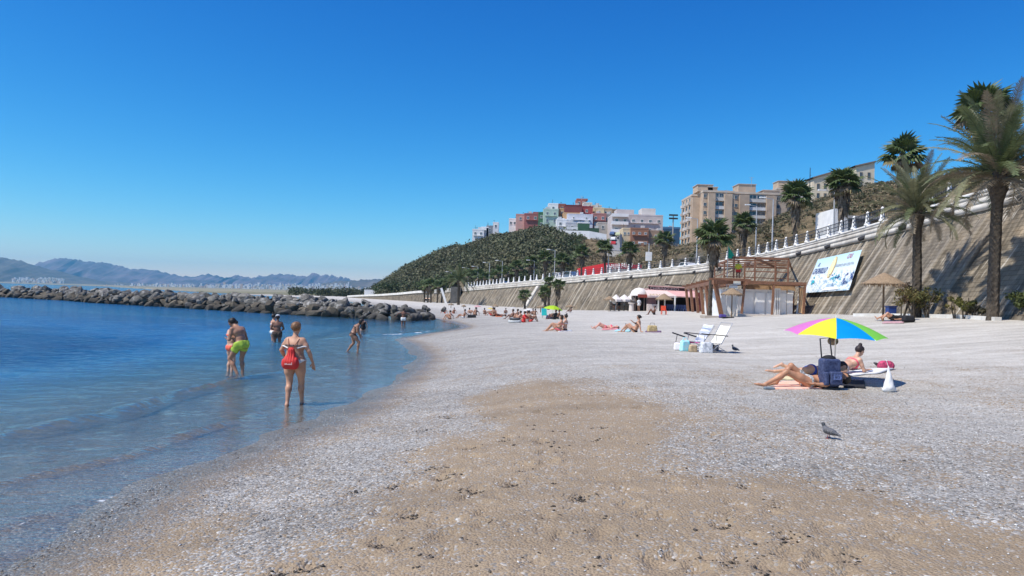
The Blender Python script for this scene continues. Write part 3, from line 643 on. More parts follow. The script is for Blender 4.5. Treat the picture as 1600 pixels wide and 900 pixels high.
# ------------------------------------------------------------------ banner fixed on the wall
def wall_frame(u, v):
    """point on the wall face plane seen at a pixel"""
    d = ray(u, v); lo, hi = 20.0, 200.0
    best = None
    for t in np.linspace(30, 150, 2400):
        p = CC+d*t; zz = p[2]; n = wall_n(p[1]); 
        o = BAT*(zz-wall_z(p[1])); xw = wall_x(p[1])+o*1.0
        if p[0] >= xw-.35: return p
    return CC+d*60
c4 = [wall_frame(1258, 459), wall_frame(1329, 454.5), wall_frame(1349, 391.5), wall_frame(1280, 406.5)]   # bl, br, tr, tl
BNR = c4
# ================================================================== HILL
FOOT = [topcurve(5, 15, -.3), topcurve(35, 15, -.3), topcurve(60, 15, -.3), topcurve(80, 15, -.3), topcurve(98, 15, -.3), topcurve(112, 15, -.3), topcurve(130, 15, -.3), topcurve(155, 15, -.3), topcurve(172, 15, -.3), topcurve(190, 15, -.3), topcurve(222, 16, -.3), (-50, 285, 1.2), (-62, 335, .6), (-74, 390, .2)]
CREST = [(2150, 215, 110), (1900, 240, 130), (1640, 262, 160), (1440, 284, 185), (1350, 290, 215), (1255, 322, 240), (1150, 372, 255), (1045, 388, 262), (935, 374, 275), (850, 355, 300), (775, 366, 325), (700, 395, 345), (640, 420, 370), (587, 455, 400)]
CREST = [at(*c) for c in CREST]
NSG = 14; sub_s = 14; NT = 44
def hill_pt(s, t):
    s = np.clip(np.asarray(s, float), 0, NSG-1.0001); i = s.astype(int); f = s-i; F_ = np.array(FOOT); C_ = np.array(CREST)
    ff = f*f*(3-2*f)*.5+f*.5
    a = F_[i]*(1-ff)[..., None]+F_[i+1]*ff[..., None]; c = C_[i]*(1-ff)[..., None]+C_[i+1]*ff[..., None]
    t = np.asarray(t, float); tt = t[..., None]
    p = a+(c-a)*tt
    rise = c[..., 2]-a[..., 2]
    tc_ = np.clip(t, 0, 1); prof = 1-(1-tc_)**1.12
    z_ = a[..., 2]+rise*prof+np.clip(t-1, 0, 1)*6
    w = np.clip(t*4, 0, 1)*np.clip((1.02-t)*2.2, .05, 1)
    nz_ = fbm(p[..., 0]*.03, p[..., 1]*.03, 4)*7*w+fbm(p[..., 0]*.14, p[..., 1]*.14, 3)*1.6*w
    p = p.copy(); p[..., 2] = z_+nz_*np.clip(rise/25, .2, 1); return p
S_, T_ = np.meshgrid(np.linspace(0, NSG-1.001, (NSG-1)*sub_s), np.r_[np.linspace(0, 1.05, NT), [1.3, 1.8, 2.6]])
HP = hill_pt(S_, T_)
ny_, nx_ = S_.shape; idx = np.arange(nx_*ny_).reshape(ny_, nx_)
fa = np.stack([idx[:-1, :-1].ravel(), idx[:-1, 1:].ravel(), idx[1:, 1:].ravel(), idx[1:, :-1].ravel()], 1)
me = np_mesh('hill', HP.reshape(-1, 3), fa, smooth=True)
def forested(s, t):
    """1 where the wood covers the hill (left), 0 on the bare slope"""
    n = fbm(s*1.3, t*3.0, 3)*.9
    return np.clip((s-8.75+(1-t)*.9+n*.5)*2.2, 0, 1)
def rocky(s, t): return np.clip(1-np.abs(t-.10)/.16+fbm(s*3, t*9, 2), 0, 1)*(s < 8.2)*np.clip(1-np.abs(s-5.8)/1.6, 0, 1)
fattr(me, 'wood', forested(S_, T_).ravel()); fattr(me, 'rocky', (rocky(S_, T_)).ravel())
mt = bpy.data.materials.new('hillside'); mt.use_nodes = True; nt = mt.node_tree; B = nt.nodes['Principled BSDF']
tc = N(nt, 'ShaderNodeTexCoord').outputs['Object']
a_ = N(nt, 'ShaderNodeTexNoise', inputs={'Scale': .09, 'Detail': 9.0, 'Roughness': .7}); nt.links.new(tc, a_.inputs[0])
b_ = N(nt, 'ShaderNodeTexNoise', inputs={'Scale': .9, 'Detail': 6.0, 'Roughness': .75}); nt.links.new(tc, b_.inputs[0])
c1 = ramp(nt, a_.outputs['Fac'], [(.3, (.085, .08, .045)), (.45, (.15, .125, .075)), (.56, (.23, .18, .11)), (.7, (.33, .27, .18))])
c2 = ramp(nt, b_.outputs['Fac'], [(.32, (.35, .33, .28)), (.52, (.9, .88, .84)), (.7, (1.35, 1.3, 1.2))])
c_ = mixc(nt, 1.0, c1, c2, 'MULTIPLY')
c_ = mixc(nt, attr(nt, 'wood').outputs['Fac'], c_, mixc(nt, b_.outputs['Fac'], (.06, .055, .035), (.16, .13, .09)))
rk = ramp(nt, b_.outputs['Fac'], [(.35, (.05, .052, .055)), (.5, (.11, .112, .115)), (.66, (.25, .25, .25))])
c_ = mixc(nt, attr(nt, 'rocky').outputs['Fac'], c_, rk)
nt.links.new(c_, B.inputs['Base Color']); B.inputs['Roughness'].default_value = .95; B.inputs['Specular IOR Level'].default_value = .1
bp = N(nt, 'ShaderNodeBump', inputs={'Strength': .9, 'Distance': .8}); nt.links.new(b_.outputs['Fac'], bp.inputs['Height']); nt.links.new(bp.outputs[0], B.inputs['Normal'])
me.materials.append(mt); hill = structure(new_obj('hill', me)); hill['label'] = 'steep hillside, wooded on the left and dry grass on the right'
# ------------------------------------------------------------------ vegetation masses (leaf-clump crowns)
def leaf_cloud(name, centres, rad, nleaf, lsize, cols, mt_, seed=1, squash=.8, up=.25):
    g = np.random.default_rng(seed); n = len(centres); tot = n*nleaf
    d = g.normal(size=(n, nleaf, 3)); d /= np.linalg.norm(d, axis=2, keepdims=True); r = (.45+.6*g.random((n, nleaf))**.5)
    d[:, :, 2] = d[:, :, 2]*squash+up
    lump = 1+.35*np.sin(d[:, :, 0]*4+g.random((n, 1))*6)*np.cos(d[:, :, 1]*5+g.random((n, 1))*6)
    P = centres[:, None, :]+d*(r*lump)[:, :, None]*rad[:, None, None]
    P = P.reshape(-1, 3); L = (np.repeat(lsize, nleaf) if hasattr(lsize, '__len__') else lsize)*(.6+.8*g.random(tot))
    nn = g.normal(size=(tot, 3)); nn[:, 2] = np.abs(nn[:, 2])*.6+.1; nn += d.reshape(-1, 3)*.8; nn /= np.linalg.norm(nn, axis=1, keepdims=True)
    up_ = g.normal(size=(tot, 3)); a = np.cross(nn, up_); a /= np.linalg.norm(a, axis=1, keepdims=True); b = np.cross(nn, a)
    w = (.35+.3*g.random(tot))
    v = np.stack([P-a*L[:, None], P+b*(L*w)[:, None], P+a*L[:, None], P-b*(L*w)[:, None]], 1).reshape(-1, 3)
    me = np_mesh(name, v, np.arange(tot*4).reshape(-1, 4))
    ci = np.repeat(cols, nleaf, axis=0)*(.65+.7*g.random(tot))[:, None]; cattr(me, 'col', np.repeat(ci, 4, axis=0)); me.materials.append(mt_); return me
ml = bpy.data.materials.new('foliage'); ml.use_nodes = True; nt = ml.node_tree; B = nt.nodes['Principled BSDF']
cl = attr(nt, 'col').outputs['Color']; nt.links.new(cl, B.inputs['Base Color']); B.inputs['Roughness'].default_value = .6; B.inputs['Specular IOR Level'].default_value = .25
trn = N(nt, 'ShaderNodeBsdfTranslucent'); nt.links.new(cl, trn.inputs[0]); mx = N(nt, 'ShaderNodeMixShader', inputs={0: .22}); nt.links.new(B.outputs[0], mx.inputs[1]); nt.links.new(trn.outputs[0], mx.inputs[2]); nt.links.new(mx.outputs[0], nt.nodes['Material Output'].inputs[0])
g = np.random.default_rng(21)
n = 11500; s = 7.4+(12.95-7.4)*g.random(n); t = g.random(n)**.9*1.03
k = g.random(n) < forested(s, t)*(.80+.2*(fbm(s*4, t*9, 2) > -.1)); k = k & ~((t > .90) & (s < 10.7)); s = s[k]; t = t[k]
P = hill_pt(s, t); R = (.9+1.5*g.random(len(s))**1.2)*np.where((t > .8) & (s < 10.7), .6, 1); P[:, 2] += R*.3
sp_ = g.random((len(s), 1))+fbm(s*3, t*8, 2)[:, None]*.8; cb_ = np.where(sp_ < .35, np.array([[.082, .095, .052]]), np.where(sp_ < .8, np.array([[.10, .11, .06]]), np.array([[.128, .128, .074]])))*(1+.22*g.normal(size=(len(s), 1)))+np.array([[.016, .008, .0]])*g.random((len(s), 1))
me = leaf_cloud('wood', P, R, 27, .5, np.clip(cb_, .012, .2), ml, 3); stuff(new_obj('wood', me), 'dense dark green wood covering the left hillside')
# scrub on the dry slope
n = 9500; s = 1.0+8.6*g.random(n); t = g.random(n)**.8*1.02
k = (forested(s, t) < .6) & (g.random(n) < np.clip(.55+fbm(s*2, t*5, 3)*1.6, .15, 1)); s = s[k]; t = t[k]
P = hill_pt(s, t); R = .45+.8*g.random(len(s))**2; P[:, 2] += R*.2
q = g.random(len(s))[:, None]; q = q+np.where((s > 6.2)[:, None], .28, 0); cb_ = np.where(q < .38, np.array([[.075, .08, .035]]), np.where(q < .62, np.array([[.13, .115, .06]]), np.where(q < .95, np.array([[.23, .18, .105]]), np.array([[.27, .22, .14]]))))
me = leaf_cloud('scrub', P, R, 22, .28, cb_, ml, 4, .6); stuff(new_obj('scrub', me), 'low dry scrub and grass on the bare slope')
# green shrubs patch below the green house
n = 90; s = 8.15+.75*g.random(n); t = .25+.72*g.random(n)
P = hill_pt(s, t); R = 1.2+1.3*g.random(n); P[:, 2] += R*.3
me = leaf_cloud('shrubbery', P, R, 40, .5, np.tile([[.075, .10, .04]], (n, 1))*(.7+.6*g.random((n, 1))), ml, 5); stuff(new_obj('shrubbery', me), 'fresh green shrubs on the gully between wood and dry slope')
# rows of street trees at the far foot of the hill
n = 150; s = 9.0+3.2*g.random(n); t = np.full(n, .02)+.05*g.random(n); P = hill_pt(s, t); R = 1.6+1.2*g.random(n); P[:, 2] += 2.5
me = leaf_cloud('foot_trees', P, R, 34, .5, np.tile([[.05, .068, .028]], (n, 1))*(.7+.6*g.random((n, 1))), ml, 6); stuff(new_obj('tree_belt', me), 'belt of dark trees along the foot of the wooded hill')
# ------------------------------------------------------------------ HOUSES
WALLM = {}
def wm(c, k=.07):
    key = 'render_%02d_%02d_%02d' % tuple(int(x*99) for x in c)
    return mat(key, c, .85, k, .5)
_win = {}
def winmesh(w, h, fm, gm, sh=False):
    key = (round(w, 2), round(h, 2), fm.name, gm.name)
    if key not in _win:
        mb = MB(); mb.m = []
        # frame ring (0) + glass (1)
        f = .09; mb.cur = 0
        for c, sz in (((0, -.02, h/2-f/2), (w, .12, f)), ((0, -.02, -h/2+f/2), (w+.12, .2, f)), ((-w/2+f/2, -.02, 0), (f, .12, h-2*f)), ((w/2-f/2, -.02, 0), (f, .12, h-2*f)), ((0, -.015, 0), (.06, .08, h-2*f))): mb.box(c, sz)
        mb.cur = 1; mb.box((0, .02, 0), (w-2*f, .04, h-2*f))
        me = bpy.data.meshes.new('window'); me.from_pydata(mb.v, [], mb.f); me.materials.append(fm); me.materials.append(gm); me.polygons.foreach_set('material_index', mb.m); _win[key] = me
    return _win[key]
def facade_windows(r_, w, h, face, cols, rows, ww=1.0, wh=1.3, z0=1.5, dz=3.0, skip=(), fm=None, gm=None, depth=0, jit=0, nm='window'):
    """face: 'F' (toward -y), 'L' (toward -x)"""
    me = winmesh(ww, wh, fm or M['white'], gm or M['glass'])
    for j in range(rows):
        for i in range(cols):
            if (i, j) in skip: continue
            a = -w/2+w*(i+.5)/cols+(random.uniform(-jit, jit) if jit else 0); z_ = z0+j*dz
            if z_+wh/2 > h: continue
            if face == 'F': o = new_obj(nm, me, r_, (a, -depth/2-.03, z_))
            elif face == 'R': o = new_obj(nm, me, r_, (depth/2+.03, a, z_), math.pi/2)
            else: o = new_obj(nm, me, r_, (-depth/2-.03, a, z_), -math.pi/2)
def house(label, u0, u1, vt, vb, Y, depth=8, col=(.7, .68, .64), rot=0.0, cols=2, rows=2, lcols=0, parapet=.5, name='house', cat='house', ww=1.0, wh=1.25, sidecol=None, roofbox=None, sink=6, dz=3.0, top=1.5, group=None, band=None, gm=None, balcony=0):
    a = at(u0, vb, Y); b = at(u1, vb, Y); w = abs(b[0]-a[0]); zt = at((u0+u1)/2, vt, Y)[2]; zb = (a[2]+b[2])/2
    k = math.cos(rot); w = w/max(.3, (k+abs(math.sin(rot))*depth/max(w, .1)) if rot else 1)
    h = zt-zb; cx = (a[0]+b[0])/2; r_ = root(name, label, cat, (cx, Y+depth/2, zb), rot, group)
    H = h+sink; wall_m = wm(col)
    mb = MB(); mb.box((0, 0, h/2-sink/2), (w, depth, H)); mb.build('wall', wall_m, r_)
    mb = MB(); e = .12
    for c, sz in (((0, -depth/2+.1, h+parapet/2), (w+e, .3, parapet)), ((0, depth/2-.1, h+parapet/2), (w+e, .3, parapet)), ((-w/2+.1, 0, h+parapet/2), (.3, depth-.5, parapet)), ((w/2-.1, 0, h+parapet/2), (.3, depth-.5, parapet))): mb.box(c, sz)
    mb.build('parapet', wm(band or tuple(min(.85, c*1.12) for c in col)), r_)
    if cols: facade_windows(r_, w, h, 'F', cols, rows, ww, wh, h-top-(rows-1)*dz, dz, depth=depth, gm=gm)
    if lcols: facade_windows(r_, depth, h, 'L', lcols, rows, ww, wh, h-top-(rows-1)*dz, dz, depth=w, gm=gm)
    for j in range(balcony):
        mb = MB(); zz = h-top-1.0-j*dz; mb.box((0, -depth/2-.62, zz), (w*.9, 1.2, .18)); mb.box((0, -depth/2-1.18, zz+.54), (w*.9, .1, .9)); mb.build('balcony', wm(band or (.78, .77, .75)), r_)
    rr_ = random.Random(label)
    for i_ in range(2 if w > 5 else 1):
        ax_ = rr_.uniform(-.4, .4)*w; mb = MB(); mb.bar((ax_, 0, h), (ax_, 0, h+rr_.uniform(1.6, 2.8)), .09); mb.bar((ax_-.45, 0, h+1.4), (ax_+.45, 0, h+1.5), .07); mb.build('aerial', M['dark'], r_)
    if w > 4: mb = MB(); mb.box((rr_.uniform(-.3, .3)*w, -depth*.2, h+parapet+.3), (1.3, 1.1, 1.4)); mb.build('water_tank', wm((.55, .55, .54)), r_)
    if cols and rows > 0 and w > 5: mb = MB(); mb.box((0, -depth/2-.28, h-top-wh/2-.32), (w*.82, .5, .12)); mb.build('ledge', wm(tuple(min(.8, c*1.2) for c in col)), r_)
    if roofbox:
        x_, ww_, hh_ = roofbox; mb = MB(); mb.box((x_*w, 0, h+hh_/2), (ww_, depth*.5, hh_)); mb.build('roof_hut', wm(band or col), r_)
    return r_
# small town on the left crest
H_ = house
WH = (.74, .74, .73); CRM = (.62, .50, .33)
H_('low white villa with terrace, lowest and leftmost on the crest', 738, 756, 359.5, 369, 322, 9, WH, 0, 2, 1)
H_('small white flat-roofed house behind the leftmost villa', 752, 763, 356, 364, 330, 8, WH, 0, 1, 1)
H_('dark fronted small house between trees and the white cube', 760, 770, 354, 362, 330, 8, (.26, .28, .30), 0, 1, 1)
H_('little white cube house above the trees', 770, 779, 348, 358, 330, 8, WH, 0, 1, 1, parapet=.3)
H_('white house with shaded porch left of the pink house', 795, 807, 343, 354, 318, 8, WH, 0, 2, 1)
H_('salmon pink house at the left end of the town', 806, 820, 336, 348, 312, 9, (.58, .34, .29), 0, 1, 1, 0, band=(.6, .3, .26))
H_('dark crimson house with small roof hut next to the pink house', 819, 842, 335, 350, 310, 9, (.34, .13, .12), 0, 2, 1, roofbox=(.3, 2.5, 1.4))
H_('dark green house left of the pale green one', 841, 850, 333, 352, 306, 9, (.06, .15, .085), 0, 1, 2)
H_('pale green house with three storeys and a white top', 849, 872, 328, 353, 300, 10, (.42, .53, .44), 0, 2, 3, dz=2.9)
H_('white top storey standing on the pale green house', 857, 872, 319.5, 328, 303, 7, WH, 0, 1, 1, sink=.3)
H_('brick red little attic house behind the white top storey', 872, 884, 320, 328, 320, 7, (.34, .13, .09), 0, 1, 1)
H_('ochre and cream house above the white terraces', 872, 886, 327, 336, 308, 8, (.66, .49, .26), 0, 1, 1)
H_('dark maroon flat-roofed house with orange base', 883, 909, 322, 333, 300, 9, (.20, .06, .055), 0, 0, 1, band=(.15, .03, .03))
H_('orange lower storey under the maroon house', 880, 908, 333, 338, 299, 9, (.60, .38, .20), 0, 0, 1, parapet=.2)
H_('topmost brick red house on the summit of the town', 901, 915, 312, 323, 325, 8, (.37, .14, .11), 0, 2, 1, roofbox=(.4, 3, .8))
H_('deep red cube house in the middle of the town', 907, 926, 324, 337, 303, 9, (.36, .08, .07), 0, 1, 1, band=(.3, .04, .04))
H_('white attic house right of the summit house', 912, 925, 318, 325, 318, 8, (.68, .63, .54), 0, 2, 1)
H_('low cream house with antennae behind the yellow house', 925, 940, 322, 328, 322, 8, (.66, .60, .48), 0, 2, 1)
H_('pale yellow house in the back row', 928, 944, 326, 336, 306, 8, (.70, .58, .35), 0, 1, 1)
H_('tan house with a white front wing in the back row', 943, 956, 327, 340, 308, 8, (.50, .37, .25), 0, 2, 1)
H_('brown flat house at the right end of the back row', 956, 968, 328.5, 342, 308, 8, (.34, .24, .16), 0, 1, 1)
H_('bare rendered grey house behind the brown one', 940, 966, 336, 350, 300, 8, (.42, .37, .32), 0, 2, 1)
H_('long white gable-ended house with two small windows', 886, 926, 335, 351, 296, 10, (.66, .66, .70), 0, 2, 1, ww=.8, wh=.8, parapet=.2)
H_('brick red terraced house beside the long white one', 925, 947, 335, 352, 297, 8, (.45, .20, .17), 0, 2, 2, dz=2.4)
H_('white house with arched porch above the white rampart', 870, 892, 344, 357, 288, 8, WH, 0, 2, 1, roofbox=(-.2, 3, 1))
H_('grey and white terrace house in front of the long one', 884, 904, 349, 361, 284, 7, (.5, .5, .52), 0, 1, 1, balcony=1)
H_('house with a dark green front among white terraces', 903, 921, 349, 361, 282, 7, (.055, .13, .07), 0, 0, 1, band=WH)
H_('low green roofed shed on the terrace', 919, 936, 357, 361, 281, 6, (.05, .10, .06), 0, 0, 1, parapet=.15)
H_('plain grey rendered house behind the green shed', 934, 950, 349, 363, 286, 7, (.44, .41, .37), 0, 1, 1)
# rampart wall: two faces
def slab(name, label, cat, pts, y_th, colm, sink=3):
    """wall following pixel points (u, vt, vb, Y)"""
    r0_ = at(pts[0][0], pts[0][2], pts[0][3]); r_ = root(name, label, cat, r0_)
    mb = MB(); 
    for (a, b) in zip(pts[:-1], pts[1:]):
        A0 = at(a[0], a[2], a[3]); A1 = at(a[0], a[1], a[3]); B0 = at(b[0], b[2], b[3]); B1 = at(b[0], b[1], b[3]); A0[2] -= sink; B0[2] -= sink
        D = np.array([0, y_th, 0]); mb.add([A0, B0, B1, A1, A0+D, B0+D, B1+D, A1+D], [(0, 1, 2, 3), (4, 7, 6, 5), (3, 2, 6, 7), (0, 3, 7, 4), (1, 5, 6, 2)])
    mb.build('wall', colm, r_, world=True); return r_
slab('rampart', 'white painted rampart wall below the terraces', 'wall', [(867, 358, 370, 284), (886, 360, 371, 276), (921, 361, 372, 270), (948, 366, 380, 268)], 3, wm((.66, .67, .69)))
# white four storey block
apt = H_('white and lilac apartment block with balconies at its left end', 956, 1035, 337, 376, 272, 14, (.56, .50, .48), 0, 6, 3, ww=1.1, wh=1.1, name='apartment_block', cat='apartment block', sink=4, dz=3.4, top=1.9, roofbox=(-.22, 6.5, 2.6))
mb = MB(); Wd = 18.4
for j in range(4):
    mb = MB(); zz = .9+j*2.9-1.0; mb.box((-Wd/2+2.4, -8.0, zz), (6.2, 2.0, .25)); mb.box((-Wd/2+2.4, -8.95, zz+.55), (6.2, .12, .95)); mb.build('balcony', wm((.80, .79, .78)), apt)
mb = MB(); mb.box((4.6, 0, 10.9), (5.2, 7, 3.2)); mb.build('roof_hut', wm((.66, .62, .57)), apt)
H_('cream and brick lower building with small square windows', 973, 985, 358, 372, 262, 8, (.66, .53, .36), 0, 2, 1, ww=.8, wh=.9, name='house')
H_('terracotta brick building with two rows of small dark windows', 985, 1013, 358, 381, 261, 8, (.34, .17, .105), 0, 3, 2, ww=.9, wh=.9, dz=3.4)
H_('brown brick annex right of the terracotta building', 1012, 1036, 362, 390, 262, 8, (.40, .27, .19), 0, 1, 2, ww=.8, wh=.8)
H_('blue panelled hall behind the white apartment block', 1034, 1062, 357.5, 384, 300, 20, (.05, .12, .22), 0, 0, 0, parapet=.8, band=(.10, .22, .38), name='sports_hall', cat='hall')
# street and parked cars climbing left of the brick building
st_pts = [(952, 368, 272), (966, 366, 270), (969, 392, 240), (953, 391, 240)]
me = np_mesh('street', [at(*p) for p in st_pts], np.array([(3, 2, 1, 0)])); me.materials.append(mat('light_asphalt', (.23, .23, .235), .9, .1, 4)); structure(new_obj('street', me))
slab('street_wall', 'low pale wall edging the steep street', 'wall', [(968.5, 366, 393, 241), (972, 366, 393, 243)], .6, wm((.62, .6, .58)))
slab('low_wall', 'low stone wall across the foot of the steep street', 'wall', [(948, 391.5, 395, 238), (972, 393, 397, 236)], .6, wm((.5, .47, .42)))
# ------------------------------------------------------------------ big brick apartment blocks
BRICK = (.52, .40, .29); BR2 = (.47, .365, .27)
def flats(label, u0, u1, vt, vb, Y, depth, bays, floors, col, huts=(), leftwin=0):
    a = at(u0, vb, Y); b = at(u1, vb, Y); w = b[0]-a[0]; zt = at((u0+u1)/2, vt, Y)[2]; h = floors*3.0; zb = zt-h
    r_ = root('apartment_block', label, 'apartment block', ((a[0]+b[0])/2, Y+depth/2, zb)); wallm = wm(col, .1)
    mb = MB(); mb.box((0, .6, h/2-4), (w, depth-1.2, h+8)); mb.build('wall', wallm, r_)
    mb = MB(); mb.box((0, .5, h+.35), (w+.2, depth-.8, .7)); mb.build('parapet', wm((.55, .47, .38)), r_)
    # brick piers proud of the face, recessed balcony bays between
    x = -w/2
    for kind, fr in bays:
        bw = w*fr; cx = x+bw/2
        if kind == 'p':
            mb = MB(); mb.box((cx, -depth/2+.1, h/2-4.2), (bw, 1.2, h+7.2)); mb.build('pier', wallm, r_)
        elif kind == 'w':
            me_ = winmesh(min(1.3, bw*.7), 1.3, wm((.5, .48, .45)), M['glass'])
            for j in range(floors): new_obj('window', me_, r_, (cx, -depth/2+1.16, 1.6+j*3))
        else:
            for j in range(floors):
                mb = MB(); mb.box((cx, -depth/2+.35, j*3+.55), (bw-.1, .14, 1.0)); mb.box((cx, -depth/2+.7, j*3+.02), (bw-.1, .9, .2)); bo = mb.build('balcony', wm((.56, .54, .50) if (j+int(cx)) % 3 else (.62, .63, .64)), r_)
            me_ = winmesh(bw*.44, 1.45, wm((.6, .6, .6)), M['glass'])
            for j in range(floors):
                for s_ in (-1, 1): new_obj('window', me_, r_, (cx+s_*bw*.235, -depth/2+1.14, 1.95+j*3))
        x += bw
    for (fx, ww_, hh_) in huts:
        mb = MB(); mb.box((fx*w, 0, h+.7+hh_/2), (ww_, depth*.45, hh_)); hb = mb.build('roof_hut', wallm, r_)
        mb = MB(); mb.box((fx*w, 0, h+.8+hh_), (ww_+.5, depth*.45+.5, .22)); mb.build('slab', wm((.5, .45, .4)), hb)
    if leftwin:
        for i in range(leftwin):
            y = -depth/2+1.2+(depth-2.4)*(i+.5)/leftwin
            for j in range(floors):
                mb = MB(); mb.box((-w/2-.5, y, j*3+.5), (1.0, 2.4, 1.0)); mb.build('balcony', wm(random.choice([(.62, .6, .57), (.55, .5, .44), (.68, .67, .66)])), r_)
                new_obj('window', winmesh(2.0, 1.4, wm((.5, .48, .45)), M['glass']), r_, (-w/2-.04, y, j*3+1.9), -math.pi/2)
    return r_
flats('brick apartment block with balconies down its narrow left side, left of the wider block', 1080, 1098, 306, 382, 268, 17, [('p', .75), ('w', .25)], 8, BRICK, leftwin=3)
flats('tall brick apartment block with a column of white glazed balconies in its middle', 1098, 1147, 300, 378, 262, 16, [('w', .14), ('p', .22), ('b', .30), ('p', .24), ('w', .10)], 8, BRICK, huts=((-.36, 5.5, 2.4), (-.12, 3.5, 1.6)))
flats('brick apartment block with wide shaded balcony bay, farther right', 1147, 1222, 303, 352, 272, 16, [('w', .10), ('p', .20), ('b', .36), ('p', .2), ('w', .14)], 5, BR2, huts=((-.17, 6.5, 3.4), (.35, 6, 1.4)))
flats('farthest brick block mostly hidden behind the fan palm', 1215, 1262, 296, 320, 300, 14, [('p', .3), ('w', .4), ('p', .3)], 3, BRICK, huts=((-.05, 8, 3.2),))
H_('low white building right of the brick blocks', 1258, 1296, 300, 318, 250, 10, (.68, .67, .65), 0, 3, 1, sink=6)
# cream houses with sloping dark roof lines
def cream(label, u0, u1, um, vtl, vtr, vb, Y, rows):
    a = at(u0, vb, Y); b = at(um, vb, Y); c = at(u1, vb, Y); w = b[0]-a[0]; zt = at(um, vtr, Y)[2]; ztl = at(u0, vtl, Y)[2]; zb = a[2]-5
    r_ = root('cream_house', label, 'house', (a[0], Y, a[2]))
    d = 9; zl = ztl-a[2]; zr = zt-a[2]; L = c[0]-a[0]
    cr = wm((.70, .61, .46)); cs = wm((.50, .40, .30))
    mb = MB(); mb.add([(0, 0, -5), (w, 0, -5), (w, 0, zr), (0, 0, zl), (0, d, -5), (L, d, -5), (L, d, zr), (0, d, zl)], [(0, 1, 2, 3), (1, 5, 6, 2), (0, 3, 7, 4), (4, 7, 6, 5), (3, 2, 6, 7)]); mb.build('wall', cr, r_)
    mb = MB(); mb.add([(-.5, -.5, zl), (w+.2, -.5, zr+.1), (L+.4, d+.3, zr+.1), (-.5, d+.3, zl)], [(0, 1, 2, 3), (3, 2, 1, 0)])
    mb.add([(-.5, -.5, zl+.45), (w+.2, -.5, zr+.55), (L+.4, d+.3, zr+.55), (-.5, d+.3, zl+.45)], [(0, 1, 2, 3)])
    mb.add([(-.5, -.5, zl), (w+.2, -.5, zr+.1), (w+.2, -.5, zr+.55), (-.5, -.5, zl+.45)], [(0, 1, 2, 3)]); mb.add([(w+.2, -.5, zr+.1), (L+.4, d+.3, zr+.1), (L+.4, d+.3, zr+.55), (w+.2, -.5, zr+.55)], [(0, 1, 2, 3)])
    mb.build('roof', wm((.22, .17, .13)), r_)
    me_ = winmesh(1.0, 2.0, wm((.35, .28, .2)), M['glass'])
    for i in (.28, .70):
        for j in range(rows): new_obj('window', me_, r_, (w*i, -.04, zl-2.6-j*3.2))
    for j in range(rows): new_obj('window', me_, r_, ((w+L)/2, d/2-.1, zl-2.6-j*3.2), math.atan2(d, L-w))
    return r_
cream('cream house with dark sloping eaves, left one of the pair', 1271, 1330, 1297, 279, 271, 300, 245, 2)
cream('cream house with dark eaves, higher right one of the pair', 1337, 1378, 1366, 261, 254, 288, 235, 2)
# antennas and floodlight mast
def antenna(u, vb, vt, Y, lab, g_='rooftop antennas'):
    b = at(u, vb, Y); t_ = at(u, vt, Y); r_ = tag(new_obj('antenna', None, None, b), lab, 'antenna', g_); h = t_[2]-b[2]
    mb = MB(); mb.bar((0, 0, -.4), (0, 0, h), .12); mb.build('mast', M['galv'], r_)
    mb = MB(); mb.bar((-.9, 0, h-.2), (.9, 0, h-.1), .08); mb.bar((-.6, 0, h-.8), (.6, 0, h-.7), .08); mb.build('crossbar', M['galv'], r_)
antenna(1174, 292, 277, 268, 'tall antenna on the roof hut of the right brick block'); antenna(1242, 290, 279, 298, 'antenna on the farthest brick block'); antenna(909, 312, 306, 325, 'antenna on the topmost red house'); antenna(1135, 301, 297, 262, 'short antenna at the right end of the tall brick block')
r_ = tag(new_obj('floodlight_mast', None, None, at(1051, 375, 285)), 'tall stadium floodlight mast beside the white apartment block', 'floodlight'); h = at(1051, 335, 285)[2]-r_.location.z
mb = MB(); mb.cyl((0, 0, -3), (0, 0, h), .3, .2, 8); mb.build('mast', M['galv'], r_)
for k in range(2):
    mb = MB(); mb.box((0, -.3, h-.3-k*1.3), (3.4, .5, .6)); mb.build('lamp_row', M['dark'], r_)
mb = MB(); p = at(1265, 305, 245); mb.cyl(p, at(1266, 262, 245), .16, .1, 6); mb.bar(at(1266, 274, 245), at(1267.5, 274, 245), .1); tag(mb.build('utility_pole', M['dark']), 'thin dark pole left of the cream houses', 'pole')
# ------------------------------------------------------------------ things on the promenade
r_ = root('white_hut', 'white block hut with open shaded side behind the balustrade', 'hut', prom_at(1320, 8))
p0 = at(1291, 362, r_.location.y); p1 = at(1312, 360, r_.location.y); p2 = at(1378, 345, r_.location.y); zt = at(1300, 329.5, r_.location.y)[2]
mb = MB(); mb.box(((p0[0]+p1[0])/2, r_.location.y+.5, (zt+p0[2]-1)/2), (p1[0]-p0[0], 5, zt-p0[2]+1)); mb.build('wall', M['white'], r_, world=True)
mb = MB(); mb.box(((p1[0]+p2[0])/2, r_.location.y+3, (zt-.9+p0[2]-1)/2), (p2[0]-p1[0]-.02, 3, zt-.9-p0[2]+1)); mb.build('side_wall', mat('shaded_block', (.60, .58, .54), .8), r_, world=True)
mb = MB(); mb.box(((p1[0]+p2[0])/2, r_.location.y+1.4, zt-.72), (p2[0]-p1[0]+.3, 4.6, .3)); mb.build('roof', wm((.42, .40, .37)), r_, world=True)
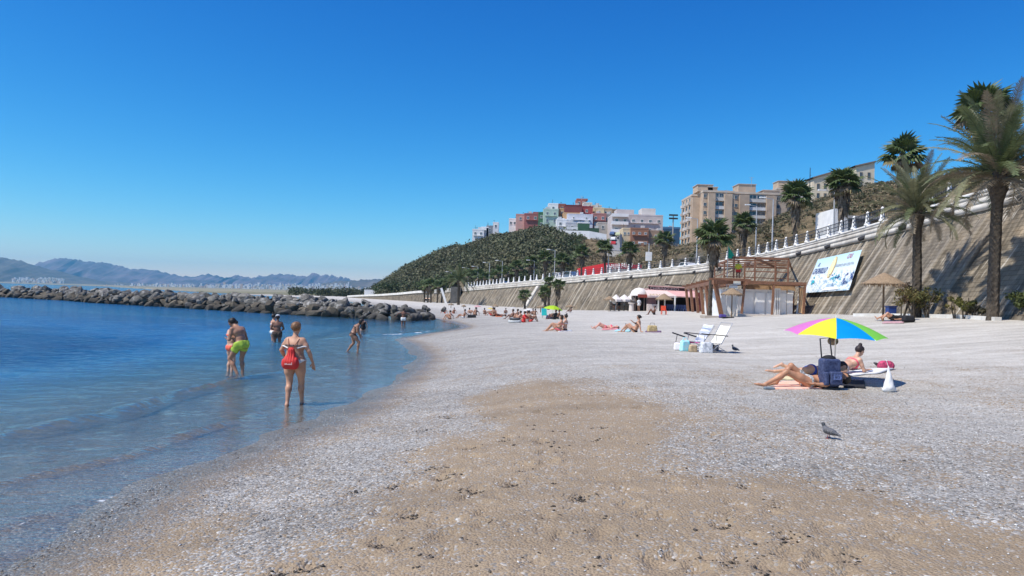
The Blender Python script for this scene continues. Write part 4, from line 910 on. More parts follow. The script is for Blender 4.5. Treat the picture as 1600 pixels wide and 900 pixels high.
def car(label, loc, rz, col, kind='car', grp='vehicles on the promenade road'):
    r_ = root('parked_'+kind, label, kind, loc, rz, grp); L = 4.3 if kind == 'car' else 5.0; hh = .0 if kind == 'car' else .45
    mb = MB(); mb.prism([(-L/2, .35), (L/2, .35), (L/2, .8+hh), (L/2-.9, .92+hh), (-L/2+.5, .95+hh), (-L/2, .75+hh)], -.85, .85)
    mb.prism([(-L/2+.45, .95+hh), (L/2-.95, .92+hh), (L/2-1.7, 1.42+hh*1.5), (-L/2+.9, 1.45+hh*1.5)], -.75, .75); mb.build('body', mat('car_paint_%d' % int(sum(c*100*(i+1) for i, c in enumerate(col))), col, .25, .02, spec=.6), r_)
    mb = MB(); 
    for sy in (-.77, .77): mb.prism([(-L/2+.75, 1.0+hh), (L/2-1.3, .98+hh), (L/2-1.78, 1.34+hh*1.5), (-L/2+1.0, 1.36+hh*1.5)], sy-.01, sy+.01)
    mb.build('window', M['glass'], r_)
    for x_ in (-L/2+.8, L/2-.85):
        for y_ in (-.8, .8): mb = MB(); mb.cyl((x_, y_-.1, .33), (x_, y_+.1, .33), .33, .33, 10); mb.build('wheel', mat('tyre', (.02, .02, .02), .9), r_)
    return r_
for (u, col, lab, kind) in ((873, (.7, .7, .7), 'white van parked left of another behind the balustrade', 'van'), (892, (.75, .75, .74), 'white van parked right of another behind the balustrade', 'van'), (1076, (.65, .66, .67), 'white car passing left of the tall beach palm', 'car'), (790, (.6, .6, .6), 'pale car before the rocky verge', 'car')):
    Y_ = prom_at(u, 7)[1]; n = wall_n(Y_); car(lab, prom_at(u, 6.5, -.17), math.atan2(n[0], -n[1]), col, kind)
for (u, v, Y_, col, lab) in ((957, 368.5, 268, (.08, .13, .25), 'dark blue car topmost on the steep street'), (958.5, 377, 258, (.7, .7, .7), 'white car in the middle of the steep street'), (959, 384, 252, (.45, .03, .03), 'red car lowest of those on the steep street'), (966, 370, 262, (.5, .52, .3), 'pale yellow-green car at the top of the steep street')):
    car(lab, at(u, v, Y_), math.radians(75), col, 'car', 'cars on the steep street')
# long red stand / bus shelter with a dark red banner
Y_ = prom_at(960, 13)[1]; pa = np.array(prom_at(903, 13)); pb = np.array(prom_at(1002, 13))
r_ = root('red_kiosk_row', 'long low red stand with a lettered dark red front behind the balustrade', 'stand', pa)
def quadwall(A, B, z0, z1, th, m_, nm):
    mb = MB(); mb.add([(A[0], A[1], z0[0]), (B[0], B[1], z0[1]), (B[0], B[1], z1[1]), (A[0], A[1], z1[0]), (A[0], A[1]+th, z0[0]), (B[0], B[1]+th, z0[1]), (B[0], B[1]+th, z1[1]), (A[0], A[1]+th, z1[0])], [(0, 1, 2, 3), (3, 2, 6, 7), (0, 3, 7, 4), (1, 5, 6, 2), (4, 7, 6, 5), (0, 4, 5, 1)]); return mb.build(nm, m_, r_, world=True)
mid = pa*.52+pb*.48
zA = at(903, 425.5, pa[1])[2]; zA1 = at(903, 419, pa[1])[2]; zM = at(951, 421, mid[1])[2]; zM1 = at(951, 411, mid[1])[2]; zB = at(1002, 419, pb[1])[2]; zB1 = at(1002, 414, pb[1])[2]
quadwall(pa, mid, (zA-.9, zM-.9), (zA1, zM1), 3, mat('bright_red', (.60, .03, .03), .5), 'front_panel'); quadwall(mid, pb, (zM, zB), (zM1, zB1), 3, mat('dark_red', (.27, .02, .03), .5), 'banner_panel')
quadwall(mid, pb, (zM-2.6, zB-2.6), (zM-.02, zB-.02), 2.5, mat('stand_shade', (.25, .24, .24), .8), 'back_wall')
def text_mesh(s, name, size, matr, mtx, parent, ext=.01, sx=1.0):
    cu = bpy.data.curves.new(name, 'FONT'); cu.body = s; cu.size = size; cu.extrude = ext; cu.align_x = 'CENTER'; cu.align_y = 'CENTER'; cu.resolution_u = 3
    o = bpy.data.objects.new(name+'_tmp', cu); COL.objects.link(o); dg = bpy.context.evaluated_depsgraph_get(); me = bpy.data.meshes.new_from_object(o.evaluated_get(dg)); bpy.data.objects.remove(o)
    me.name = name; me.materials.clear(); me.materials.append(matr); q = new_obj(name, me, parent); q.matrix_local = mtx @ Matrix.Diagonal((sx, 1, 1, 1)); return q
def frame(o, xdir, updir):
    x = Vector(xdir).normalized(); u = Vector(updir); n = x.cross(u).normalized(); y = n.cross(x).normalized()
    m_ = Matrix((x, y, n)).transposed().to_4x4(); m_.translation = Vector(o); return m_
mdir = Vector((pb-mid)); mdir.normalize(); pc = mid*.62+pb*.38; 
text_mesh('MI PAJAR PARLO', 'lettering', 1.5, M['white'], frame(Vector((pc[0], pc[1]-.12, (zM+zM1)/2*.62+(zB+zB1)/2*.38))-r_.location, mdir, (0, 0, 1)), r_, sx=.9)
# ------------------------------------------------------------------ far coast, town, mountains
def ridge(name, pts, Y, base_dz, col, seed, depth, amp_, label, sub=10):
    us = np.interp(np.linspace(0, len(pts)-1, (len(pts)-1)*sub+1), np.arange(len(pts)), [p[0] for p in pts]); vv = np.interp(us, [p[0] for p in pts], [p[1] for p in pts])
    rows = 14; vs = []
    for j in range(rows):
        f = j/(rows-1); yy = Y+depth*(f-1)
        for i, (u, v) in enumerate(zip(us, vv)):
            T_ = at(u, v, Y); x_ = (u-800)/1150*yy*(1); tz = max(T_[2], 2)
            w = 4*f*(1-f)
            z_ = tz*f**1.25+float(fbm(np.array(i*.22+seed), np.array(f*3+seed), 3))*tz*.32*w+float(fbm(np.array(i*.8+seed), np.array(f*2.), 3))*amp_*f
            vs.append((T_[0]*(yy/Y)**.6, yy, z_-(1-f)*4))
    nx3 = len(us)
    for i in range(nx3): q = vs[(rows-1)*nx3+i]; vs.append((q[0], q[1]+depth*.4, 0))
    rows += 1; idx = np.arange(rows*nx3).reshape(rows, nx3)
    fa = np.stack([idx[:-1, :-1].ravel(), idx[:-1, 1:].ravel(), idx[1:, 1:].ravel(), idx[1:, :-1].ravel()], 1)
    me = np_mesh(name, vs, fa, smooth=True); me.materials.append(col); o = structure(new_obj(name, me)); o['label'] = label; return o
mm1 = mat('mountain_rock', (.15, .11, .12), .95, .45, .0022, coord='Object', dirt=(.07, .06, .06)); mm2 = mat('mountain_scrub', (.11, .09, .07), .95, .4, .004, coord='Object', dirt=(.045, .045, .035))
ridge('mountains', [(-200, 430), (20, 428), (62, 410), (88, 404), (118, 405), (128, 408), (150, 411), (160, 410), (182, 415), (200, 420), (240, 422), (258, 426), (282, 431), (300, 432), (328, 428), (345, 433), (352, 437), (366, 431), (372, 430), (385, 434), (410, 431), (436, 428), (462, 430), (480, 433), (488, 427), (500, 430), (516, 430), (530, 433), (545, 436), (556, 442), (600, 446), (700, 450)], 9000, 0, mm1, 2, 2200, 26, 'pale blue jagged mountains on the horizon')
ridge('near_ridge', [(-300, 385), (-60, 396), (0, 402), (36, 409), (60, 417), (88, 424), (120, 432), (150, 439), (200, 443), (300, 447), (500, 452)], 6200, 0, mm2, 7, 1800, 16, 'darker headland sloping down on the left horizon')
ridge('far_ridge', [(430, 452), (480, 447), (520, 441), (552, 438), (575, 437), (600, 437), (640, 442), (720, 452)], 5200, 0, mm2, 11, 1200, 12, 'dark low hills beyond the wooded hill')
# coastal land
cl_ = [wp(*p) for p in [(-250, 438.9), (-30, 442.9), (60, 446.1), (130, 448.9), (175, 451.0), (220, 453.5)]]
def coast(name, pts, back, z0, z1, m_, lab):
    n = len(pts); vs = [(p[0], p[1], z0) for p in pts]+[(p[0], p[1], z1) for p in pts]+[(p[0]*3-600, 5200+p[1]*.1, z1+14) for p in pts]
    fa = [(i, i+1, n+i+1, n+i) for i in range(n-1)]+[(n+i, n+i+1, 2*n+i+1, 2*n+i) for i in range(n-1)]
    me = np_mesh(name, vs, np.array(fa)); me.materials.append(m_); o = structure(new_obj(name, me)); o['label'] = lab; return o
lm = mat('coast_land', (.21, .185, .15), .95, .3, .01, dirt=(.12, .13, .08))
pl = [(-3500, 4200), (-2400, 3300), (-1900, 3000), (-1250, 2300), (-800, 1500), (-420, 850), (-190, 480), (-120, 400), (-95, 420)]
n = len(pl); vs = [(x, y, -.3) for x, y in pl]+[(x, y, 1.0) for x, y in pl]+[(x*1.15+150, y+900, 8) for x, y in pl]+[(x*.5, 8600, 24) for x, y in pl]+[(900, 420, 1.2), (3000, 8600, 24)]
fa = []
for r in range(3):
    for i in range(n-1): fa.append((r*n+i, r*n+i+1, (r+1)*n+i+1, (r+1)*n+i))
fa.append((2*n-1, 4*n, 4*n+1, 3*n-1))
fa.append((3*n-1, 4*n+1, 4*n-1, 4*n-1))
me = np_mesh('coast', vs, [np.array([f for f in fa if len(set(f)) == 4]), np.array([(3*n-1, 4*n+1, 4*n-1)])]); me.materials.append(lm); o = structure(new_obj('coast', me)); o['label'] = 'low brown coast across the bay'
# far town: tiny pale blocks, beyond counting
g = np.random.default_rng(31); mb = MB()
def town(n, u0, u1, v0, v1, Y0, Y1, big=1.0):
    for _ in range(n):
        u = random.uniform(u0, u1); Y = random.uniform(Y0, Y1); f = (Y-Y0)/(Y1-Y0); v = v1+(v0-v1)*f+random.uniform(-1, 1); p = at(u, v, Y)
        w = Y*random.uniform(.0012, .0034)*big; h = Y*random.uniform(.0012, .003)*big*(1.8 if random.random() < .12 else 1)
        mb.cur = random.choice([0, 0, 0, 1, 2]); mb.box((p[0], p[1], p[2]+h/2-4), (w, w, h+8))
town(900, 215, 545, 446, 459, 2200, 4600); town(500, 150, 560, 453, 459, 1000, 2200, .8); town(60, 505, 590, 450, 456, 2000, 3600, .9); town(300, 20, 100, 436.5, 441.5, 4200, 4900, .8); town(160, 150, 300, 446, 452, 2500, 4200, .8)
o = mb.build('far_town', [wm((.72, .70, .67)), wm((.55, .42, .33)), wm((.6, .55, .45))]); stuff(o, 'pale far town spread along the foot of the mountains', 'town')
# belt of far trees and palms above the breakwater
n = 420; u = g.uniform(455, 640, n); Y = g.uniform(380, 480, n); P = np.array([at(a, 459+random.uniform(-4, 1.5)+(a-455)*.012, b) for a, b in zip(u, Y)]); R = 1.6+1.5*g.random(n)
me = leaf_cloud('coast_trees', P, R, 20, .7, np.tile([[.06, .07, .035]], (n, 1))*(.6+.6*g.random((n, 1))), ml, 8); stuff(new_obj('coast_trees', me), 'far belt of palms and trees beyond the breakwater')
r_ = H_('long low white building above the far stretch of wall', 569, 608, 454.2, 461.5, 330, 10, (.78, .78, .77), 0, 0, 0, parapet=.3, name='white_building', cat='building', sink=1)
# haze box
mb = MB(); mb.box((-2300, 5100, 185), (15000, 10900, 390)); hz = mb.build('haze', []); stuff(hz)
mt = bpy.data.materials.new('haze'); mt.use_nodes = True; nt = mt.node_tree; nt.nodes.remove(nt.nodes['Principled BSDF'])
pv = N(nt, 'ShaderNodeVolumePrincipled', inputs={'Density': .000085, 'Color': (.22, .68, 1.0, 1), 'Anisotropy': .2}); nt.links.new(pv.outputs[0], nt.nodes['Material Output'].inputs['Volume']); hz.data.materials.append(mt)
# ================================================================== PALMS
mleafg = mat('palm_leaf', (.12, .15, .065), .55, .25, 3, trans=.2); mleafd = mat('dry_palm_leaf', (.25, .205, .14), .8, .25, 3, trans=.15); mleafo = mat('olive_palm_leaf', (.21, .21, .115), .6, .25, 3, trans=.2)
mfan = mat('fan_leaf', (.085, .12, .04), .5, .25, 3, trans=.25); mskirt = mat('dead_leaves', (.19, .15, .105), .95, .35, 5); mtrunk = mat('palm_bark', (.085, .068, .05), .95, .3, 9, bump=.6); mbark2 = mat('fan_palm_bark', (.085, .07, .055), .95, .25, 9, bump=.4)
def frond_mesh(L, droop, mt_, seed, nl=58, ll=.42):
    r = random.Random(seed); pts = []; a = 0.0; x = 0; z = 0; n = 12
    for i in range(n+1):
        pts.append(Vector((x, 0, z))); a = -droop*(i/n)**1.3; x += math.cos(a)*L/n; z += math.sin(a)*L/n
    mb = MB(); mb.tube(pts, [.045*(1-i/n*.8) for i in range(n+1)], 4, cap=False)
    for i in range(nl):
        f = .12+.88*i/(nl-1); q = f*n; k = min(int(q), n-1); p = pts[k].lerp(pts[k+1], q-k); d = (pts[k+1]-pts[k]).normalized()
        l = ll*math.sin(math.pi*(.15+.8*f))**.6*r.uniform(.8, 1.15)
        for s in (-1, 1):
            fwd = .45+.5*f; dirv = Vector((d.x*fwd, s*1.0, d.z*fwd+r.uniform(-.15, .35))).normalized()
            w = .019; e = p+dirv*l; e.z -= l*l*r.uniform(.2, .9); mdp = p+dirv*l*.5; mdp.z -= .02
            up = d*w; mb.add([p-up, p+up, mdp+up*1.1, mdp-up*1.1, e], [(0, 1, 2, 3), (3, 2, 4)])
    me = bpy.data.meshes.new('frond'); me.from_pydata(mb.v, [], mb.f); me.materials.append(mt_); return me
FR = {k: [frond_mesh(3.4, d, m_, i*7+1) for i, d in enumerate((.5, .9, 1.3, 1.7))] for k, m_ in (('g', mleafg), ('o', mleafo), ('d', mleafd))}
def trunk_mesh(h, r0, r1, bulge, seed, n=12, ring=.16, mt_=None, lean=(0, 0)):
    r = random.Random(seed); mb = MB(); vs = []; fs = []; k = int(h/ring)
    for i in range(k+1):
        f = i/k; z = f*h
        for j in range(n):
            a = 2*math.pi*(j+.5*(i % 2))/n; rr_ = r0+(r1-r0)*f
            if f > 1-bulge[0]: rr_ += bulge[1]*math.sin(min(1, (f-1+bulge[0])/bulge[0]*1.0)*math.pi*.72)
            rr_ *= (1.10 if j % 2 else .92)*r.uniform(.94, 1.06)
            if f < .08: rr_ *= 1+(.08-f)*3
            vs.append((rr_*math.cos(a)+lean[0]*f*f, rr_*math.sin(a)+lean[1]*f*f, z))
    for i in range(k):
        for j in range(n): j2 = (j+1) % n; fs.append((i*n+j, i*n+j2, i*n+n+j2, i*n+n+j))
    mb.add(vs, fs); me = bpy.data.meshes.new('trunk'); me.from_pydata(mb.v, [], mb.f); me.materials.append(mt_ or mtrunk); return me
def date_palm(label, base, h, r, nf, fl, seed, dryness=.4, lean=(0, 0), bulge=(.2, .3), res=1):
    rt = root('date_palm', label, 'palm tree', base, 0, 'date palms standing on the beach'); rn = random.Random(seed)
    new_obj('trunk', trunk_mesh(h+.3, r, r*.9, bulge, seed, lean=lean), rt, (0, 0, -.3))
    for i in range(nf):
        f = (i+.5)/nf; el = math.radians(84-92*f+rn.uniform(-9, 9)); az = i*2.39996+rn.uniform(-.25, .25)
        kind = 'd' if (f > .82 and rn.random() < .6) or rn.random() < dryness*.22 else ('g' if rn.random() > dryness else 'o')
        me = FR[kind][min(3, max(0, int(f*2.6+rn.uniform(0, 1.2))))]
        o = new_obj('frond', me, rt, (lean[0]+.12*math.cos(az), lean[1]+.12*math.sin(az), h+.15-.5*f)); o.rotation_euler = (rn.uniform(-.5, .5), -el, az)
        s = fl/3.4*rn.uniform(.82, 1.08); o.scale = (s, s, s)
    return rt
def fan_mesh(Rr, mt_, seed, npet=.9, seg=14):
    r = random.Random(seed); mb = MB(); mb.bar((0, 0, 0), (npet, 0, .0), .05, .03); c = Vector((npet, 0, 0))
    for i in range(seg):
        a = math.radians(-118+236*i/(seg-1)); l = Rr*(1-.22*abs(i/(seg-1)-.5)*2)*r.uniform(.9, 1.05); d = Vector((math.cos(a), math.sin(a), 0)); s = Vector((-math.sin(a), math.cos(a), 0))
        wd = Rr*.105; m1 = c+d*l*.6; e = c+d*l; e.z -= l*r.uniform(.25, .55); m1.z -= l*.05
        mb.add([c, m1-s*wd+Vector((0, 0, -.05)), e, m1+s*wd+Vector((0, 0, -.05)), m1+Vector((0, 0, .04))], [(0, 1, 4), (0, 4, 3), (1, 2, 4), (4, 2, 3)])
    me = bpy.data.meshes.new('fan_leaf'); me.from_pydata(mb.v, [], mb.f); me.materials.append(mt_); return me
FANS = [fan_mesh(1.0, mfan, i) for i in range(3)]; FAND = [fan_mesh(.9, mskirt, 11), fan_mesh(.85, mat('yellowed_fan', (.20, .165, .07), .7, .2, 3), 12)]
def fan_palm(label, base, h, seed, nf=30, s=1.0, skirt=1.8, tr=.2, grp='fan palms along the promenade'):
    rt = root('fan_palm', label, 'palm tree', base, 0, grp); rn = random.Random(seed); ln = (rn.uniform(-.3, .3), rn.uniform(-.2, .2))
    new_obj('trunk', trunk_mesh(h+.5, tr*1.15, tr*.85, (.1, .0), seed, n=8, ring=.3, mt_=mbark2, lean=ln), rt, (0, 0, -.5))
    for i in range(nf):
        f = (i+.5)/nf; el = math.radians(80-120*f+rn.uniform(-10, 10)); az = i*2.39996+rn.uniform(-.3, .3)
        me = FANS[i % 3] if f < .8 else FAND[i % 2]
        o = new_obj('fan_leaf', me, rt, (ln[0], ln[1], h)); o.rotation_euler = (rn.uniform(-.4, .4), -el, az); q = s*rn.uniform(.85, 1.12); o.scale = (q, q, q)
    # hanging skirt of dead leaves
    mb = MB()
    for i in range(int(125*skirt/1.8)):
        a = rn.uniform(0, 6.283); z_ = h-rn.uniform(.1, skirt)*1.0; rr_ = tr*.9+rn.uniform(.0, .5)*s*(1-.55*(h-z_)/skirt); c = Vector((ln[0]+math.cos(a)*rr_, ln[1]+math.sin(a)*rr_, z_)); t_ = Vector((-math.sin(a), math.cos(a), 0))*rn.uniform(.06, .18)
        top_ = Vector((ln[0]+math.cos(a)*tr*.6, ln[1]+math.sin(a)*tr*.6, z_+.55)); e = c+Vector((math.cos(a)*.12, math.sin(a)*.12, -rn.uniform(.4, .9)*s))
        mb.add([top_, c-t_, e, c+t_], [(0, 1, 3), (1, 2, 3)])
    mb.build('dead_leaf_skirt', mskirt, rt); return rt
def fp_prom(u, vc, lab, seed, off=3.6, s=1.0, nf=30, skirt=1.8, tr=.2):
    p = prom_at(u, off); h = at(u, vc, p[1])[2]-p[2]; return fan_palm(lab, p, h, seed, nf, s, skirt, tr)
big = date_palm('largest date palm, at the right edge before the wall', on(*gp(1551, 495.5)[:2]) if False else (at(1551, 496, 33)[0], 33, ground(at(1551, 496, 33)[0], 33)), 6.7, .235, 84, 3.7, 5, .42, (.15, 0), (.2, .19))
date_palm('shorter date palm with brown bush at its foot, left of the largest', (at(1432, 489, 40)[0], 40, ground(at(1432, 489, 40)[0], 40)), 5.9, .225, 72, 3.0, 8, .5, (-.1, .0), (.16, .15))
fp_prom(1541, 178, 'tall green fan palm rising behind the largest date palm', 21, 4.0, 1.25, 34, 2.5, .24)
fp_prom(1402, 246, 'fan palm behind the shorter date palm', 22, 4.0, 1.15, 30, 2.2)
fp_prom(1313, 288, 'fan palm with a thick brown skirt in front of the cream house', 23, 3.6, 1.15, 34, 3.0, .24)
fp_prom(1241, 308, 'fan palm on the scrub slope left of the cream house', 24, 3.6, 1.2, 34, 3.2)
fp_prom(1162, 350, 'fan palm just right of the brick block with the glazed balconies', 25, 3.6, 1.05, 30, 2.6)
p = at(1109, 487, 63); fan_palm('fan palm rising from the sand beside the timber tower', (p[0], 63, ground(p[0], 63)), at(1109, 372, 63)[2]-ground(p[0], 63), 26, 34, 1.05, 2.2, .17, 'fan palms on the beach')
for i, (u, vc, lab) in enumerate(((1037, 376, 'fan palm before the brick annex by the blue hall'), (985, 392, 'fan palm below the terracotta brick building'), (945, 388, 'fan palm below the white rampart, left of the steep street'), (908, 396, 'fan palm standing over the left end of the red stand'), (878, 408, 'fan palm left of the lamp on the brown slope'), (851, 404, 'fan palm at the edge of the green shrubs'), (829, 412, 'fan palm in front of the green gully'), (806, 417, 'fan palm where the wood begins'))):
    fp_prom(u, vc, lab, 30+i, 4.2, 1.15-.0*i, 22, 2.2)
for i, u in enumerate((795, 781, 771, 757, 748, 737, 726, 711, 686, 678, 669)):
    fp_prom(u, 427+(800-u)*.09+random.uniform(-4, 4), 'small fan palm in the row before the wood, %s' % ['rightmost', 'second from the right', 'right of the distant lamp', 'left of the distant lamp', 'between two lamps', 'just right of the middle', 'near the middle', 'behind the bushy date palm', 'right of the ramp trees', 'at the ramp trees', 'leftmost by the ramp'][i], 50+i, 5, 1.3, 14, 1.4, .22)
for i, (u, vb, vc, Y_, lab) in enumerate(((869, 484, 446, 128, 'right one of two slim palms before the white buttress'), (857, 484, 442, 130, 'left slim palm right beside the white buttress'), (852, 484.5, 459, 126, 'low palm in front of the two slim ones'), (820, 483, 462, 140, 'stubby dark palm against the wall left of the buttress'))):
    p = at(u, vb, Y_); g_ = ground(p[0], Y_); fan_palm(lab, (p[0], Y_, g_), at(u, vc, Y_)[2]-g_, 70+i, 16, .85, 2.2 if i < 2 else 1.2, .22, 'small palms at the foot of the far wall')
p = at(716, 479, 178); date_palm('bushy date palm before the far wall left of centre', (p[0], 178, ground(p[0], 178)), 6.0, .34, 40, 4.6, 90, .1)
for i, (u, Y_, vc) in enumerate(((663, 214, 447), (668, 212, 446), (673, 210, 445), (683, 208, 448), (690, 210, 446))):
    p = at(u, 475, Y_); fan_palm('fan palm in the tight clump by the access ramp, %s' % ['leftmost', 'second', 'middle', 'fourth', 'rightmost'][i], (p[0], Y_, .3), at(u, vc, Y_)[2]-.3, 100+i, 12, 1.3, 1.5, .25, 'palms clumped by the access ramp')
# shrubs at the wall foot
def shrub(label, u, v, Y_, h, R_, n, col, seed, stems=3, name='shrub'):
    p = at(u, v, Y_); z0 = ground(p[0], Y_); rt = root(name, label, 'shrub', (p[0], Y_, z0)); rn = random.Random(seed); g = np.random.default_rng(seed)
    cs = []
    mb = MB()
    for i in range(stems):
        e = Vector((rn.uniform(-R_, R_)*.9, rn.uniform(-.4, .4), h*rn.uniform(.6, .95))); mb.tube([(rn.uniform(-.1, .1), 0, -.1), e*.5+Vector((rn.uniform(-.15, .15), 0, .1)), e], [.04, .03, .015], 5)
        for k in range(4): cs.append([e.x+rn.uniform(-.35, .35), e.y+rn.uniform(-.3, .3), e.z*rn.uniform(.55, 1.05)])
    mb.build('stem', mtrunk, rt)
    me = leaf_cloud('leaves', np.array(cs), np.full(len(cs), R_*.32), n, .075, np.tile([col], (len(cs), 1)), ml, seed); new_obj('leaves', me, rt)
shrub('brown-green bush around the foot of the shorter date palm', 1428, 488, 39.4, 1.6, .85, 36, (.15, .125, .045), 1, 7)
shrub('dry leggy bush with reddish leaves left of the shorter date palm', 1411, 487, 40.5, 1.9, .7, 45, (.17, .10, .05), 2, 5)
shrub('leafy right half of the bush by the shorter palm', 1450, 489, 39, 1.5, .6, 34, (.13, .13, .05), 3, 5)
shrub('small flat-topped shrub on a slanting stem between the two date palms', 1508, 493, 35.2, 1.1, .5, 34, (.13, .13, .035), 4, 3)
shrub('slim little shrub left of the flat-topped one', 1490, 491.5, 36, 1.0, .3, 40, (.16, .14, .05), 5, 2)
shrub('low bush right of the flat-topped shrub', 1523, 494, 34.8, .7, .35, 28, (.10, .09, .05), 6, 4)
shrub('bush at the right edge of the beach behind the largest palm', 1604, 494, 32.8, 1.2, .6, 60, (.10, .12, .04), 7, 4)
# ================================================================== BREAKWATER
bw = root('breakwater', 'long low breakwater of piled grey boulders reaching into the sea', 'breakwater', tuple(wp(400, 489)))
WLP = [(-190, 459), (0, 464), (100, 469.5), (150, 473.5), (300, 482.5), (400, 488.5), (500, 494.5), (600, 499.5), (650, 500.5), (686, 498.5)]
WLP = np.array([wp(*p)[:2] for p in WLP]); seg = np.r_[0, np.cumsum(np.linalg.norm(np.diff(WLP, axis=0), axis=1))]; TOTL = seg[-1]
def bw_pt(s, off):
    x = np.interp(s, seg, WLP[:, 0]); y = np.interp(s, seg, WLP[:, 1]); x2 = np.interp(s+1, seg, WLP[:, 0]); y2 = np.interp(s+1, seg, WLP[:, 1]); d = np.array([x2-x, y2-y])
    if np.linalg.norm(d) < 1e-6: d = np.array([1, -.3])
    d /= np.linalg.norm(d); return np.array([x-d[1]*-1*0+(-d[1])*-off*0, y])+np.array([-d[1], d[0]])*off
def rock_mesh(seed, sub=2):
    import bmesh
    bm = bmesh.new(); bmesh.ops.create_icosphere(bm, subdivisions=sub, radius=1.0); r = random.Random(seed)
    pl = [(Vector((r.gauss(0, 1), r.gauss(0, 1), r.gauss(0, 1))).normalized(), r.uniform(.42, .8)) for _ in range(13)]
    for v in bm.verts:
        for nrm, dd in pl:
            e = v.co.dot(nrm)-dd
            if e > 0: v.co -= nrm*e*.92
        v.co *= 1+r.uniform(-.03, .03)
    me = bpy.data.meshes.new('boulder'); bm.to_mesh(me); bm.free(); return me
def rockmat(name, base, tip):
    mt = bpy.data.materials.new(name); mt.use_nodes = True; nt = mt.node_tree; B = nt.nodes['Principled BSDF']
    tc = N(nt, 'ShaderNodeTexCoord').outputs['Object']; ge = N(nt, 'ShaderNodeNewGeometry'); oi = N(nt, 'ShaderNodeObjectInfo')
    va = N(nt, 'ShaderNodeVectorMath', operation='ADD'); nt.links.new(tc, va.inputs[0]); nt.links.new(oi.outputs['Random'], va.inputs[1])
    n1 = N(nt, 'ShaderNodeTexNoise', inputs={'Scale': 1.6, 'Detail': 8.0, 'Roughness': .7}); nt.links.new(va.outputs[0], n1.inputs[0])
    c = ramp(nt, n1.outputs['Fac'], [(.3, tuple(x*.45 for x in base)), (.5, base), (.68, tip)])
    rr_ = N(nt, 'ShaderNodeMapRange', inputs={3: .6, 4: 1.35}); nt.links.new(oi.outputs['Random'], rr_.inputs[0])
    cm = N(nt, 'ShaderNodeVectorMath', operation='SCALE'); nt.links.new(c, cm.inputs[0]); nt.links.new(rr_.outputs[0], cm.inputs['Scale'])
    # dark band of weed and wet rock near the waterline: by world height
    sx = N(nt, 'ShaderNodeSeparateXYZ'); nt.links.new(ge.outputs['Position'], sx.inputs[0])
    hw = N(nt, 'ShaderNodeMapRange', inputs={1: .18, 2: .5, 3: 1.0, 4: 0.0}); nt.links.new(math_(nt, 'ADD', sx.outputs[2], math_(nt, 'MULTIPLY', n1.outputs['Fac'], -.25)), hw.inputs[0])
    c = mixc(nt, math_(nt, 'MULTIPLY', hw.outputs[0], .8), cm.outputs[0], (.035, .032, .026)); nt.links.new(c, B.inputs['Base Color']); B.inputs['Roughness'].default_value = .85
    bp = N(nt, 'ShaderNodeBump', inputs={'Strength': .9, 'Distance': .12}); nt.links.new(n1.outputs['Fac'], bp.inputs['Height']); nt.links.new(bp.outputs[0], B.inputs['Normal']); return mt
rmA = rockmat('boulder_grey', (.15, .14, .12), (.48, .465, .43)); rmB = rockmat('boulder_brown', (.10, .083, .058), (.21, .175, .125))
RK = [rock_mesh(s) for s in range(9)]
for i, me in enumerate(RK): me.materials.append(rmA if i < 5 else rmB)
rows = [(0.1, .15, 1.0, 1), (.9, .62, 1.0, 1), (1.7, 1.05, .95, 0), (2.6, 1.35, .95, 0), (3.9, 1.45, .9, 0)]
rn = random.Random(77); nb = 0; extra = []
s = 0.0
while s < TOTL:
    x, y = bw_pt(s, 0)
    tp = 1.0 if s < TOTL-16 else max(.35, (TOTL-s)/16)
    for (off, z_, sz, br_) in rows:
        ss = s+rn.uniform(-.4, .4); q = bw_pt(ss, off*tp+rn.uniform(-.25, .25)+(0 if tp > .9 else (1-tp)*.8))
        sc_ = sz*rn.uniform(.45, 1.35)*.76; g0 = max(0, ground(q[0], q[1]))
        me = RK[rn.randrange(5, 9)] if (br_ and rn.random() < .85) else RK[rn.randrange(0, 5)]
        dat = (me, (q[0], q[1], max(z_*tp, g0+.15)+rn.uniform(-.18, .18)), (sc_*1.25, sc_*rn.uniform(.7, 1.1), sc_*rn.uniform(.55, .85)), (rn.uniform(-.5, .5), rn.uniform(-.5, .5), rn.uniform(0, 6.28)))
        if q[0]/q[1]*1150+800 > -60 and nb < 298 and not (off > 3 and rn.random() < .3):
            o = new_obj('boulder', me, bw, Vector(dat[1])-bw.location); o.rotation_euler = dat[3]; o.scale = dat[2]; nb += 1
        else: extra.append(dat)
    s += 1.38*rn.uniform(.75, 1.1)*(1 if s > 60 else 1.25)
if 1:
    vs = []; fs = []; off_ = 0; gg = random.Random(5)
    s = 0
    while s < TOTL:      # small filler stones and the farther back slope, joined
        for _ in range(3):
            q = bw_pt(s+gg.uniform(-.6, .6), gg.uniform(.2, 5.5)); sc_ = gg.uniform(.25, .6); extra.append((RK[gg.randrange(9)], (q[0], q[1], max(.1, ground(*q)+.1, 1.15-abs(q[1]*0+gg.uniform(-1.0, .35)))), (sc_, sc_, sc_*.8), (gg.uniform(-1, 1), gg.uniform(-1, 1), gg.uniform(0, 6))))
        s += .9
    for me, L_, S3, R3 in extra:
        mtx = Matrix.LocRotScale(Vector(L_)-bw.location, Euler(R3), Vector(S3)); co = np.empty(len(me.vertices)*3, np.float32); me.vertices.foreach_get('co', co); co = co.reshape(-1, 3)
        mm = np.array(mtx); vs.append(co@mm[:3, :3].T+mm[:3, 3]); f_ = np.empty(len(me.polygons)*3, np.int32); me.polygons.foreach_get('vertices', f_); fs.append(f_.reshape(-1, 3)+off_); off_ += len(co)
    me = np_mesh('rubble', np.concatenate(vs), np.concatenate(fs)); me.materials.append(rmA); o = new_obj('rubble', me, bw); stuff(o)
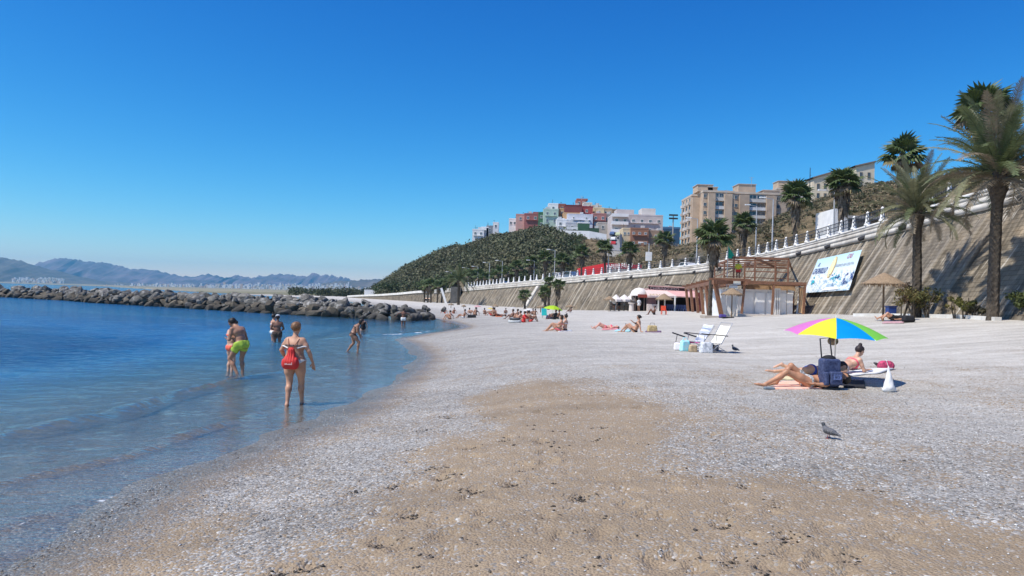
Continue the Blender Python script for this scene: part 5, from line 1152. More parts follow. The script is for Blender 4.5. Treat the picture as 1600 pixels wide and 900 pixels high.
# dark core so that no light shows through the pile
mb = MB(); prev = None
for s in np.arange(0, TOTL-6, 4.0):
    a_ = bw_pt(s, 1.2); b_ = bw_pt(s, 4.6)
    if prev is not None: mb.add([(*prev[0], -1), (*a_, -1), (*a_, .95), (*prev[0], .95), (*prev[1], -1), (*b_, -1), (*b_, 1.1), (*prev[1], 1.1)], [(0, 1, 2, 3), (3, 2, 6, 7), (7, 6, 5, 4)])
    prev = (a_, b_)
mb.build('core', mat('rock_core', (.08, .075, .065), .95, .3, 2), bw, world=True)
# ================================================================== LIFEGUARD / TIMBER TOWER
YF = 62.0
def P3(u, v, Y): return Vector(at(u, v, Y))
gz = ground(22, 63)
tw = root('lifeguard_station', 'timber framed lifeguard station with open upper deck and white cabin below', 'lifeguard station', (22, 64, gz))
def W_(b, nm, m_, par=None): return b.build(nm, m_, par or tw, world=True)
zF = 4.25      # deck height
xl, xr = P3(1158, 441, YF).x, P3(1256, 446, YF).x
YB = 76.0; xbl, xbr = xl+1.7, min(xr+.9, 25.4)
# lower front posts
for u, yy in ((1158, YF), (1206, YF), (1255, YF)):
    b = P3(u, 489, yy); mb = MB(); mb.bar((b.x, yy, ground(b.x, yy)-.2), (b.x+(.25 if u < 1200 else .1), yy, zF-.1), .16); W_(mb, 'post', M['wood'])
b = P3(1239, 486, 66); mb = MB(); mb.bar((b.x, 66, gz-.2), (b.x, 66, zF-.1), .16); W_(mb, 'post', M['wood'])
mb = MB(); mb.bar((xl-.2, YF, zF), (xr+.2, YF, zF), .16, .26); W_(mb, 'beam', M['wood'])
mb = MB(); mb.bar((xr, YF, zF-.02), (xbr, YB, zF-.02), .22, .3); W_(mb, 'beam', M['wood'])
mb = MB(); mb.bar((xl, YF+.2, zF-.02), (xbl, YB, zF-.02), .22, .3); W_(mb, 'beam', M['wood'])
# deck boards
k = 0
y_ = YF+.3
while y_ < YB:
    f = (y_-YF)/(YB-YF); mb = MB(); mb.box(((xl+xr)/2+f*1.2, y_, zF+.12), (xr-xl-.25, .28, .07)); W_(mb, 'deck_board', M['woodt']); y_ += .42
mb = MB(); mb.box(((xl+xr)/2+.5, YF+2.4, zF-.35), (xr-xl-.6, .12, .5)); W_(mb, 'fascia', M['woodt'])
# upper frame
ux0, ux1 = P3(1147, 403, YF+.3).x, P3(1232, 405, YF+.3).x; zU = P3(1190, 403.5, YF+.3).z
uy1 = 77.0; ub0, ub1 = P3(1117, 414, uy1).x, P3(1180, 409, uy1).x+2.2
for (x_, y_) in ((ux0, YF+.3), (P3(1180, 404, YF+.3).x, YF+.3), (P3(1212, 404, YF+4).x, YF+4), (ux1, YF+.3), (P3(1132, 410, 69).x, 69), (ub0, uy1), (P3(1164, 410, 69.5).x, 69.5), (ub1, uy1)):
    mb = MB(); mb.bar((x_, y_, zF-.05 if x_ > xl+.1 else zF-.3), (x_, y_, zU), .12); W_(mb, 'post', M['wood'])
for a_, b_ in (((ux0, YF+.3), (ux1, YF+.3)), ((ux0, YF+.3), (ub0, uy1)), ((ux1, YF+.3), (ub1+1.6, uy1)), ((ub0, uy1), (ub1+1.6, uy1)), ((P3(1180, 404, YF+.3).x, YF+.3), (ub1, uy1))):
    mb = MB(); mb.bar((*a_, zU+.0), (*b_, zU+.0), .12, .18); W_(mb, 'beam', M['wood'])
for i in range(4):
    f = (i+.9)/4.4; x0 = ux0+(ub0-ux0)*f; x1 = ux1+(ub1+1.6-ux1)*f; y_ = YF+.3+(uy1-YF-.3)*f
    mb = MB(); mb.bar((x0, y_, zU-.02+.15), (x1, y_, zU-.02+.15), .08, .12); W_(mb, 'rafter', M['wood'])
    mb = MB(); mb.box((x0+(x1-x0)*(.3+.17*i), y_+.6, zU+.24), (abs(x1-x0)*.28, .9, .04)); W_(mb, 'roof_slat', M['woodt'])
for h_ in (.95,):
    mb = MB(); mb.bar((P3(1165, 400, YF+.3).x, YF+.3, zF+h_), (ux1, YF+.3, zF+h_), .06, .09); W_(mb, 'rail', M['wood'])
    mb = MB(); mb.bar((ux0, YF+.5, zF+h_), (ub0, uy1, zF+h_), .06, .09); W_(mb, 'rail', M['wood'])
mb = MB(); mb.bar((P3(1130, 400, 70).x, 70, zF+.75), (ub1, 72, zF+.75), .05, .08); W_(mb, 'rail', M['wood'])
# left pergola running back from the corner
pa_, pb_ = P3(1118, 441, 61), P3(1071, 450.5, 90); pa_.z = zF-.1; pb_.z = zF-.1
mb = MB(); mb.bar(pa_, pb_, .2, .32); W_(mb, 'beam', M['wood'])
qa_, qb_ = Vector((pa_.x+2.6, 61, zF-.1)), Vector((pb_.x+1.6, 90, zF-.1)); mb = MB(); mb.bar(qa_, qb_, .2, .3); W_(mb, 'beam', M['wood'])
mb = MB(); mb.bar(pa_-Vector((.2, 0, 0)), Vector((xl, YF, zF)), .2, .32); W_(mb, 'beam', M['wood'])
for i, u in enumerate((1117, 1103, 1095, 1087, 1079, 1072)):
    lo, hi = 0., 1.
    for _ in range(24):
        md = (lo+hi)/2; q = pa_.lerp(pb_, md)
        if px(q)[0] > u: lo = md
        else: hi = md
    q = pa_.lerp(pb_, lo); r_ = .35+.35*(i == 0)
    mb = MB(); mb.bar((q.x+r_, q.y, ground(q.x, q.y)-.2), (q.x, q.y, zF-.1), .24, .34); W_(mb, 'post', M['wood'])
    q2 = qa_.lerp(qb_, lo); mb = MB(); mb.bar((q.x-.5, q.y, zF+.16), (q2.x+.4, q2.y, zF+.16), .12, .2); W_(mb, 'rafter', M['wood'])
for i in range(14):
    f = (i+.5)/14; q = pa_.lerp(pb_, f); q2 = qa_.lerp(qb_, f); mb = MB(); mb.box(((q.x+q2.x)/2, q.y, zF+.30), (abs(q2.x-q.x)*.9, .5, .04)); W_(mb, 'roof_slat', M['woodt'])
# white cabin and its doors
cx0, cx1, cy0, cy1, cz1 = xl+.1, xr-1.05, YF+1.1, YF+12, zF-.55
mb = MB(); mb.box(((cx0+cx1)/2, (cy0+cy1)/2, (gz-.3+cz1)/2), (cx1-cx0, cy1-cy0, cz1-gz+.3)); W_(mb, 'cabin', wm((.76, .73, .69)))
mb = MB(); mb.box((cx0+1.3-1.9, cy0+3, (gz-.3+cz1)/2), (1.3, 5.0, cz1-gz+.2)); W_(mb, 'cabin', M['white'])
def pu(u): return P3(u, 470, cy0).x
for (a_, b_, pn) in ((1162, 1175.5, 1), (1179.5, 1194, 1), (1197, 1207, 0), (1217, 1228, 1), (1229, 1238, 1)):
    x0, x1 = pu(a_), pu(b_); zz0 = gz+.05; zz1 = cz1-.28
    mb = MB(); mb.box(((x0+x1)/2, cy0-.06, (zz0+zz1)/2), (x1-x0, .12, zz1-zz0)); d_ = W_(mb, 'door', M['white'])
    if pn:
        mb = MB()
        for xx in (x0+.06, x1-.06): mb.box((xx, cy0-.15, (zz0+zz1)/2), (.09, .05, zz1-zz0-.02))
        for z__ in (zz0+.12, zz1-.08, (zz0+zz1)/2+.1): mb.box(((x0+x1)/2, cy0-.148, z__), (x1-x0-.22, .045, .08))
        W_(mb, 'door_frame', mat('frame_paint', (.45, .42, .38), .6), d_)
        mb = MB(); mb.box((x1-.16, cy0-.19, zz0+1.0), (.06, .06, .18)); W_(mb, 'handle', M['dark'], d_)
for u in (1208.5, 1211.5, 1214.5): mb = MB(); mb.box((pu(u), cy0-.3, gz+1.15), (.1, .5, 2.3)); W_(mb, 'partition', wm((.72, .70, .67)))
# tilted white boards leaning under the deck (surfboards and paddles)
for u, c in ((1230, M['white']), (1247, M['white'])):
    mb = MB(); x0 = P3(u, 485, YF+1.6).x; mb.bar((x0, YF+1.5, gz-.05), (x0+.5, YF+2.2, gz+2.2), .5, .06, up=(0, 1, 0)); W_(mb, 'board', c)
mb = MB(); mb.box((xr+.1, YF+.6, gz+1.35), (.14, 1.1, 2.2)); W_(mb, 'side_panel', M['woodt'])
# brick side room at the right
mb = MB(); mb.box((xr-.55, YF+6, (gz+cz1)/2-.1), (.9, 6.2, cz1-gz+.1)); W_(mb, 'side_wall', wm((.40, .31, .25)))
# sign boards on the beam, platform kerb
mb = MB(); x0 = P3(1148, 444, YF-.4); mb.box((x0.x, YF-.35, zF-.0), (1.0, .1, .5)); mb.box((x0.x-.1, YF-.33, zF-.42), (.7, .1, .22)); W_(mb, 'sign_board', mat('pale_board', (.62, .66, .66), .5))
mb = MB(); mb.box(((xl+xr)/2+.3, YF+.4, gz-.05), (xr-xl+1.4, 2.4, .22)); W_(mb, 'plinth', wm((.58, .52, .46)))
mb = MB(); q = at(1116, 485, 60.4); mb.box((q[0], 60.4, ground(q[0], 60.4)+.05), (1.9, 1.6, .2)); W_(mb, 'plinth', wm((.42, .36, .30)))
# green flag
mb = MB(); fx, fy = P3(1136, 440, 63).x, 63.0; zt = P3(1135.5, 387, 63).z; fl = root('flag', 'green triangular beach flag on a pole at the timber tower', 'flag', (fx, fy, zF))
mb.cyl((fx, fy, ground(fx, fy)), (fx, fy, zt+.15), .045, .035, 6); mb.build('flagpole', M['galv'], fl, world=True)
mb = MB(); nn = 8; vs = []
for i in range(nn+1):
    f = i/nn; hh = 1.0*(1-f*.92); dxx = f*.62; vs.append((fx+.04+dxx, fy+.10*math.sin(f*7), zt-.15-f*.75+hh*.35)); vs.append((fx+.04+dxx, fy+.10*math.sin(f*7+.8), zt-.15-f*.75-hh*.75))
mb.add(vs, [(2*i, 2*i+1, 2*i+3, 2*i+2) for i in range(nn)]); mb.build('cloth', mat('green_cloth', (.02, .42, .28), .7, .06, 3, trans=.25), fl, world=True)
# pale tower ladder sheet
# ================================================================== BEACH BAR
YK = 96.0; kz = ground(17, 96)
bar = root('beach_bar', 'pink roofed beach bar with a dark lettered sign board', 'beach bar', (18, 97, kz))
def B_(b, nm, m_, par=None, sm=False): return b.build(nm, m_, par or bar, world=True, smooth=sm)
pk = mat('pink_canvas', (.66, .38, .36), .8, .08, 1.5); pk2 = mat('pale_pink_canvas', (.72, .56, .50), .8, .08, 1.5)
xA, xB, xC = P3(1014, 489, YK).x, P3(1090, 489, YK).x, P3(991, 489, YK).x
def Zv(u, v, Y=YK): return P3(u, v, Y).z
mb = MB(); mb.box(((xA+xB)/2, YK+4.5, (kz+Zv(1050, 464))/2), (xB-xA, .3, Zv(1050, 464)-kz)); B_(mb, 'back_wall', M['void'])
mb = MB(); mb.box((xB+.2, YK+2.2, kz+1.3), (.4, 4.4, 2.7)); B_(mb, 'side_wall', mat('dark_red_panel', (.16, .04, .035), .7))
# flat roof with pink valance
zr0, zr1 = Zv(1050, 461.5), Zv(1050, 452.5)
mb = MB(); mb.add([(xA, YK-.3, zr0), (xB, YK-.3, zr0-.15), (xB, YK+1.6, zr1-.1), (xA, YK+1.6, zr1), (xA, YK-.25, zr0-.12), (xB, YK-.25, zr0-.27)], [(0, 1, 2, 3), (0, 4, 5, 1)]); B_(mb, 'awning', pk)
mb = MB(); mb.box(((xA+xB)/2, YK+3.2, zr1+.02), (xB-xA, 3.3, .12)); B_(mb, 'roof', pk)
sg = [P3(1014, 447.3, YK+1.5), P3(1072, 450.5, YK+1.5)]
mb = MB(); mb.add([(sg[0].x, YK+1.5, sg[0].z-.5), (sg[1].x, YK+1.5, sg[1].z-.45), (sg[1].x, YK+1.5, sg[1].z), (sg[0].x, YK+1.5, sg[0].z), (sg[0].x, YK+1.62, sg[0].z-.5), (sg[1].x, YK+1.62, sg[1].z-.45), (sg[1].x, YK+1.62, sg[1].z), (sg[0].x, YK+1.62, sg[0].z)], [(0, 1, 2, 3), (4, 7, 6, 5), (3, 2, 6, 7), (0, 3, 7, 4), (1, 5, 6, 2), (0, 4, 5, 1)]); sb = B_(mb, 'sign_board', mat('maroon_board', (.045, .012, .014), .5))
mb = MB(); mb.bar(sg[0]+Vector((-.1, 0, .07)), sg[1]+Vector((.3, 0, .07)), .35, .1); B_(mb, 'trim', pk)
mb = MB(); mb.bar(P3(1040, 444.6, YK+2.6), P3(1066, 446.8, YK+2.6), .9, .12); B_(mb, 'roof_slab', M['void'])
d_ = sg[1]-sg[0]; c_ = sg[0].lerp(sg[1], .42); c_.y -= .04; c_.z -= .24
text_mesh('CHIRINGUITO', 'lettering', .52, mat('sign_letter', (.75, .62, .58), .6), frame(c_-bar.location, d_, (0, 0, 1)), sb, sx=1.15) if False else text_mesh('CHIRINGUITO', 'lettering', .5, mat('sign_letter', (.75, .62, .58), .6), frame(c_-bar.location, d_, (0, 0, 1)), bar, sx=1.2)
# small pale front gable awning with a lettered strip
a0, a1 = P3(1013, 452, YK-1.2), P3(1040, 459, YK-1.2)
mb = MB(); mb.add([(a0.x-.1, YK-1.2, Zv(1014, 462)), (a1.x+1.5, YK-1.2, Zv(1030, 462)), (a1.x+.6, YK+1.2, Zv(1014, 453)), (a0.x, YK+1.2, Zv(1014, 453)), (a0.x-.1, YK-1.18, Zv(1014, 465)), (a1.x+1.5, YK-1.18, Zv(1030, 464.5))], [(0, 1, 2, 3), (0, 4, 5, 1)]); B_(mb, 'front_awning', pk2)
text_mesh('BAR PLAYA', 'lettering', .34, mat('gold_letter', (.45, .33, .12), .6), frame(Vector((a0.x+1.1, YK-1.26, Zv(1022, 460.5)))-bar.location, (1, 0, 0), (0, .6, .8)), bar, sx=1.1)
# round pale tent roof at the left
tc_ = P3(1003, 455, YK+1); mb = MB(); rT = (P3(1016, 460, YK).x-P3(986, 460, YK).x)/2
mb.lathe([(rT, 0), (rT*.97, .16), (rT*.8, .62), (rT*.45, .95), (.02, 1.08)], 16, (P3(1002, 460, YK).x, YK+1.5, Zv(1000, 462))); B_(mb, 'tent_roof', mat('cream_canvas', (.74, .68, .63), .8, .06, 2), sm=True)
mb = MB(); mb.box((P3(1003, 470, YK).x, YK+2.8, kz+1.1), (2*rT-.4, .2, 2.3)); B_(mb, 'tent_back', M['void'])
for u in (992, 997, 1006, 1011.5): mb = MB(); b = P3(u, 489, YK+.4); mb.bar((b.x, YK+.4, kz-.1), (b.x, YK+.4, Zv(u, 462)), .1); B_(mb, 'post', mat('dark_post', (.14, .10, .09), .7))
mb = MB(); mb.box((P3(1006, 466, YK).x, YK+.2, Zv(1006, 462.4)), (1.5, .12, .42)); B_(mb, 'small_sign', mat('red_sign', (.30, .06, .04), .6))
# counter hut, white posts, blue chairs, benches
mb = MB(); b0 = P3(1012, 489, YK-.6).x; b1 = P3(1028, 489, YK-.6).x; mb.box(((b0+b1)/2, YK-.2, kz+.45), (b1-b0, 1.2, 1.0)); B_(mb, 'counter', mat('pale_counter', (.58, .50, .47), .8, .1, 6))
mb = MB(); mb.box(((b0+b1)/2, YK+.6, kz+1.65), (b1-b0-.1, .3, 1.35)); B_(mb, 'hatch', mat('dim_pink', (.25, .15, .16), .8))
for u, yy in ((1028.5, 94), (1054, 93.5), (1038, 96)): mb = MB(); b = P3(u, 489, yy); mb.bar((b.x, yy, ground(b.x, yy)-.2), (b.x, yy, Zv(u, 462.5, yy)), .16); B_(mb, 'post', M['white'])
for i in range(9):
    xx = P3(1040+i*3.7, 487, YK+.2).x; mb = MB(); mb.box((xx, YK+.3, kz+.45), (.42, .4, .06)); mb.box((xx, YK+.5, kz+.72), (.42, .05, .5))
    for sx_ in (-.18, .18): mb.bar((xx+sx_, YK+.12, kz-.05), (xx+sx_, YK+.12, kz+.45), .04); mb.bar((xx+sx_, YK+.48, kz-.05), (xx+sx_, YK+.48, kz+.45), .04)
    tag(mb.build('chair', [mat('blue_plastic', (.10, .14, .32), .5), ]), 'blue terrace chair under the pink awning, %s' % ['leftmost in the row', 'second in the row from the left', 'third in the row from the left', 'fourth in the row from the left', 'middle one of the row', 'fourth in the row from the right', 'third in the row from the right', 'second in the row from the right', 'rightmost in the row'][i], 'chair', 'terrace chairs of the beach bar')
# thatched parasols
def thatch(label, X_, Y_, zt, R_, hc, grp='thatched straw parasols', pole=.07, seed=0):
    z0 = ground(X_, Y_); rt = root('straw_parasol', label, 'parasol', (X_, Y_, z0), 0, grp); h = zt-z0
    mb = MB(); mb.cyl((0, 0, -.3), (0, 0, h-.1), pole, pole*.85, 8); mb.build('pole', M['pole'], rt)
    rr_ = random.Random(seed); mb = MB(); n = 22
    prof = [(.04, h), (.28*R_, h-hc*.22), (.6*R_, h-hc*.55), (R_*.93, h-hc*.92), (R_, h-hc*1.0)]; mb.lathe(prof, n, wob=.03)
    for i in range(90):      # ragged fringe and strands
        a = rr_.uniform(0, 6.283); r1_ = R_*rr_.uniform(.86, 1.0); w = .05; z_ = h-hc*(.86+.1*rr_.random()); c = Vector((math.cos(a)*r1_, math.sin(a)*r1_, z_)); t_ = Vector((-math.sin(a), math.cos(a), 0))*w
        e = c*1.0+Vector((math.cos(a)*.06, math.sin(a)*.06, -rr_.uniform(.1, .26))); mb.add([c-t_, c+t_, e], [(0, 1, 2)])
    mb.build('thatch', M['straw'], rt)
    mb = MB(); 
    for i in range(6): a = i*math.pi/3; mb.bar((0, 0, h-hc*.5), (math.cos(a)*R_*.9, math.sin(a)*R_*.9, h-hc*.98), .04)
    mb.build('spokes', M['pole'], rt); return rt
def th_px(label, u, vb, vt, R_px, vedge, seed, Y_=None):
    p = gp(u, vb) if Y_ is None else at(u, vb, Y_); Y_ = p[1]; zt = at(u, vt, Y_)[2]; R_ = R_px*Y_/1150; hc = (vedge-vt)*Y_/1150; return thatch(label, p[0], Y_, zt, R_, hc, seed=seed, pole=.055+.0*Y_)
th_px('nearest thatched parasol, with someone lying at its foot', 1379.5, 502.5, 426, 33, 444, 1, 37.0)
th_px('thatched parasol standing in front of the white cabin', 1143, 497, 450, 17.5, 460, 2, 60.0)
th_px('thatched parasol against the pink awning of the bar', 1037, 489, 458.5, 14, 468, 3, 93)
th_px('thatched parasol left of the cream terrace canopies', 951.5, 489, 462.5, 9, 468, 4, 96)
th_px('small far thatched parasol before the wall left of the bar', 890.5, 487.5, 476, 8, 479, 5, 112)
th_px('small far thatched parasol in front of the white buttress', 844.5, 491, 477, 6, 479.5, 6, 96)
th_px('tiny thatched parasol near the middle of the far beach', 773.5, 485, 475.5, 5, 478, 7, 120)
th_px('tiny thatched parasol beneath the bushy date palm', 704.5, 483.5, 474, 4.5, 475.5, 8, 135)
th_px('tiny thatched parasol right of the bushy date palm', 724.5, 484.5, 476, 3.5, 478, 9, 135)
# cream canopies of the terrace with tables
for i, (u, w) in enumerate(((962, 9), (975, 10.5), (985, 8.5))):
    p = at(u, 487, 97+i*.8); z0 = ground(p[0], p[1]); zt = at(u, 460, p[1])[2]; R_ = w*p[1]/1150; rt = root('terrace_parasol', 'cream square terrace canopy beside the bar, %s' % ['left one', 'middle one', 'right one'][i], 'parasol', (p[0], p[1], z0), 0, 'cream canopies of the bar terrace')
    h = zt-z0; mb = MB(); mb.cyl((0, 0, 0), (0, 0, h), .05, .05, 6); mb.build('pole', M['galv'], rt)
    mb = MB(); mb.lathe([(.02, h), (R_*.7, h-.45), (R_*1.12, h-.66), (R_*1.12, h-.95)], 8); mb.build('canopy', mat('cream_canvas', (.74, .68, .63), .8, .06, 2), rt)
mb = MB(); p = at(986.5, 487, 95.5); z0 = ground(p[0], p[1]); mb.cyl((p[0], p[1], z0), (p[0], p[1], z0+1.0), .33, .3, 12); mb.cyl((p[0], p[1], z0+1.0), (p[0], p[1], z0+1.12), .45, .45, 12); tag(mb.build('round_counter', wm((.66, .58, .52))), 'round pale stand at the right end of the bar terrace', 'stand')
for i, u in enumerate((954, 960, 967, 975, 981)):
    p = at(u, 488, 97.5); z0 = ground(p[0], p[1]); rt = root('terrace_table', 'small dark table under the cream terrace canopies, %s' % ['leftmost', 'second from the left', 'middle one', 'second from the right', 'rightmost'][i], 'table', (p[0], p[1], z0), 0, 'tables on the bar terrace'); mb = MB(); mb.box((0, 0, .74), (.8, .8, .05)); mb.build('table_top', mat('dim_top', (.14, .13, .10), .7), rt); mb = MB(); mb.cyl((0, 0, 0), (0, 0, .72), .05, .05, 6); mb.build('leg', M['dark'], rt)
# dark windbreak behind terrace
mb = MB(); a_ = at(953, 488, 99.5); b_ = at(991, 488, 99.5); mb.box(((a_[0]+b_[0])/2, 99.6, kz+.75), (b_[0]-a_[0], .12, 1.5)); tag(mb.build('windbreak', mat('windbreak_cloth', (.07, .06, .055), .9)), 'dark windbreak behind the bar terrace', 'windbreak')
# blue bin, low kerb
p = at(1392, 488.5, 44); z0 = ground(p[0], 44); r_ = root('bin', 'blue litter bin standing by the wall behind the nearest thatched parasol', 'bin', (p[0], 44, z0)); mb = MB(); mb.box((0, 0, .28), (.42, .38, .56), taper=1.12); mb.build('body', mat('blue_bin', (.02, .05, .20), .45, .05), r_); mb = MB(); mb.box((0, 0, .6), (.54, .48, .07)); mb.build('lid', mat('blue_lid', (.015, .03, .12), .45, .05), r_)
r_ = root('kerb', 'low white kerb running along the foot of the wall', 'kerb', at(1340, 492, 44)); prev = None
for (u, v, Y_) in ((1336, 492.5, 48), (1362, 491.5, 46), (1389, 490.5, 44), (1417, 490.5, 42), (1450, 492.5, 39.4), (1500, 496, 36), (1560, 500, 32.5)):
    p = at(u, v, Y_); q = Vector((p[0], p[1], ground(p[0], p[1])+.05))
    if prev is not None:
        for j in range(3):
            mb = MB(); mb.bar(prev.lerp(q, j/3+.004), prev.lerp(q, (j+1)/3-.004), .28, .26); mb.build('kerb_stone', M['curb'], r_, world=True)
    prev = q
# ------------------------------------------------------------------ banner
bn = root('banner', 'big pale blue beach banner with a yellow surfboard fixed to the wall', 'banner', Vector(BNR[0]))
bl, brr, trr, tl = [Vector(q) for q in BNR]
nrm = (brr-bl).cross(tl-bl).normalized()
if nrm.x > 0: nrm = -nrm
for q in (bl, brr, trr, tl): q += nrm*.13
def bp_(a, b, o=0.0): return bl.lerp(brr, a).lerp(tl.lerp(trr, a), b)+nrm*o
G_ = 12; vs = []; fs = []
for j in range(G_+1):
    for i in range(G_+1): vs.append(bp_(i/G_, j/G_, .015*math.sin(i*2.1)*math.cos(j*1.7))-bn.location)
for j in range(G_):
    for i in range(G_): k = j*(G_+1)+i; fs.append((k, k+1, k+G_+2, k+G_+1))
me = np_mesh('sheet', vs, np.array(fs)); fattr(me, 'bv', [j/G_ for j in range(G_+1) for i in range(G_+1)]); fattr(me, 'bu', [i/G_ for j in range(G_+1) for i in range(G_+1)])
mt = bpy.data.materials.new('banner_print'); mt.use_nodes = True; nt = mt.node_tree; B = nt.nodes['Principled BSDF']
cb = N(nt, 'ShaderNodeCombineXYZ'); nt.links.new(math_(nt, 'MULTIPLY', attr(nt, 'bu').outputs['Fac'], 5), cb.inputs[0]); nt.links.new(math_(nt, 'MULTIPLY', attr(nt, 'bv').outputs['Fac'], 3.0), cb.inputs[1])
n1 = N(nt, 'ShaderNodeTexNoise', inputs={'Scale': 3.2, 'Detail': 5.0, 'Roughness': .7, 'Distortion': 1.2}); nt.links.new(cb.outputs[0], n1.inputs[0])
c1 = ramp(nt, attr(nt, 'bv').outputs['Fac'], [(0, (.66, .72, .74)), (.45, (.74, .77, .78)), (.62, (.64, .74, .78)), (1, (.46, .67, .74))])
lo_ = N(nt, 'ShaderNodeMapRange', inputs={1: .60, 2: .42}); nt.links.new(attr(nt, 'bv').outputs['Fac'], lo_.inputs[0])
sp_ = N(nt, 'ShaderNodeMapRange', inputs={1: .535, 2: .56}); nt.links.new(n1.outputs['Fac'], sp_.inputs[0])
c2 = mixc(nt, math_(nt, 'MULTIPLY', math_(nt, 'MULTIPLY', lo_.outputs[0], sp_.outputs[0]), .8), c1, (.14, .30, .42)); nt.links.new(c2, B.inputs['Base Color']); B.inputs['Roughness'].default_value = .7
me.materials.append(mt); new_obj('sheet', me, bn)
xd = (brr-bl); ud = (tl-bl)
def btext(s, a, b, size, m_, sx=1.0): return text_mesh(s, 'lettering', size, m_, frame(bp_(a, b, .05)-bn.location, xd, ud), bn, .008, sx)
def bshape(nm, pts, m_, o=.045):
    mb = MB(); c = [bp_(a, b, o)-bn.location for a, b in pts]; mb.add(c, [tuple(range(len(c)))]); return mb.build(nm, m_, bn)
navy = mat('navy_print', (.03, .07, .22), .7, .03); teal = mat('teal_print', (.04, .42, .50), .7, .1); greyb = mat('grey_blue_print', (.20, .30, .42), .7, .05)
bH = ud.length; bL = xd.length
btext('PLAYA EL', .12, .80, bH*.13, navy, .8) if False else btext('EL', .12, .80, bH*.12, navy, .9)
btext('CHORRILLO', .20, .60, bH*.2, navy, bL*.36/(bH*.2*6.1)); btext('CEUTA', .16, .47, bH*.12, navy, .9) if False else None
btext('CIUDAD DE CEUTA', .73, .67, bH*.09, mat('grey_print', (.35, .40, .45), .7), bL*.42/(bH*.09*9.6))
btext('CAS', .80, .88, bH*.15, mat('pink_print', (.50, .22, .30), .7), .9)
sbp = []
for i in range(20):
    a = 2*math.pi*i/20; lx = math.cos(a)*.048; ly = math.sin(a)*.34; sbp.append((.475+lx+ly*.02, .66+ly*.82+lx*.2))
bshape('surfboard_print', [( (a-.475)*1.25+.475, (b-.66)*1.07+.66) for a, b in sbp], mat('orange_print', (.62, .42, .12), .7), .035); bshape('surfboard_print', sbp, mat('yellow_print', (.78, .72, .42), .7), .05)
rn = random.Random(4)
for i in range(26):      # turquoise splash strokes
    a = rn.gauss(.60, .07); b = rn.gauss(.34, .06); l = rn.uniform(.02, .06); t_ = rn.uniform(-.6, 1.4); bshape('splash_print', [(a, b), (a+l*math.cos(t_), b+l*1.6*math.sin(t_)), (a+l*math.cos(t_)+.012, b+l*1.6*math.sin(t_)-.03)], teal if i % 3 else navy, .04+.0005*i)
for i in range(9):
    a = rn.gauss(.10, .03); b = rn.gauss(.28, .04); bshape('splash_print', [(a, b), (a+.03, b+.04), (a+.04, b-.03)], teal, .06+.0005*i)
bshape('fin_print', [(.55, .04), (.63, .04), (.72, .06), (.655, .11), (.63, .23), (.60, .12)], greyb, .055)
bshape('wave_print', [(.42, .0+.02), (.80, .03), (.74, .09), (.62, .11), (.50, .09)], mat('white_print', (.8, .82, .83), .7), .062)
for i in range(14):
    a = .86+rn.uniform(-.06, .1); b = rn.uniform(.1, .38); bshape('wave_print', [(a, b), (a+.05, b+.09), (a+.055, b+.05)], navy, .066+.0005*i)
# ================================================================== PEOPLE (one smooth surface each, grown from a distance field)
def surf_nets(F, org, h):
    S = F < 0; nx, ny, nz = F.shape
    c = [S[i:nx-1+i, j:ny-1+j, k:nz-1+k] for i in (0, 1) for j in (0, 1) for k in (0, 1)]
    s = sum(x.astype(np.int8) for x in c); act = (s > 0) & (s < 8); ids = np.full(act.shape, -1, np.int64); I = np.argwhere(act); ids[act] = np.arange(len(I))
    if len(I) == 0: return None
    acc = np.zeros((len(I), 3)); cnt = np.zeros(len(I))
    for ax in range(3):
        for a in (0, 1):
            for b in (0, 1):
                o0 = np.zeros(3, int); oth = [q for q in range(3) if q != ax]; o0[oth[0]] = a; o0[oth[1]] = b; o1 = o0.copy(); o1[ax] = 1
                p0 = I+o0; p1 = I+o1; f0 = F[p0[:, 0], p0[:, 1], p0[:, 2]]; f1 = F[p1[:, 0], p1[:, 1], p1[:, 2]]; m_ = (f0 < 0) != (f1 < 0)
                t = f0/np.where(f0-f1 == 0, 1, f0-f1); q = p0.astype(float); q[:, ax] += t; acc[m_] += q[m_]; cnt[m_] += 1
    v = acc/cnt[:, None]*h+org; quads = []
    for ax in range(3):
        sl0 = [slice(1, -1)]*3; sl0[ax] = slice(0, -1); sl1 = list(sl0); sl1[ax] = slice(1, None)
        A = S[tuple(sl0)]; B_ = S[tuple(sl1)]
        for flip, msk in ((False, A & ~B_), (True, ~A & B_)):
            P = np.argwhere(msk); off = np.array([1, 1, 1]); off[ax] = 0; P = P+off
            if len(P) == 0: continue
            o = [q for q in range(3) if q != ax]; e1 = np.zeros(3, int); e1[o[0]] = 1; e2 = np.zeros(3, int); e2[o[1]] = 1
            q = [ids[tuple((P-e).T)] for e in (np.zeros(3, int), e1, e1+e2, e2)]; q = np.stack(q, 1)
            if flip != (ax == 1): q = q[:, ::-1]
            quads.append(q)
    q = np.concatenate(quads); q = q[(q >= 0).all(1)]; return v, q
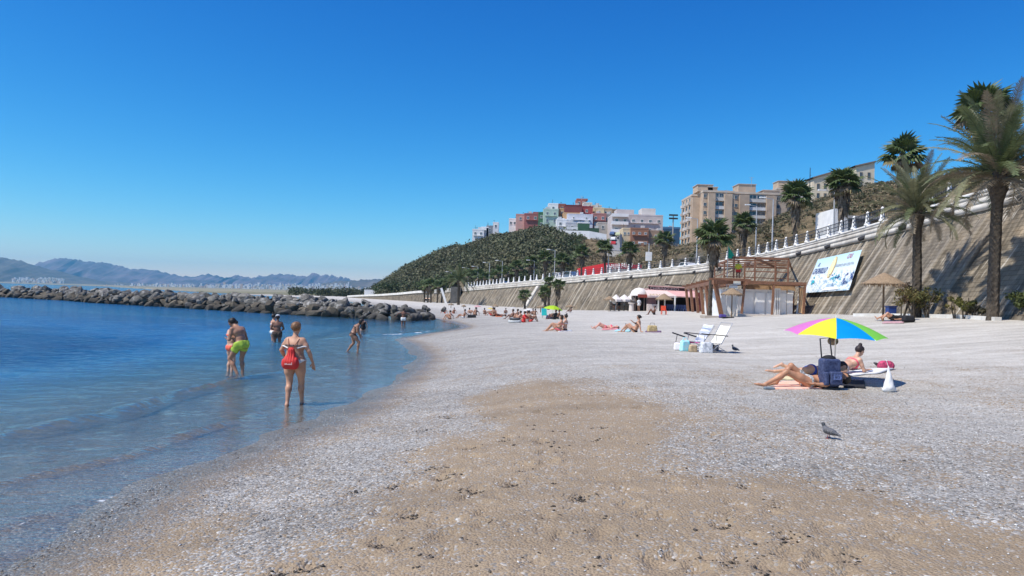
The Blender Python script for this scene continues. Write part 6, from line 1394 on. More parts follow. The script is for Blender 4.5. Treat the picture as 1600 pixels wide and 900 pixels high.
class Field:
    def __init__(s, prims, h, pad=.06):
        P = np.array([list(p[0])+[p[1]] for p in prims]+[list(p[2])+[p[3]] for p in prims]); lo = (P[:, :3]-P[:, 3:]).min(0)-pad; hi = (P[:, :3]+P[:, 3:]).max(0)+pad
        s.h = h; s.org = lo; s.n = np.ceil((hi-lo)/h).astype(int)+1; s.ax = [lo[i]+h*np.arange(s.n[i]) for i in range(3)]; s.F = s.eval(prims)
    def eval(s, prims):
        F = np.full(s.n, .12, np.float32)
        for (a, ra, b, rb, k) in prims:
            a = np.array(a, float); b = np.array(b, float); mg = max(ra, rb)+.12; lo = np.minimum(a, b)-mg; hi = np.maximum(a, b)+mg
            i0 = np.clip(((lo-s.org)/s.h).astype(int), 0, s.n-1); i1 = np.clip(((hi-s.org)/s.h).astype(int)+2, 1, s.n)
            X, Y, Z_ = np.meshgrid(s.ax[0][i0[0]:i1[0]], s.ax[1][i0[1]:i1[1]], s.ax[2][i0[2]:i1[2]], indexing='ij'); e = b-a; L = e@e
            t = np.clip(((X-a[0])*e[0]+(Y-a[1])*e[1]+(Z_-a[2])*e[2])/L, 0, 1) if L > 1e-9 else 0*X
            d = np.sqrt((X-a[0]-t*e[0])**2+(Y-a[1]-t*e[1])**2+(Z_-a[2]-t*e[2])**2)-(ra+(rb-ra)*t)
            sl = tuple(slice(i0[i], i1[i]) for i in range(3)); G = F[sl]; hh = np.clip(.5+.5*(G-d)/k, 0, 1); F[sl] = G*(1-hh)+d*hh-k*hh*(1-hh)
        return F
    def rel(s, o):
        return np.meshgrid(s.ax[0]-o[0], s.ax[1]-o[1], s.ax[2]-o[2], indexing='ij')
    def mesh(s, F, name, mt_, parent, sm=True):
        r = surf_nets(F, s.org, s.h)
        if r is None: return None
        me = np_mesh(name, r[0], r[1], smooth=sm); me.materials.append(mt_); return new_obj(name, me, parent)
def nrm_(v): v = np.array(v, float); return v/np.linalg.norm(v)
A3 = lambda *a: np.array(a, float)
def J_stand():
    return dict(pel=A3(0, 0, .90), che=A3(0, -.01, 1.22), nek=A3(0, -.02, 1.40), hed=A3(0, .01, 1.545), latP=A3(1, 0, 0), latC=A3(1, 0, 0), fwdP=A3(0, 1, 0), fwdC=A3(0, 1, 0), fd=A3(0, 1, 0), ud=A3(0, 0, 1),
                elR=A3(.25, -.02, 1.06), wrR=A3(.29, .05, .83), hdR=A3(.02, .05, -1), elL=A3(-.25, -.02, 1.06), wrL=A3(-.29, .05, .83), hdL=A3(-.02, .05, -1),
                knR=A3(.10, .03, .48), anR=A3(.10, -.02, .08), knL=A3(-.10, .03, .48), anL=A3(-.10, -.02, .08), ftR=A3(.1, 1, -.1), ftL=A3(-.1, 1, -.1))
def J_sit(lean=.25, knee=.42, spread=.1, arms='back'):
    j = J_stand(); j.update(pel=A3(0, 0, .11), che=A3(0, -lean*.9, .42), nek=A3(0, -lean*1.15, .60), hed=A3(0, -lean*1.05+.01, .745), knR=A3(.12+spread, .40-knee*.15, .08+knee), anR=A3(.12+spread*.6, .74-knee*.45, .05), knL=A3(-.12-spread, .42-knee*.15, .08+knee*.9), anL=A3(-.12-spread*.5, .78-knee*.4, .05))
    j['latC'] = A3(1, 0, 0); j['fwdC'] = nrm_((0, 1, .2+lean*.8)); j['fwdP'] = nrm_((0, 1, .3))
    if arms == 'back': j.update(elR=A3(.25, -lean-.22, .33), wrR=A3(.24, -lean-.22, .07), hdR=A3(.2, -.8, -.2), elL=A3(-.25, -lean-.22, .33), wrL=A3(-.24, -lean-.22, .07), hdL=A3(-.2, -.8, -.2))
    elif arms == 'knees': j.update(elR=A3(.25, .05, .36), wrR=A3(.13, .24, .42), hdR=A3(-.5, .8, 0), elL=A3(-.25, .05, .36), wrL=A3(-.13, .24, .42), hdL=A3(.5, .8, 0))
    else: j.update(elR=A3(.27, -.02, .38), wrR=A3(.10, .17, .52), hdR=A3(-.3, .6, .6), elL=A3(-.25, -lean-.15, .33), wrL=A3(-.24, -lean-.2, .07), hdL=A3(-.2, -.8, -.2))
    return j
def J_lie(prone=False, knees=0.0):
    """lying along +Y (head at +Y)"""
    s_ = -1 if prone else 1; j = J_stand()
    j.update(pel=A3(0, 0, .12), che=A3(0, .33, .13), nek=A3(0, .52, .13), hed=A3(0, .67, .14), fwdP=A3(0, 0, s_), fwdC=A3(0, 0, s_), fd=A3(.2, .1, s_), ud=A3(0, 1, 0), elR=A3(.27, .22, .07), wrR=A3(.30, .0, .05), hdR=A3(.05, -1, 0), elL=A3(-.27, .22, .07), wrL=A3(-.30, .0, .05), hdL=A3(-.05, -1, 0),
             knR=A3(.11, -.38+knees*.12, .09+knees), anR=A3(.12, -.80+knees*.8, .07), knL=A3(-.12, -.40+knees*.1, .08+knees*.6), anL=A3(-.13, -.82+knees*.5, .07), ftR=A3(.2, -.3-.2, s_*.8), ftL=A3(-.3, -.5, s_*.8))
    return j
_pn = [0]
def person(label, loc, rz, j, H=1.65, female=True, fat=1.0, res=.02, skin=(.42, .22, .14), hair=(.03, .02, .015), hairstyle='short', top=None, bottom=None, shorts=None, suit=None, cap=None, group=None, extra=None, face=False, shirt=None, leggings=None):
    k_ = H/1.65; rt = root('person', label, 'person', loc, rz, group); f = fat
    latP, latC, fC, fP = (nrm_(j[x]) for x in ('latP', 'latC', 'fwdC', 'fwdP')); pel, che, nek, hed = (np.array(j[x], float) for x in ('pel', 'che', 'nek', 'hed')); fd = nrm_(j['fd']); ud = nrm_(j['ud']); ld = np.cross(fd, ud); ud = np.cross(ld, fd)
    ld = nrm_(ld); up = nrm_(che-pel); core = []; P = core
    wst = pel*.55+che*.45
    P.append((pel-latP*.075*f, .105*f, pel+latP*.075*f, .105*f, .05)); P.append((wst-latP*.045*f, .095*f, wst+latP*.045*f, .095*f, .05)); P.append((wst, .09*f, pel, .10*f, .05))
    sw = .135 if female else .155; P.append((che-latC*.075, .105*f, che+latC*.075, .105*f, .05)); P.append((wst, .09*f, che, .10*f, .05))
    P.append((che+(nek-che)*.55-latC*sw*.8, .062, che+(nek-che)*.55+latC*sw*.8, .062, .06)); P.append((che, .09, nek-(nek-che)*.2, .055, .06))
    gl = -fP*.055-up*.05
    for s_ in (-1, 1): P.append((pel+latP*s_*.07*f+gl, .074*f, pel+latP*s_*.07*f+gl*.9-up*.02, .078*f, .03))
    if female:
        for s_ in (-1, 1): P.append((che+latC*s_*.07+fC*.085-up*.01, .052*f, che+latC*s_*.075+fC*.07+up*.04, .03, .04))
    legs = []
    for s_, kn, an, ft in ((1, 'knR', 'anR', 'ftR'), (-1, 'knL', 'anL', 'ftL')):
        kn = np.array(j[kn], float); an = np.array(j[an], float); ft = nrm_(j[ft]); hp = pel+latP*s_*.088*f-up*.03
        legs.append((hp, .092*f, hp+(kn-hp)*.45, .080*f, .035)); legs.append((hp+(kn-hp)*.4, .078*f, kn, .052*f**.5, .035))
        sh = nrm_(an-kn); bk = hp-kn; bk = bk-sh*(bk@sh); bk = nrm_(bk) if np.linalg.norm(bk) > .02 else -fP; bk = -fP if abs(bk@fP) > .5 and (bk@fP) > 0 and an[2] < .2 and pel[2] > .6 else bk
        legs.append((kn, .050*f**.5, kn+(an-kn)*.35+bk*.012, .053*f**.5, .03)); legs.append((kn+(an-kn)*.3+bk*.012, .053*f**.5, an, .032, .03))
        hl = an+sh*.045-ft*.03; legs.append((an, .034, hl, .032, .02)); legs.append((hl, .03, an+sh*.05+ft*.12, .026, .02)); legs.append((an+sh*.052+ft*.10-latP*.015, .02, an+sh*.055+ft*.165-latP*.012, .016, .012))
    arms = []
    for s_, el, wr, hd in ((1, 'elR', 'wrR', 'hdR'), (-1, 'elL', 'wrL', 'hdL')):
        el = np.array(j[el], float); wr = np.array(j[wr], float); hd = nrm_(j[hd]); shd = che+(nek-che)*.52+latC*s_*(sw+.02)
        arms.append((shd, .055*f**.6, shd+(el-shd)*.5, .045*f**.8, .03)); arms.append((shd+(el-shd)*.45, .045*f**.8, el, .036, .02)); arms.append((el, .036, el+(wr-el)*.35, .038, .02)); arms.append((el+(wr-el)*.3, .038, wr, .024, .02))
        sd_ = np.cross(hd, fC); sd_ = nrm_(sd_) if np.linalg.norm(sd_) > .1 else latC; dn = np.cross(sd_, hd)
        for q in (-.022, 0, .022): arms.append((wr, .02, wr+hd*.085+sd_*q, .017, .012))
        if res <= .014:
            for q, ln, cu in ((-.031, .058, .4), (-.010, .072, .3), (.011, .076, .25), (.031, .066, .2)):
                b0 = wr+hd*.088+sd_*q; m0 = b0+hd*ln*.55+dn*cu*.02; arms.append((b0, .0095, m0, .009, .006)); arms.append((m0, .009, m0+nrm_(hd+dn*cu*1.6)*ln*.5, .0078, .006))
            t0 = wr+hd*.025-sd_*s_*.02; t1 = t0+nrm_(hd*.6-sd_*s_*.8)*.045; arms.append((t0, .013, t1, .011, .008)); arms.append((t1, .011, t1+nrm_(hd*.9-sd_*s_*.3)*.035, .009, .008))
        else: arms.append((wr+hd*.08, .018, wr+hd*.15+dn*.02, .014, .01))
    hd_ = [(nek-(nek-che)*.15, .052, hed-ud*.05-fd*.01, .048, .03), (hed+ud*.025-fd*.022, .083, hed+ud*.03+fd*.005, .083, .03), (hed+fd*.038-ud*.01, .062, hed+fd*.052-ud*.075, .036, .03), (hed+fd*.088+ud*.0, .010, hed+fd*.108-ud*.032, .013, .012)]
    for s_ in (-1, 1): hd_.append((hed+ld*s_*.082+ud*.01, .010, hed+ld*s_*.084-ud*.025, .008, .008)); 
    allp = core+legs+arms+hd_; 
    sc = lambda pr: [(np.array(a)*k_, ra*k_, np.array(b)*k_, rb*k_, k*k_) for a, ra, b, rb, k in pr]
    Fd = Field(sc(allp), res); sm_ = mat('skin_%02d%02d%02d' % tuple(int(c*99) for c in skin), skin, .48, .17, 4, sss=.08, spec=.4)
    Fd.mesh(Fd.F, 'body', sm_, rt)
    cf = None
    def local(o, a):      # coordinate along axis a from origin o
        X, Y, Z_ = Fd.rel(np.array(o)*k_); return X*a[0]+Y*a[1]+Z_*a[2]
    def core_f():
        nonlocal cf
        if cf is None: cf = Fd.eval(sc(core+legs))
        return cf
    th = max(.007, res*.45)
    if bottom:
        u_ = local(pel, up); l_ = np.abs(local(pel, latP)); fr_ = local(pel, fP)
        lowb = (-.155+.85*np.maximum(l_/k_-.035, 0))*k_; reg = np.maximum(u_-.03*k_, lowb-u_); rr_ = np.sqrt(l_**2+fr_**2)-.26*k_
        Fd.mesh(np.maximum(np.maximum(core_f()-th, reg), rr_), 'bikini_bottom', bottom, rt)
    if top:
        u_ = local(che, up); l_ = np.abs(local(che, latC)); fr_ = local(che, fC); ub = np.where(fr_ > .03, .05, .018)*k_; lb = np.where(fr_ > .03, -.055, -.022)*k_
        tf = Fd.eval(sc(core)); Fd.mesh(np.maximum(np.maximum(tf-th, np.maximum(u_-ub, lb-u_)), l_-.2), 'bikini_top', top, rt)
        if hairstyle != 'long':
            mb = MB()
            for s_ in (-1, 1): mb.tube([(che+latC*s_*.07+fC*.10+up*.03)*k_, (nek-(nek-che)*.25+latC*s_*.06+fC*.055)*k_, (nek+latC*s_*.035-fC*.05)*k_], .006, 5)
            mb.build('strap', top, rt)
    if suit:
        u_ = local(pel, up); l_ = np.abs(local(pel, latP)); lowb = (-.155+.85*np.maximum(l_/k_-.05, 0))*k_; tf = Fd.eval(sc(core)); L_ = float(np.linalg.norm(che-pel))
        Fd.mesh(np.maximum(tf-th, np.maximum(u_-(L_+.05)*k_, lowb-u_)), 'swimsuit', suit, rt)
    if shirt is not None:
        tf = Fd.eval(sc(core+[a for a in arms if a[1] > .044])); u_ = local(pel, up); Fd.mesh(np.maximum(tf-.014, -(u_+.02*k_)), 'shirt', shirt, rt)
    if shorts:
        sp = [(pel-latP*.08*f, .126*f, pel+latP*.08*f, .126*f, .04)]+[(pel+latP*s_*.07*f+gl, .09*f, pel+latP*s_*.07*f+gl*.9, .09*f, .03) for s_ in (-1, 1)]
        for s_, kn in ((1, 'knR'), (-1, 'knL')):
            kn = np.array(j[kn], float); hp = pel+latP*s_*.095*f; sp.append((hp, .114*f, hp+(kn-hp)*.42, .104*f, .03))
        F2 = Field(sc(sp), res); X, Y, Z_ = F2.rel(pel*k_); u_ = X*up[0]+Y*up[1]+Z_*up[2]; c_ = u_-.055*k_
        for s_, kn in ((1, 'knR'), (-1, 'knL')):
            kn = np.array(j[kn], float)-pel; hp = latP*s_*.095*f; a_ = nrm_(kn-hp); e_ = (hp+(kn-hp)*.46)*k_; d_ = (X-e_[0])*a_[0]+(Y-e_[1])*a_[1]+(Z_-e_[2])*a_[2]; side = (X*latP[0]+Y*latP[1]+Z_*latP[2])*s_
            c_ = np.maximum(c_, np.where(side > -.02, d_, -1))
        wr_ = .006*np.sin(X*55+Y*20)*np.sin(Z_*30)
        F2.mesh(np.maximum(F2.F+wr_, c_), 'shorts', shorts, rt)
    # hair
    hp_ = [(hed+ud*.035-fd*.030, .096, hed+ud*.045-fd*.005, .093, .02)]
    if hairstyle == 'bun': hp_.append((hed+ud*.135-fd*.05, .045, hed+ud*.15-fd*.055, .042, .012))
    if hairstyle == 'lowbun': hp_.append((hed-fd*.11+ud*.02, .045, hed-fd*.125+ud*.02, .042, .012))
    if hairstyle in ('long', 'pony'): hp_.append((hed-fd*.075-ud*.02, .07 if hairstyle == 'long' else .035, hed-fd*.075-ud*.19, .045 if hairstyle == 'long' else .025, .03))
    if hairstyle in ('bob', 'long'): hp_.append((hed-fd*.03-ud*.02, .088, hed-fd*.03-ud*.07, .075, .03))
    h2 = min(res, .016); F3 = Field(sc(hp_), h2); X, Y, Z_ = F3.rel(hed*k_); fz = X*fd[0]+Y*fd[1]+Z_*fd[2]; uz = X*ud[0]+Y*ud[1]+Z_*ud[2]; lz = np.abs(X*ld[0]+Y*ld[1]+Z_*ld[2])
    cut = np.minimum(fz-.035*k_, .065*k_-uz) if hairstyle != 'short' else np.minimum(fz-.02*k_, .07*k_-uz)
    lowc = -uz-(.055*k_ if hairstyle in ('short', 'bun', 'lowbun') else 1.0)
    nz_ = .004*np.sin(X*90)*np.sin(Y*80+1)*np.sin(Z_*85)
    F3.mesh(np.maximum(np.maximum(F3.F+nz_, cut), lowc), 'hair', mat('hair_%02d%02d' % (int(hair[0]*99), int(hair[1]*99)), hair, .55, .35, 25), rt)
    if cap:
        F4 = Field(sc([(hed+ud*.04-fd*.02, .10, hed+ud*.05, .10, .02)]), h2); X, Y, Z_ = F4.rel(hed*k_); uz = X*ud[0]+Y*ud[1]+Z_*ud[2]; F4.mesh(np.maximum(F4.F, .045*k_-uz), 'cap', cap, rt)
        mb = MB(); c0 = (hed+ud*.055+fd*.09)*k_; mb.add([c0-ld*.08, c0+ld*.08, c0+ld*.06+fd*.08-ud*.02, c0-ld*.06+fd*.08-ud*.02, c0-ld*.08+ud*.008, c0+ld*.08+ud*.008, c0+ld*.06+fd*.08-ud*.012, c0-ld*.06+fd*.08-ud*.012], [(3, 2, 1, 0), (4, 5, 6, 7), (0, 1, 5, 4), (1, 2, 6, 5), (2, 3, 7, 6), (3, 0, 4, 7)]); mb.build('brim', cap, rt)
    if face:
        for s_ in (-1, 1): mb = MB(); mb.sphere((hed+fd*.088+ld*s_*.030+ud*.012)*k_, .011, 8, 5); mb.build('eye', mat('eye_dark', (.03, .02, .018), .2), rt)
        mb = MB(); mb.sphere((hed+fd*.090-ud*.052)*k_, (.018, .010, .006), 8, 5); mb.build('mouth', mat('lips', (.35, .10, .08), .5), rt)
    rt['hgt'] = H; return rt
def on_px(u, v, z=None): p = gp(u, v); return (p[0], p[1], ground(p[0], p[1]) if z is None else z)
c_flo = mat('white_floral_cloth', (.62, .60, .56), .8, .35, 35); c_pat = mat('dark_patterned_cloth', (.13, .10, .09), .8, .8, 40); c_red = mat('red_cloth', (.62, .035, .03), .65, .12, 8)
c_orange = mat('coral_cloth', (.85, .16, .09), .7, .08); c_lime = mat('lime_cloth', (.40, .56, .06), .6, .08, 6); c_black = mat('black_cloth', (.015, .015, .018), .8); c_white = mat('white_cloth', (.78, .77, .75), .8, .05, 6); c_blue = mat('royal_blue_cloth', (.03, .08, .42), .6); c_pink = mat('neon_pink_cloth', (.80, .10, .16), .6); c_str = mat('striped_cloth', (.35, .30, .34), .7, .9, 30, stretch=(1, 1, 8)); c_brown = mat('dark_swimwear', (.05, .03, .025), .7)
SK1 = (.50, .27, .17); SK2 = (.36, .19, .12); SK3 = (.20, .095, .06); SK4 = (.60, .36, .25)
# --- woman walking away with a red drawstring bag
j = J_stand(); j.update(elL=A3(-.27, -.03, 1.10), wrL=A3(-.26, .14, .93), hdL=A3(.1, .9, -.3), elR=A3(.285, .00, 1.09), wrR=A3(.335, .10, .86), hdR=A3(.05, .25, -1), anL=A3(-.07, -.12, .08), knL=A3(-.10, .02, .47), knR=A3(.11, .10, .48), anR=A3(.10, .18, .08), che=A3(0, .01, 1.2), nek=A3(.0, .0, 1.38), hed=A3(0.0, .03, 1.53), fd=A3(.15, 1, -.08))
p = wp(447, 631.5); 
w1 = person('woman with short blond-brown hair walking away along the waterline, red bag on her back', (p[0]+.13, p[1]+.05, min(-.02, surf_z(p[0], p[1]))-.01), math.radians(-8), j, 1.72, True, 1.22, .0105, SK1, (.20, .10, .045), 'short', c_pat, c_flo)
mb = MB()
for s_ in (-1, 1): mb.tube([(s_*.24, .02, 1.23), (s_*.255, -.055, 1.235), (s_*.21, -.075, 1.235), (s_*.10, -.125, 1.20)], .014, 5)
mb.build('bikini_band', c_white, w1)
# the bag
bg = root('drawstring_bag', 'red drawstring bag hanging on the walking woman\'s back', 'bag', w1.location, w1.rotation_euler.z)
prims = [((-.09, -.20, .86), .085, (.09, -.20, .86), .085, .05), ((-.09, -.205, .93), .078, (.09, -.205, .93), .075, .06), ((-.02, -.185, 1.17), .028, (.02, -.185, 1.17), .028, .08), ((-.045, -.20, .95), .08, (-.01, -.18, 1.15), .035, .07), ((.045, -.20, .95), .08, (.01, -.18, 1.15), .035, .07)]
Fb = Field(prims, .009); X, Y, Z_ = Fb.rel((0, -.2, 1.15)); a_ = np.arctan2(X, 1.3-Z_*0+.0); Fb.mesh(Fb.F+.006*np.sin(X/(.35-Z_*.9)*62)*np.clip((Z_+.28)*6, 0, 1), 'sack', c_red, bg)
mb = MB()
for s_ in (-1, 1): mb.tube([(s_*.02, -.20, 1.15), (s_*.07, -.155, 1.27), (s_*.115, -.07, 1.385), (s_*.12, .01, 1.40), (s_*.15, .10, 1.3)], .007, 5); mb.tube([(s_*.115, -.07, 1.37), (s_*.17, -.13, 1.1), (s_*.12, -.2, .86)], .005, 4)
mb.build('cord', mat('brown_cord', (.22, .07, .04), .7), bg)
mb = MB(); mb.box((0, -.297, .90), (.16, .006, .05)); mb.build('print', mat('faded_print', (.75, .35, .33), .7, .5, 40), bg)
# --- couple
j = J_stand(); j.update(che=A3(-.02, .10, 1.18), nek=A3(-.02, .20, 1.33), hed=A3(-.02, .335, 1.40), fd=A3(0, .75, -.65), ud=A3(0, .65, .75), fwdC=A3(0, .95, -.3), elR=A3(.26, .12, 1.0), wrR=A3(.08, .33, 1.02), hdR=A3(-.7, .5, .2), elL=A3(-.25, .16, 1.0), wrL=A3(-.10, .38, .98), hdL=A3(.3, .8, .2), knR=A3(.10, .10, .50), anR=A3(.09, .02, .08), knL=A3(-.10, .30, .50), anL=A3(-.05, .02, .08))
p = wp(376, 584); zz = ground(p[0], p[1])
person('man in lime green swim shorts standing in shallow water, head bent down', (p[0], p[1], zz), math.radians(62), j, 1.80, False, .98, .012, SK2, (.02, .015, .012), 'short', shorts=c_lime)
j = J_stand(); j.update(nek=A3(0, .02, 1.39), hed=A3(0, .07, 1.52), fd=A3(.2, .8, -.5), ud=A3(0, .5, .85), elR=A3(.24, .06, 1.06), wrR=A3(.10, .25, 1.02), hdR=A3(-.6, .7, .2), elL=A3(-.22, .05, 1.06), wrL=A3(-.10, .22, .98), hdL=A3(.5, .8, .2))
p = wp(360, 580); zz = ground(p[0], p[1])
person('woman in coral bikini half hidden behind the man in lime shorts', (p[0], p[1], zz), math.radians(-40), j, 1.62, True, .95, .014, SK4, (.02, .015, .012), 'short', c_orange, c_orange)
# --- pair in mid water
j = J_stand(); j.update(elR=A3(.26, .0, 1.08), wrR=A3(.17, .18, 1.0), hdR=A3(-.4, .8, 0), elL=A3(-.26, .0, 1.08), wrL=A3(-.17, .18, 1.0), hdL=A3(.4, .8, 0))
p = wp(431, 535); person('dark tanned man with a pale cap standing thigh-deep beyond the couple', (p[0]+.05, p[1], -.50), math.radians(10), j, 1.72, False, 1.0, .016, SK3, (.03, .02, .02), 'short', shorts=mat('brown_shorts', (.08, .05, .035), .8), cap=mat('pale_cap', (.45, .47, .50), .7))
p = wp(424, 533); person('woman with dark hair standing close behind the man with the pale cap', (p[0]-.02, p[1]+.3, -.48), math.radians(-50), J_stand(), 1.70, True, 1.0, .018, SK1, (.02, .015, .015), 'bun', c_white, c_white)
# --- girl stepping out
j = J_stand(); j.update(che=A3(0, .12, 1.17), nek=A3(0, .24, 1.31), hed=A3(0, .34, 1.42), fd=A3(0, .85, -.4), ud=A3(0, .4, .85), fwdC=A3(0, .9, -.4), elR=A3(.2, .18, 1.0), wrR=A3(.12, .34, .83), hdR=A3(0, .5, -.8), elL=A3(-.2, .22, .96), wrL=A3(-.14, .30, .74), hdL=A3(0, .4, -.9), knR=A3(.09, .26, .53), anR=A3(.08, .22, .09), knL=A3(-.09, .02, .47), anL=A3(-.09, -.24, .10))
p = wp(551, 548.5); person('dark-haired person in a brown bikini wading towards the beach, bent forward', (p[0], p[1], ground(p[0], p[1])), math.radians(-82), j, 1.5, True, 1.12, .014, SK2, (.015, .012, .01), 'bob', c_brown, c_brown)
p = wp(567, 516); person('woman in a black swimsuit standing waist-deep near the boulders', (p[0], p[1], -.72), math.radians(30), J_stand(), 1.62, True, 1.05, .02, SK4, (.02, .015, .012), 'bob', suit=c_black)
j = J_stand(); j.update(elL=A3(-.40, .02, 1.25), wrL=A3(-.55, .1, 1.05), hdL=A3(-.6, .3, -.5), elR=A3(.38, 0, 1.22), wrR=A3(.55, .0, 1.02), hdR=A3(.7, 0, -.5))
p = wp(630, 507.5); person('man in white shorts wading with arms held out near the end of the boulders', (p[0], p[1], -.38), math.radians(15), j, 1.65, False, .95, .022, SK3, (.02, .015, .012), 'short', shorts=c_white)
# --- the three women under the rainbow parasol
def P_(u, v): return np.array(gp(u, v))
S3 = 0.66
# front woman: on her back, knees raised, head to the right; lie frame: local +Y -> world +X
j = J_lie(False, 0); j.update(pel=A3(0, 0, .12), che=A3(0, .34, .14), nek=A3(0, .52, .17), hed=A3(0, .67, .20), fd=A3(0, -.25, 1), ud=A3(0, 1, .25), knL=A3(-.10, -.31, .40), anL=A3(-.10, -.58, .09), knR=A3(.14, -.48, .30), anR=A3(.16, -.88, .06), ftL=A3(0, -1, -.25), ftR=A3(0, -1, .15), elR=A3(.25, .22, .08), wrR=A3(.24, .02, .10), elL=A3(-.27, .2, .08), wrL=A3(-.24, .0, .1))
p = P_(1257, 606); fw_ = person('woman lying on her back with knees raised, nearest of the three by the rainbow parasol', (p[0]+.06, p[1]-.05, ground(p[0], p[1])+.015), math.radians(-90), j, 1.68, True, 1.08, .0115, (.46, .23, .13), (.02, .015, .012), 'short', mat('black_white_cloth', (.25, .25, .25), .7, 1.2, 18, stretch=(1, 1, 4)), mat('black_white_cloth2', (.30, .30, .29), .7, 1.2, 16, stretch=(1, 1, 4)))
for s_, q in (('L', None), ('R', None)):
    pass
j = J_lie(True, 0); j.update(pel=A3(0, 0, .12), che=A3(0, .36, .13), nek=A3(0, .54, .19), hed=A3(0.03, .69, .23), fd=A3(.5, .1, -.5), ud=A3(0, 1, .1), knR=A3(.12, -.38, .12), anR=A3(.10, -.74, .24), knL=A3(-.08, -.42, .10), anL=A3(-.08, -.82, .09), elR=A3(.3, .45, .06), wrR=A3(.22, .68, .05), hdR=A3(0, 1, 0), elL=A3(-.3, .45, .06), wrL=A3(-.2, .68, .05), hdL=A3(0, 1, 0), ftL=A3(0, -1, .1), ftR=A3(0, -.9, -.4), latP=A3(.9, 0, .3))
p = P_(1268, 590); person('woman in a royal blue bikini lying face down behind the nearest one', (p[0], p[1], ground(p[0], p[1])+.03), math.radians(-83), j, 1.66, True, 1.02, .0125, SK4, (.025, .017, .012), 'bob', c_blue, c_blue)
j = J_lie(True, 0); j.update(pel=A3(0, 0, .14), che=A3(0, .30, .26), nek=A3(0, .44, .40), hed=A3(0.0, .53, .53), fwdC=A3(0, .45, -.9), fd=A3(.15, .85, -.45), ud=A3(0, .45, .9), elR=A3(.2, .46, .09), wrR=A3(.12, .66, .10), hdR=A3(-.2, 1, .1), elL=A3(-.2, .44, .09), wrL=A3(-.12, .64, .10), hdL=A3(.2, 1, .1), knR=A3(.11, -.40, .10), anR=A3(.12, -.82, .09), knL=A3(-.11, -.40, .10), anL=A3(-.12, -.82, .09), ftL=A3(0, -1, -.1), ftR=A3(0, -1, -.1))
p = P_(1316, 586); person('woman in a pink bikini propped on her elbows reading, farthest of the three', (p[0], p[1], ground(p[0], p[1])+.03), math.radians(-68), j, 1.64, True, .98, .0115, SK4, (.028, .018, .013), 'bun', c_pink, c_str, face=True)
def sheet(name, label, cat, corners, m_, wv=.012, th=.012, n=10, grp=None, lift=.008):
    """cloth lying on the sand, corners as pixels (going round)"""
    C4 = [np.array(gp(*c)) for c in corners]; c0 = sum(C4)/4; vs = []; fs = []
    for jj in range(n+1):
        for i in range(n+1):
            a = i/n; b = jj/n; q = (C4[0]*(1-a)+C4[1]*a)*(1-b)+(C4[3]*(1-a)+C4[2]*a)*b
            z_ = ground(q[0], q[1])+lift+th+wv*float(fbm(np.array(q[0]*5), np.array(q[1]*5), 3))+.02; vs.append((q[0]+.01*math.sin(jj*2.3), q[1]+.02*math.sin(i*1.9), z_))
    for jj in range(n):
        for i in range(n): k = jj*(n+1)+i; fs.append((k, k+1, k+n+2, k+n+1))
    k0 = len(vs); bd = [i for i in range(n+1)]+[(n+1)*i+n for i in range(1, n+1)]+[(n+1)*n+i for i in range(n-1, -1, -1)]+[(n+1)*i for i in range(n-1, 0, -1)]
    for b in bd: q = vs[b]; vs.append((q[0], q[1], q[2]-th-.02))
    L = len(bd); fs += [(bd[(i+1) % L], bd[i], k0+i, k0+(i+1) % L) for i in range(L)]
    vs = [(a-c0[0], b-c0[1], c-c0[2]) for a, b, c in vs]; me = np_mesh(name, vs, np.array(fs), smooth=True); me.materials.append(m_); return tag(new_obj(name, me, None, c0), label, cat, grp)
sheet('towel', 'orange and white towel under the nearest sunbather', 'towel', [(1205, 609), (1290, 609), (1300, 598), (1222, 598)], mat('orange_towel', (.80, .22, .10), .9, .35, 5, dirt=(.75, .68, .60), stretch=(1, 7, 1)))
sheet('towel', 'white towel under the reading woman in pink', 'towel', [(1290, 590), (1375, 583.5), (1397, 576.5), (1300, 580)], c_white)
sheet('towel', 'pale yellow towel under the woman in the blue bikini', 'towel', [(1212, 594), (1300, 594), (1306, 585), (1222, 585)], mat('yellow_towel', (.70, .64, .42), .9, .1, 6))
sheet('shade_sheet', 'black mat lying in the parasol\'s shade right of the trolley', 'mat', [(1318, 607), (1352, 607), (1350, 597), (1320, 596)], mat('shade_black', (.02, .02, .024), .9))  # flat black sheet laid to paint the parasol's cast shadow
# rainbow parasol
pb_ = P_(1303, 596); ap = at(1306.5, 496.5, pb_[1]-.2)
um = root('beach_parasol', 'rainbow striped beach parasol shading the three women', 'parasol', (pb_[0], pb_[1], ground(pb_[0], pb_[1])))
mb = MB(); mb.cyl((pb_[0], pb_[1], ground(pb_[0], pb_[1])-.2), (ap[0], ap[1], ap[2]-.02), .014, .014, 8); mb.build('pole', M['white'], um, world=True)
tilt = nrm_((.02, -.06, 1)); Rr = 1.03; Rc = 1.35; Hd = .36
cols_ = {'pink': (.75, .22, .58), 'yellow': (.88, .86, .05), 'blue': (.0, .33, .78), 'green': (.25, .72, .08), 'orange': (.85, .30, .04), 'violet': (.25, .07, .5), 'red': (.72, .05, .05), 'lime': (.55, .78, .08)}
order = ['yellow', 'blue', 'green', 'orange', 'violet', 'red', 'lime', 'pink']
xax = nrm_(np.cross((0, 1, 0), tilt)); yax = np.cross(tilt, xax)
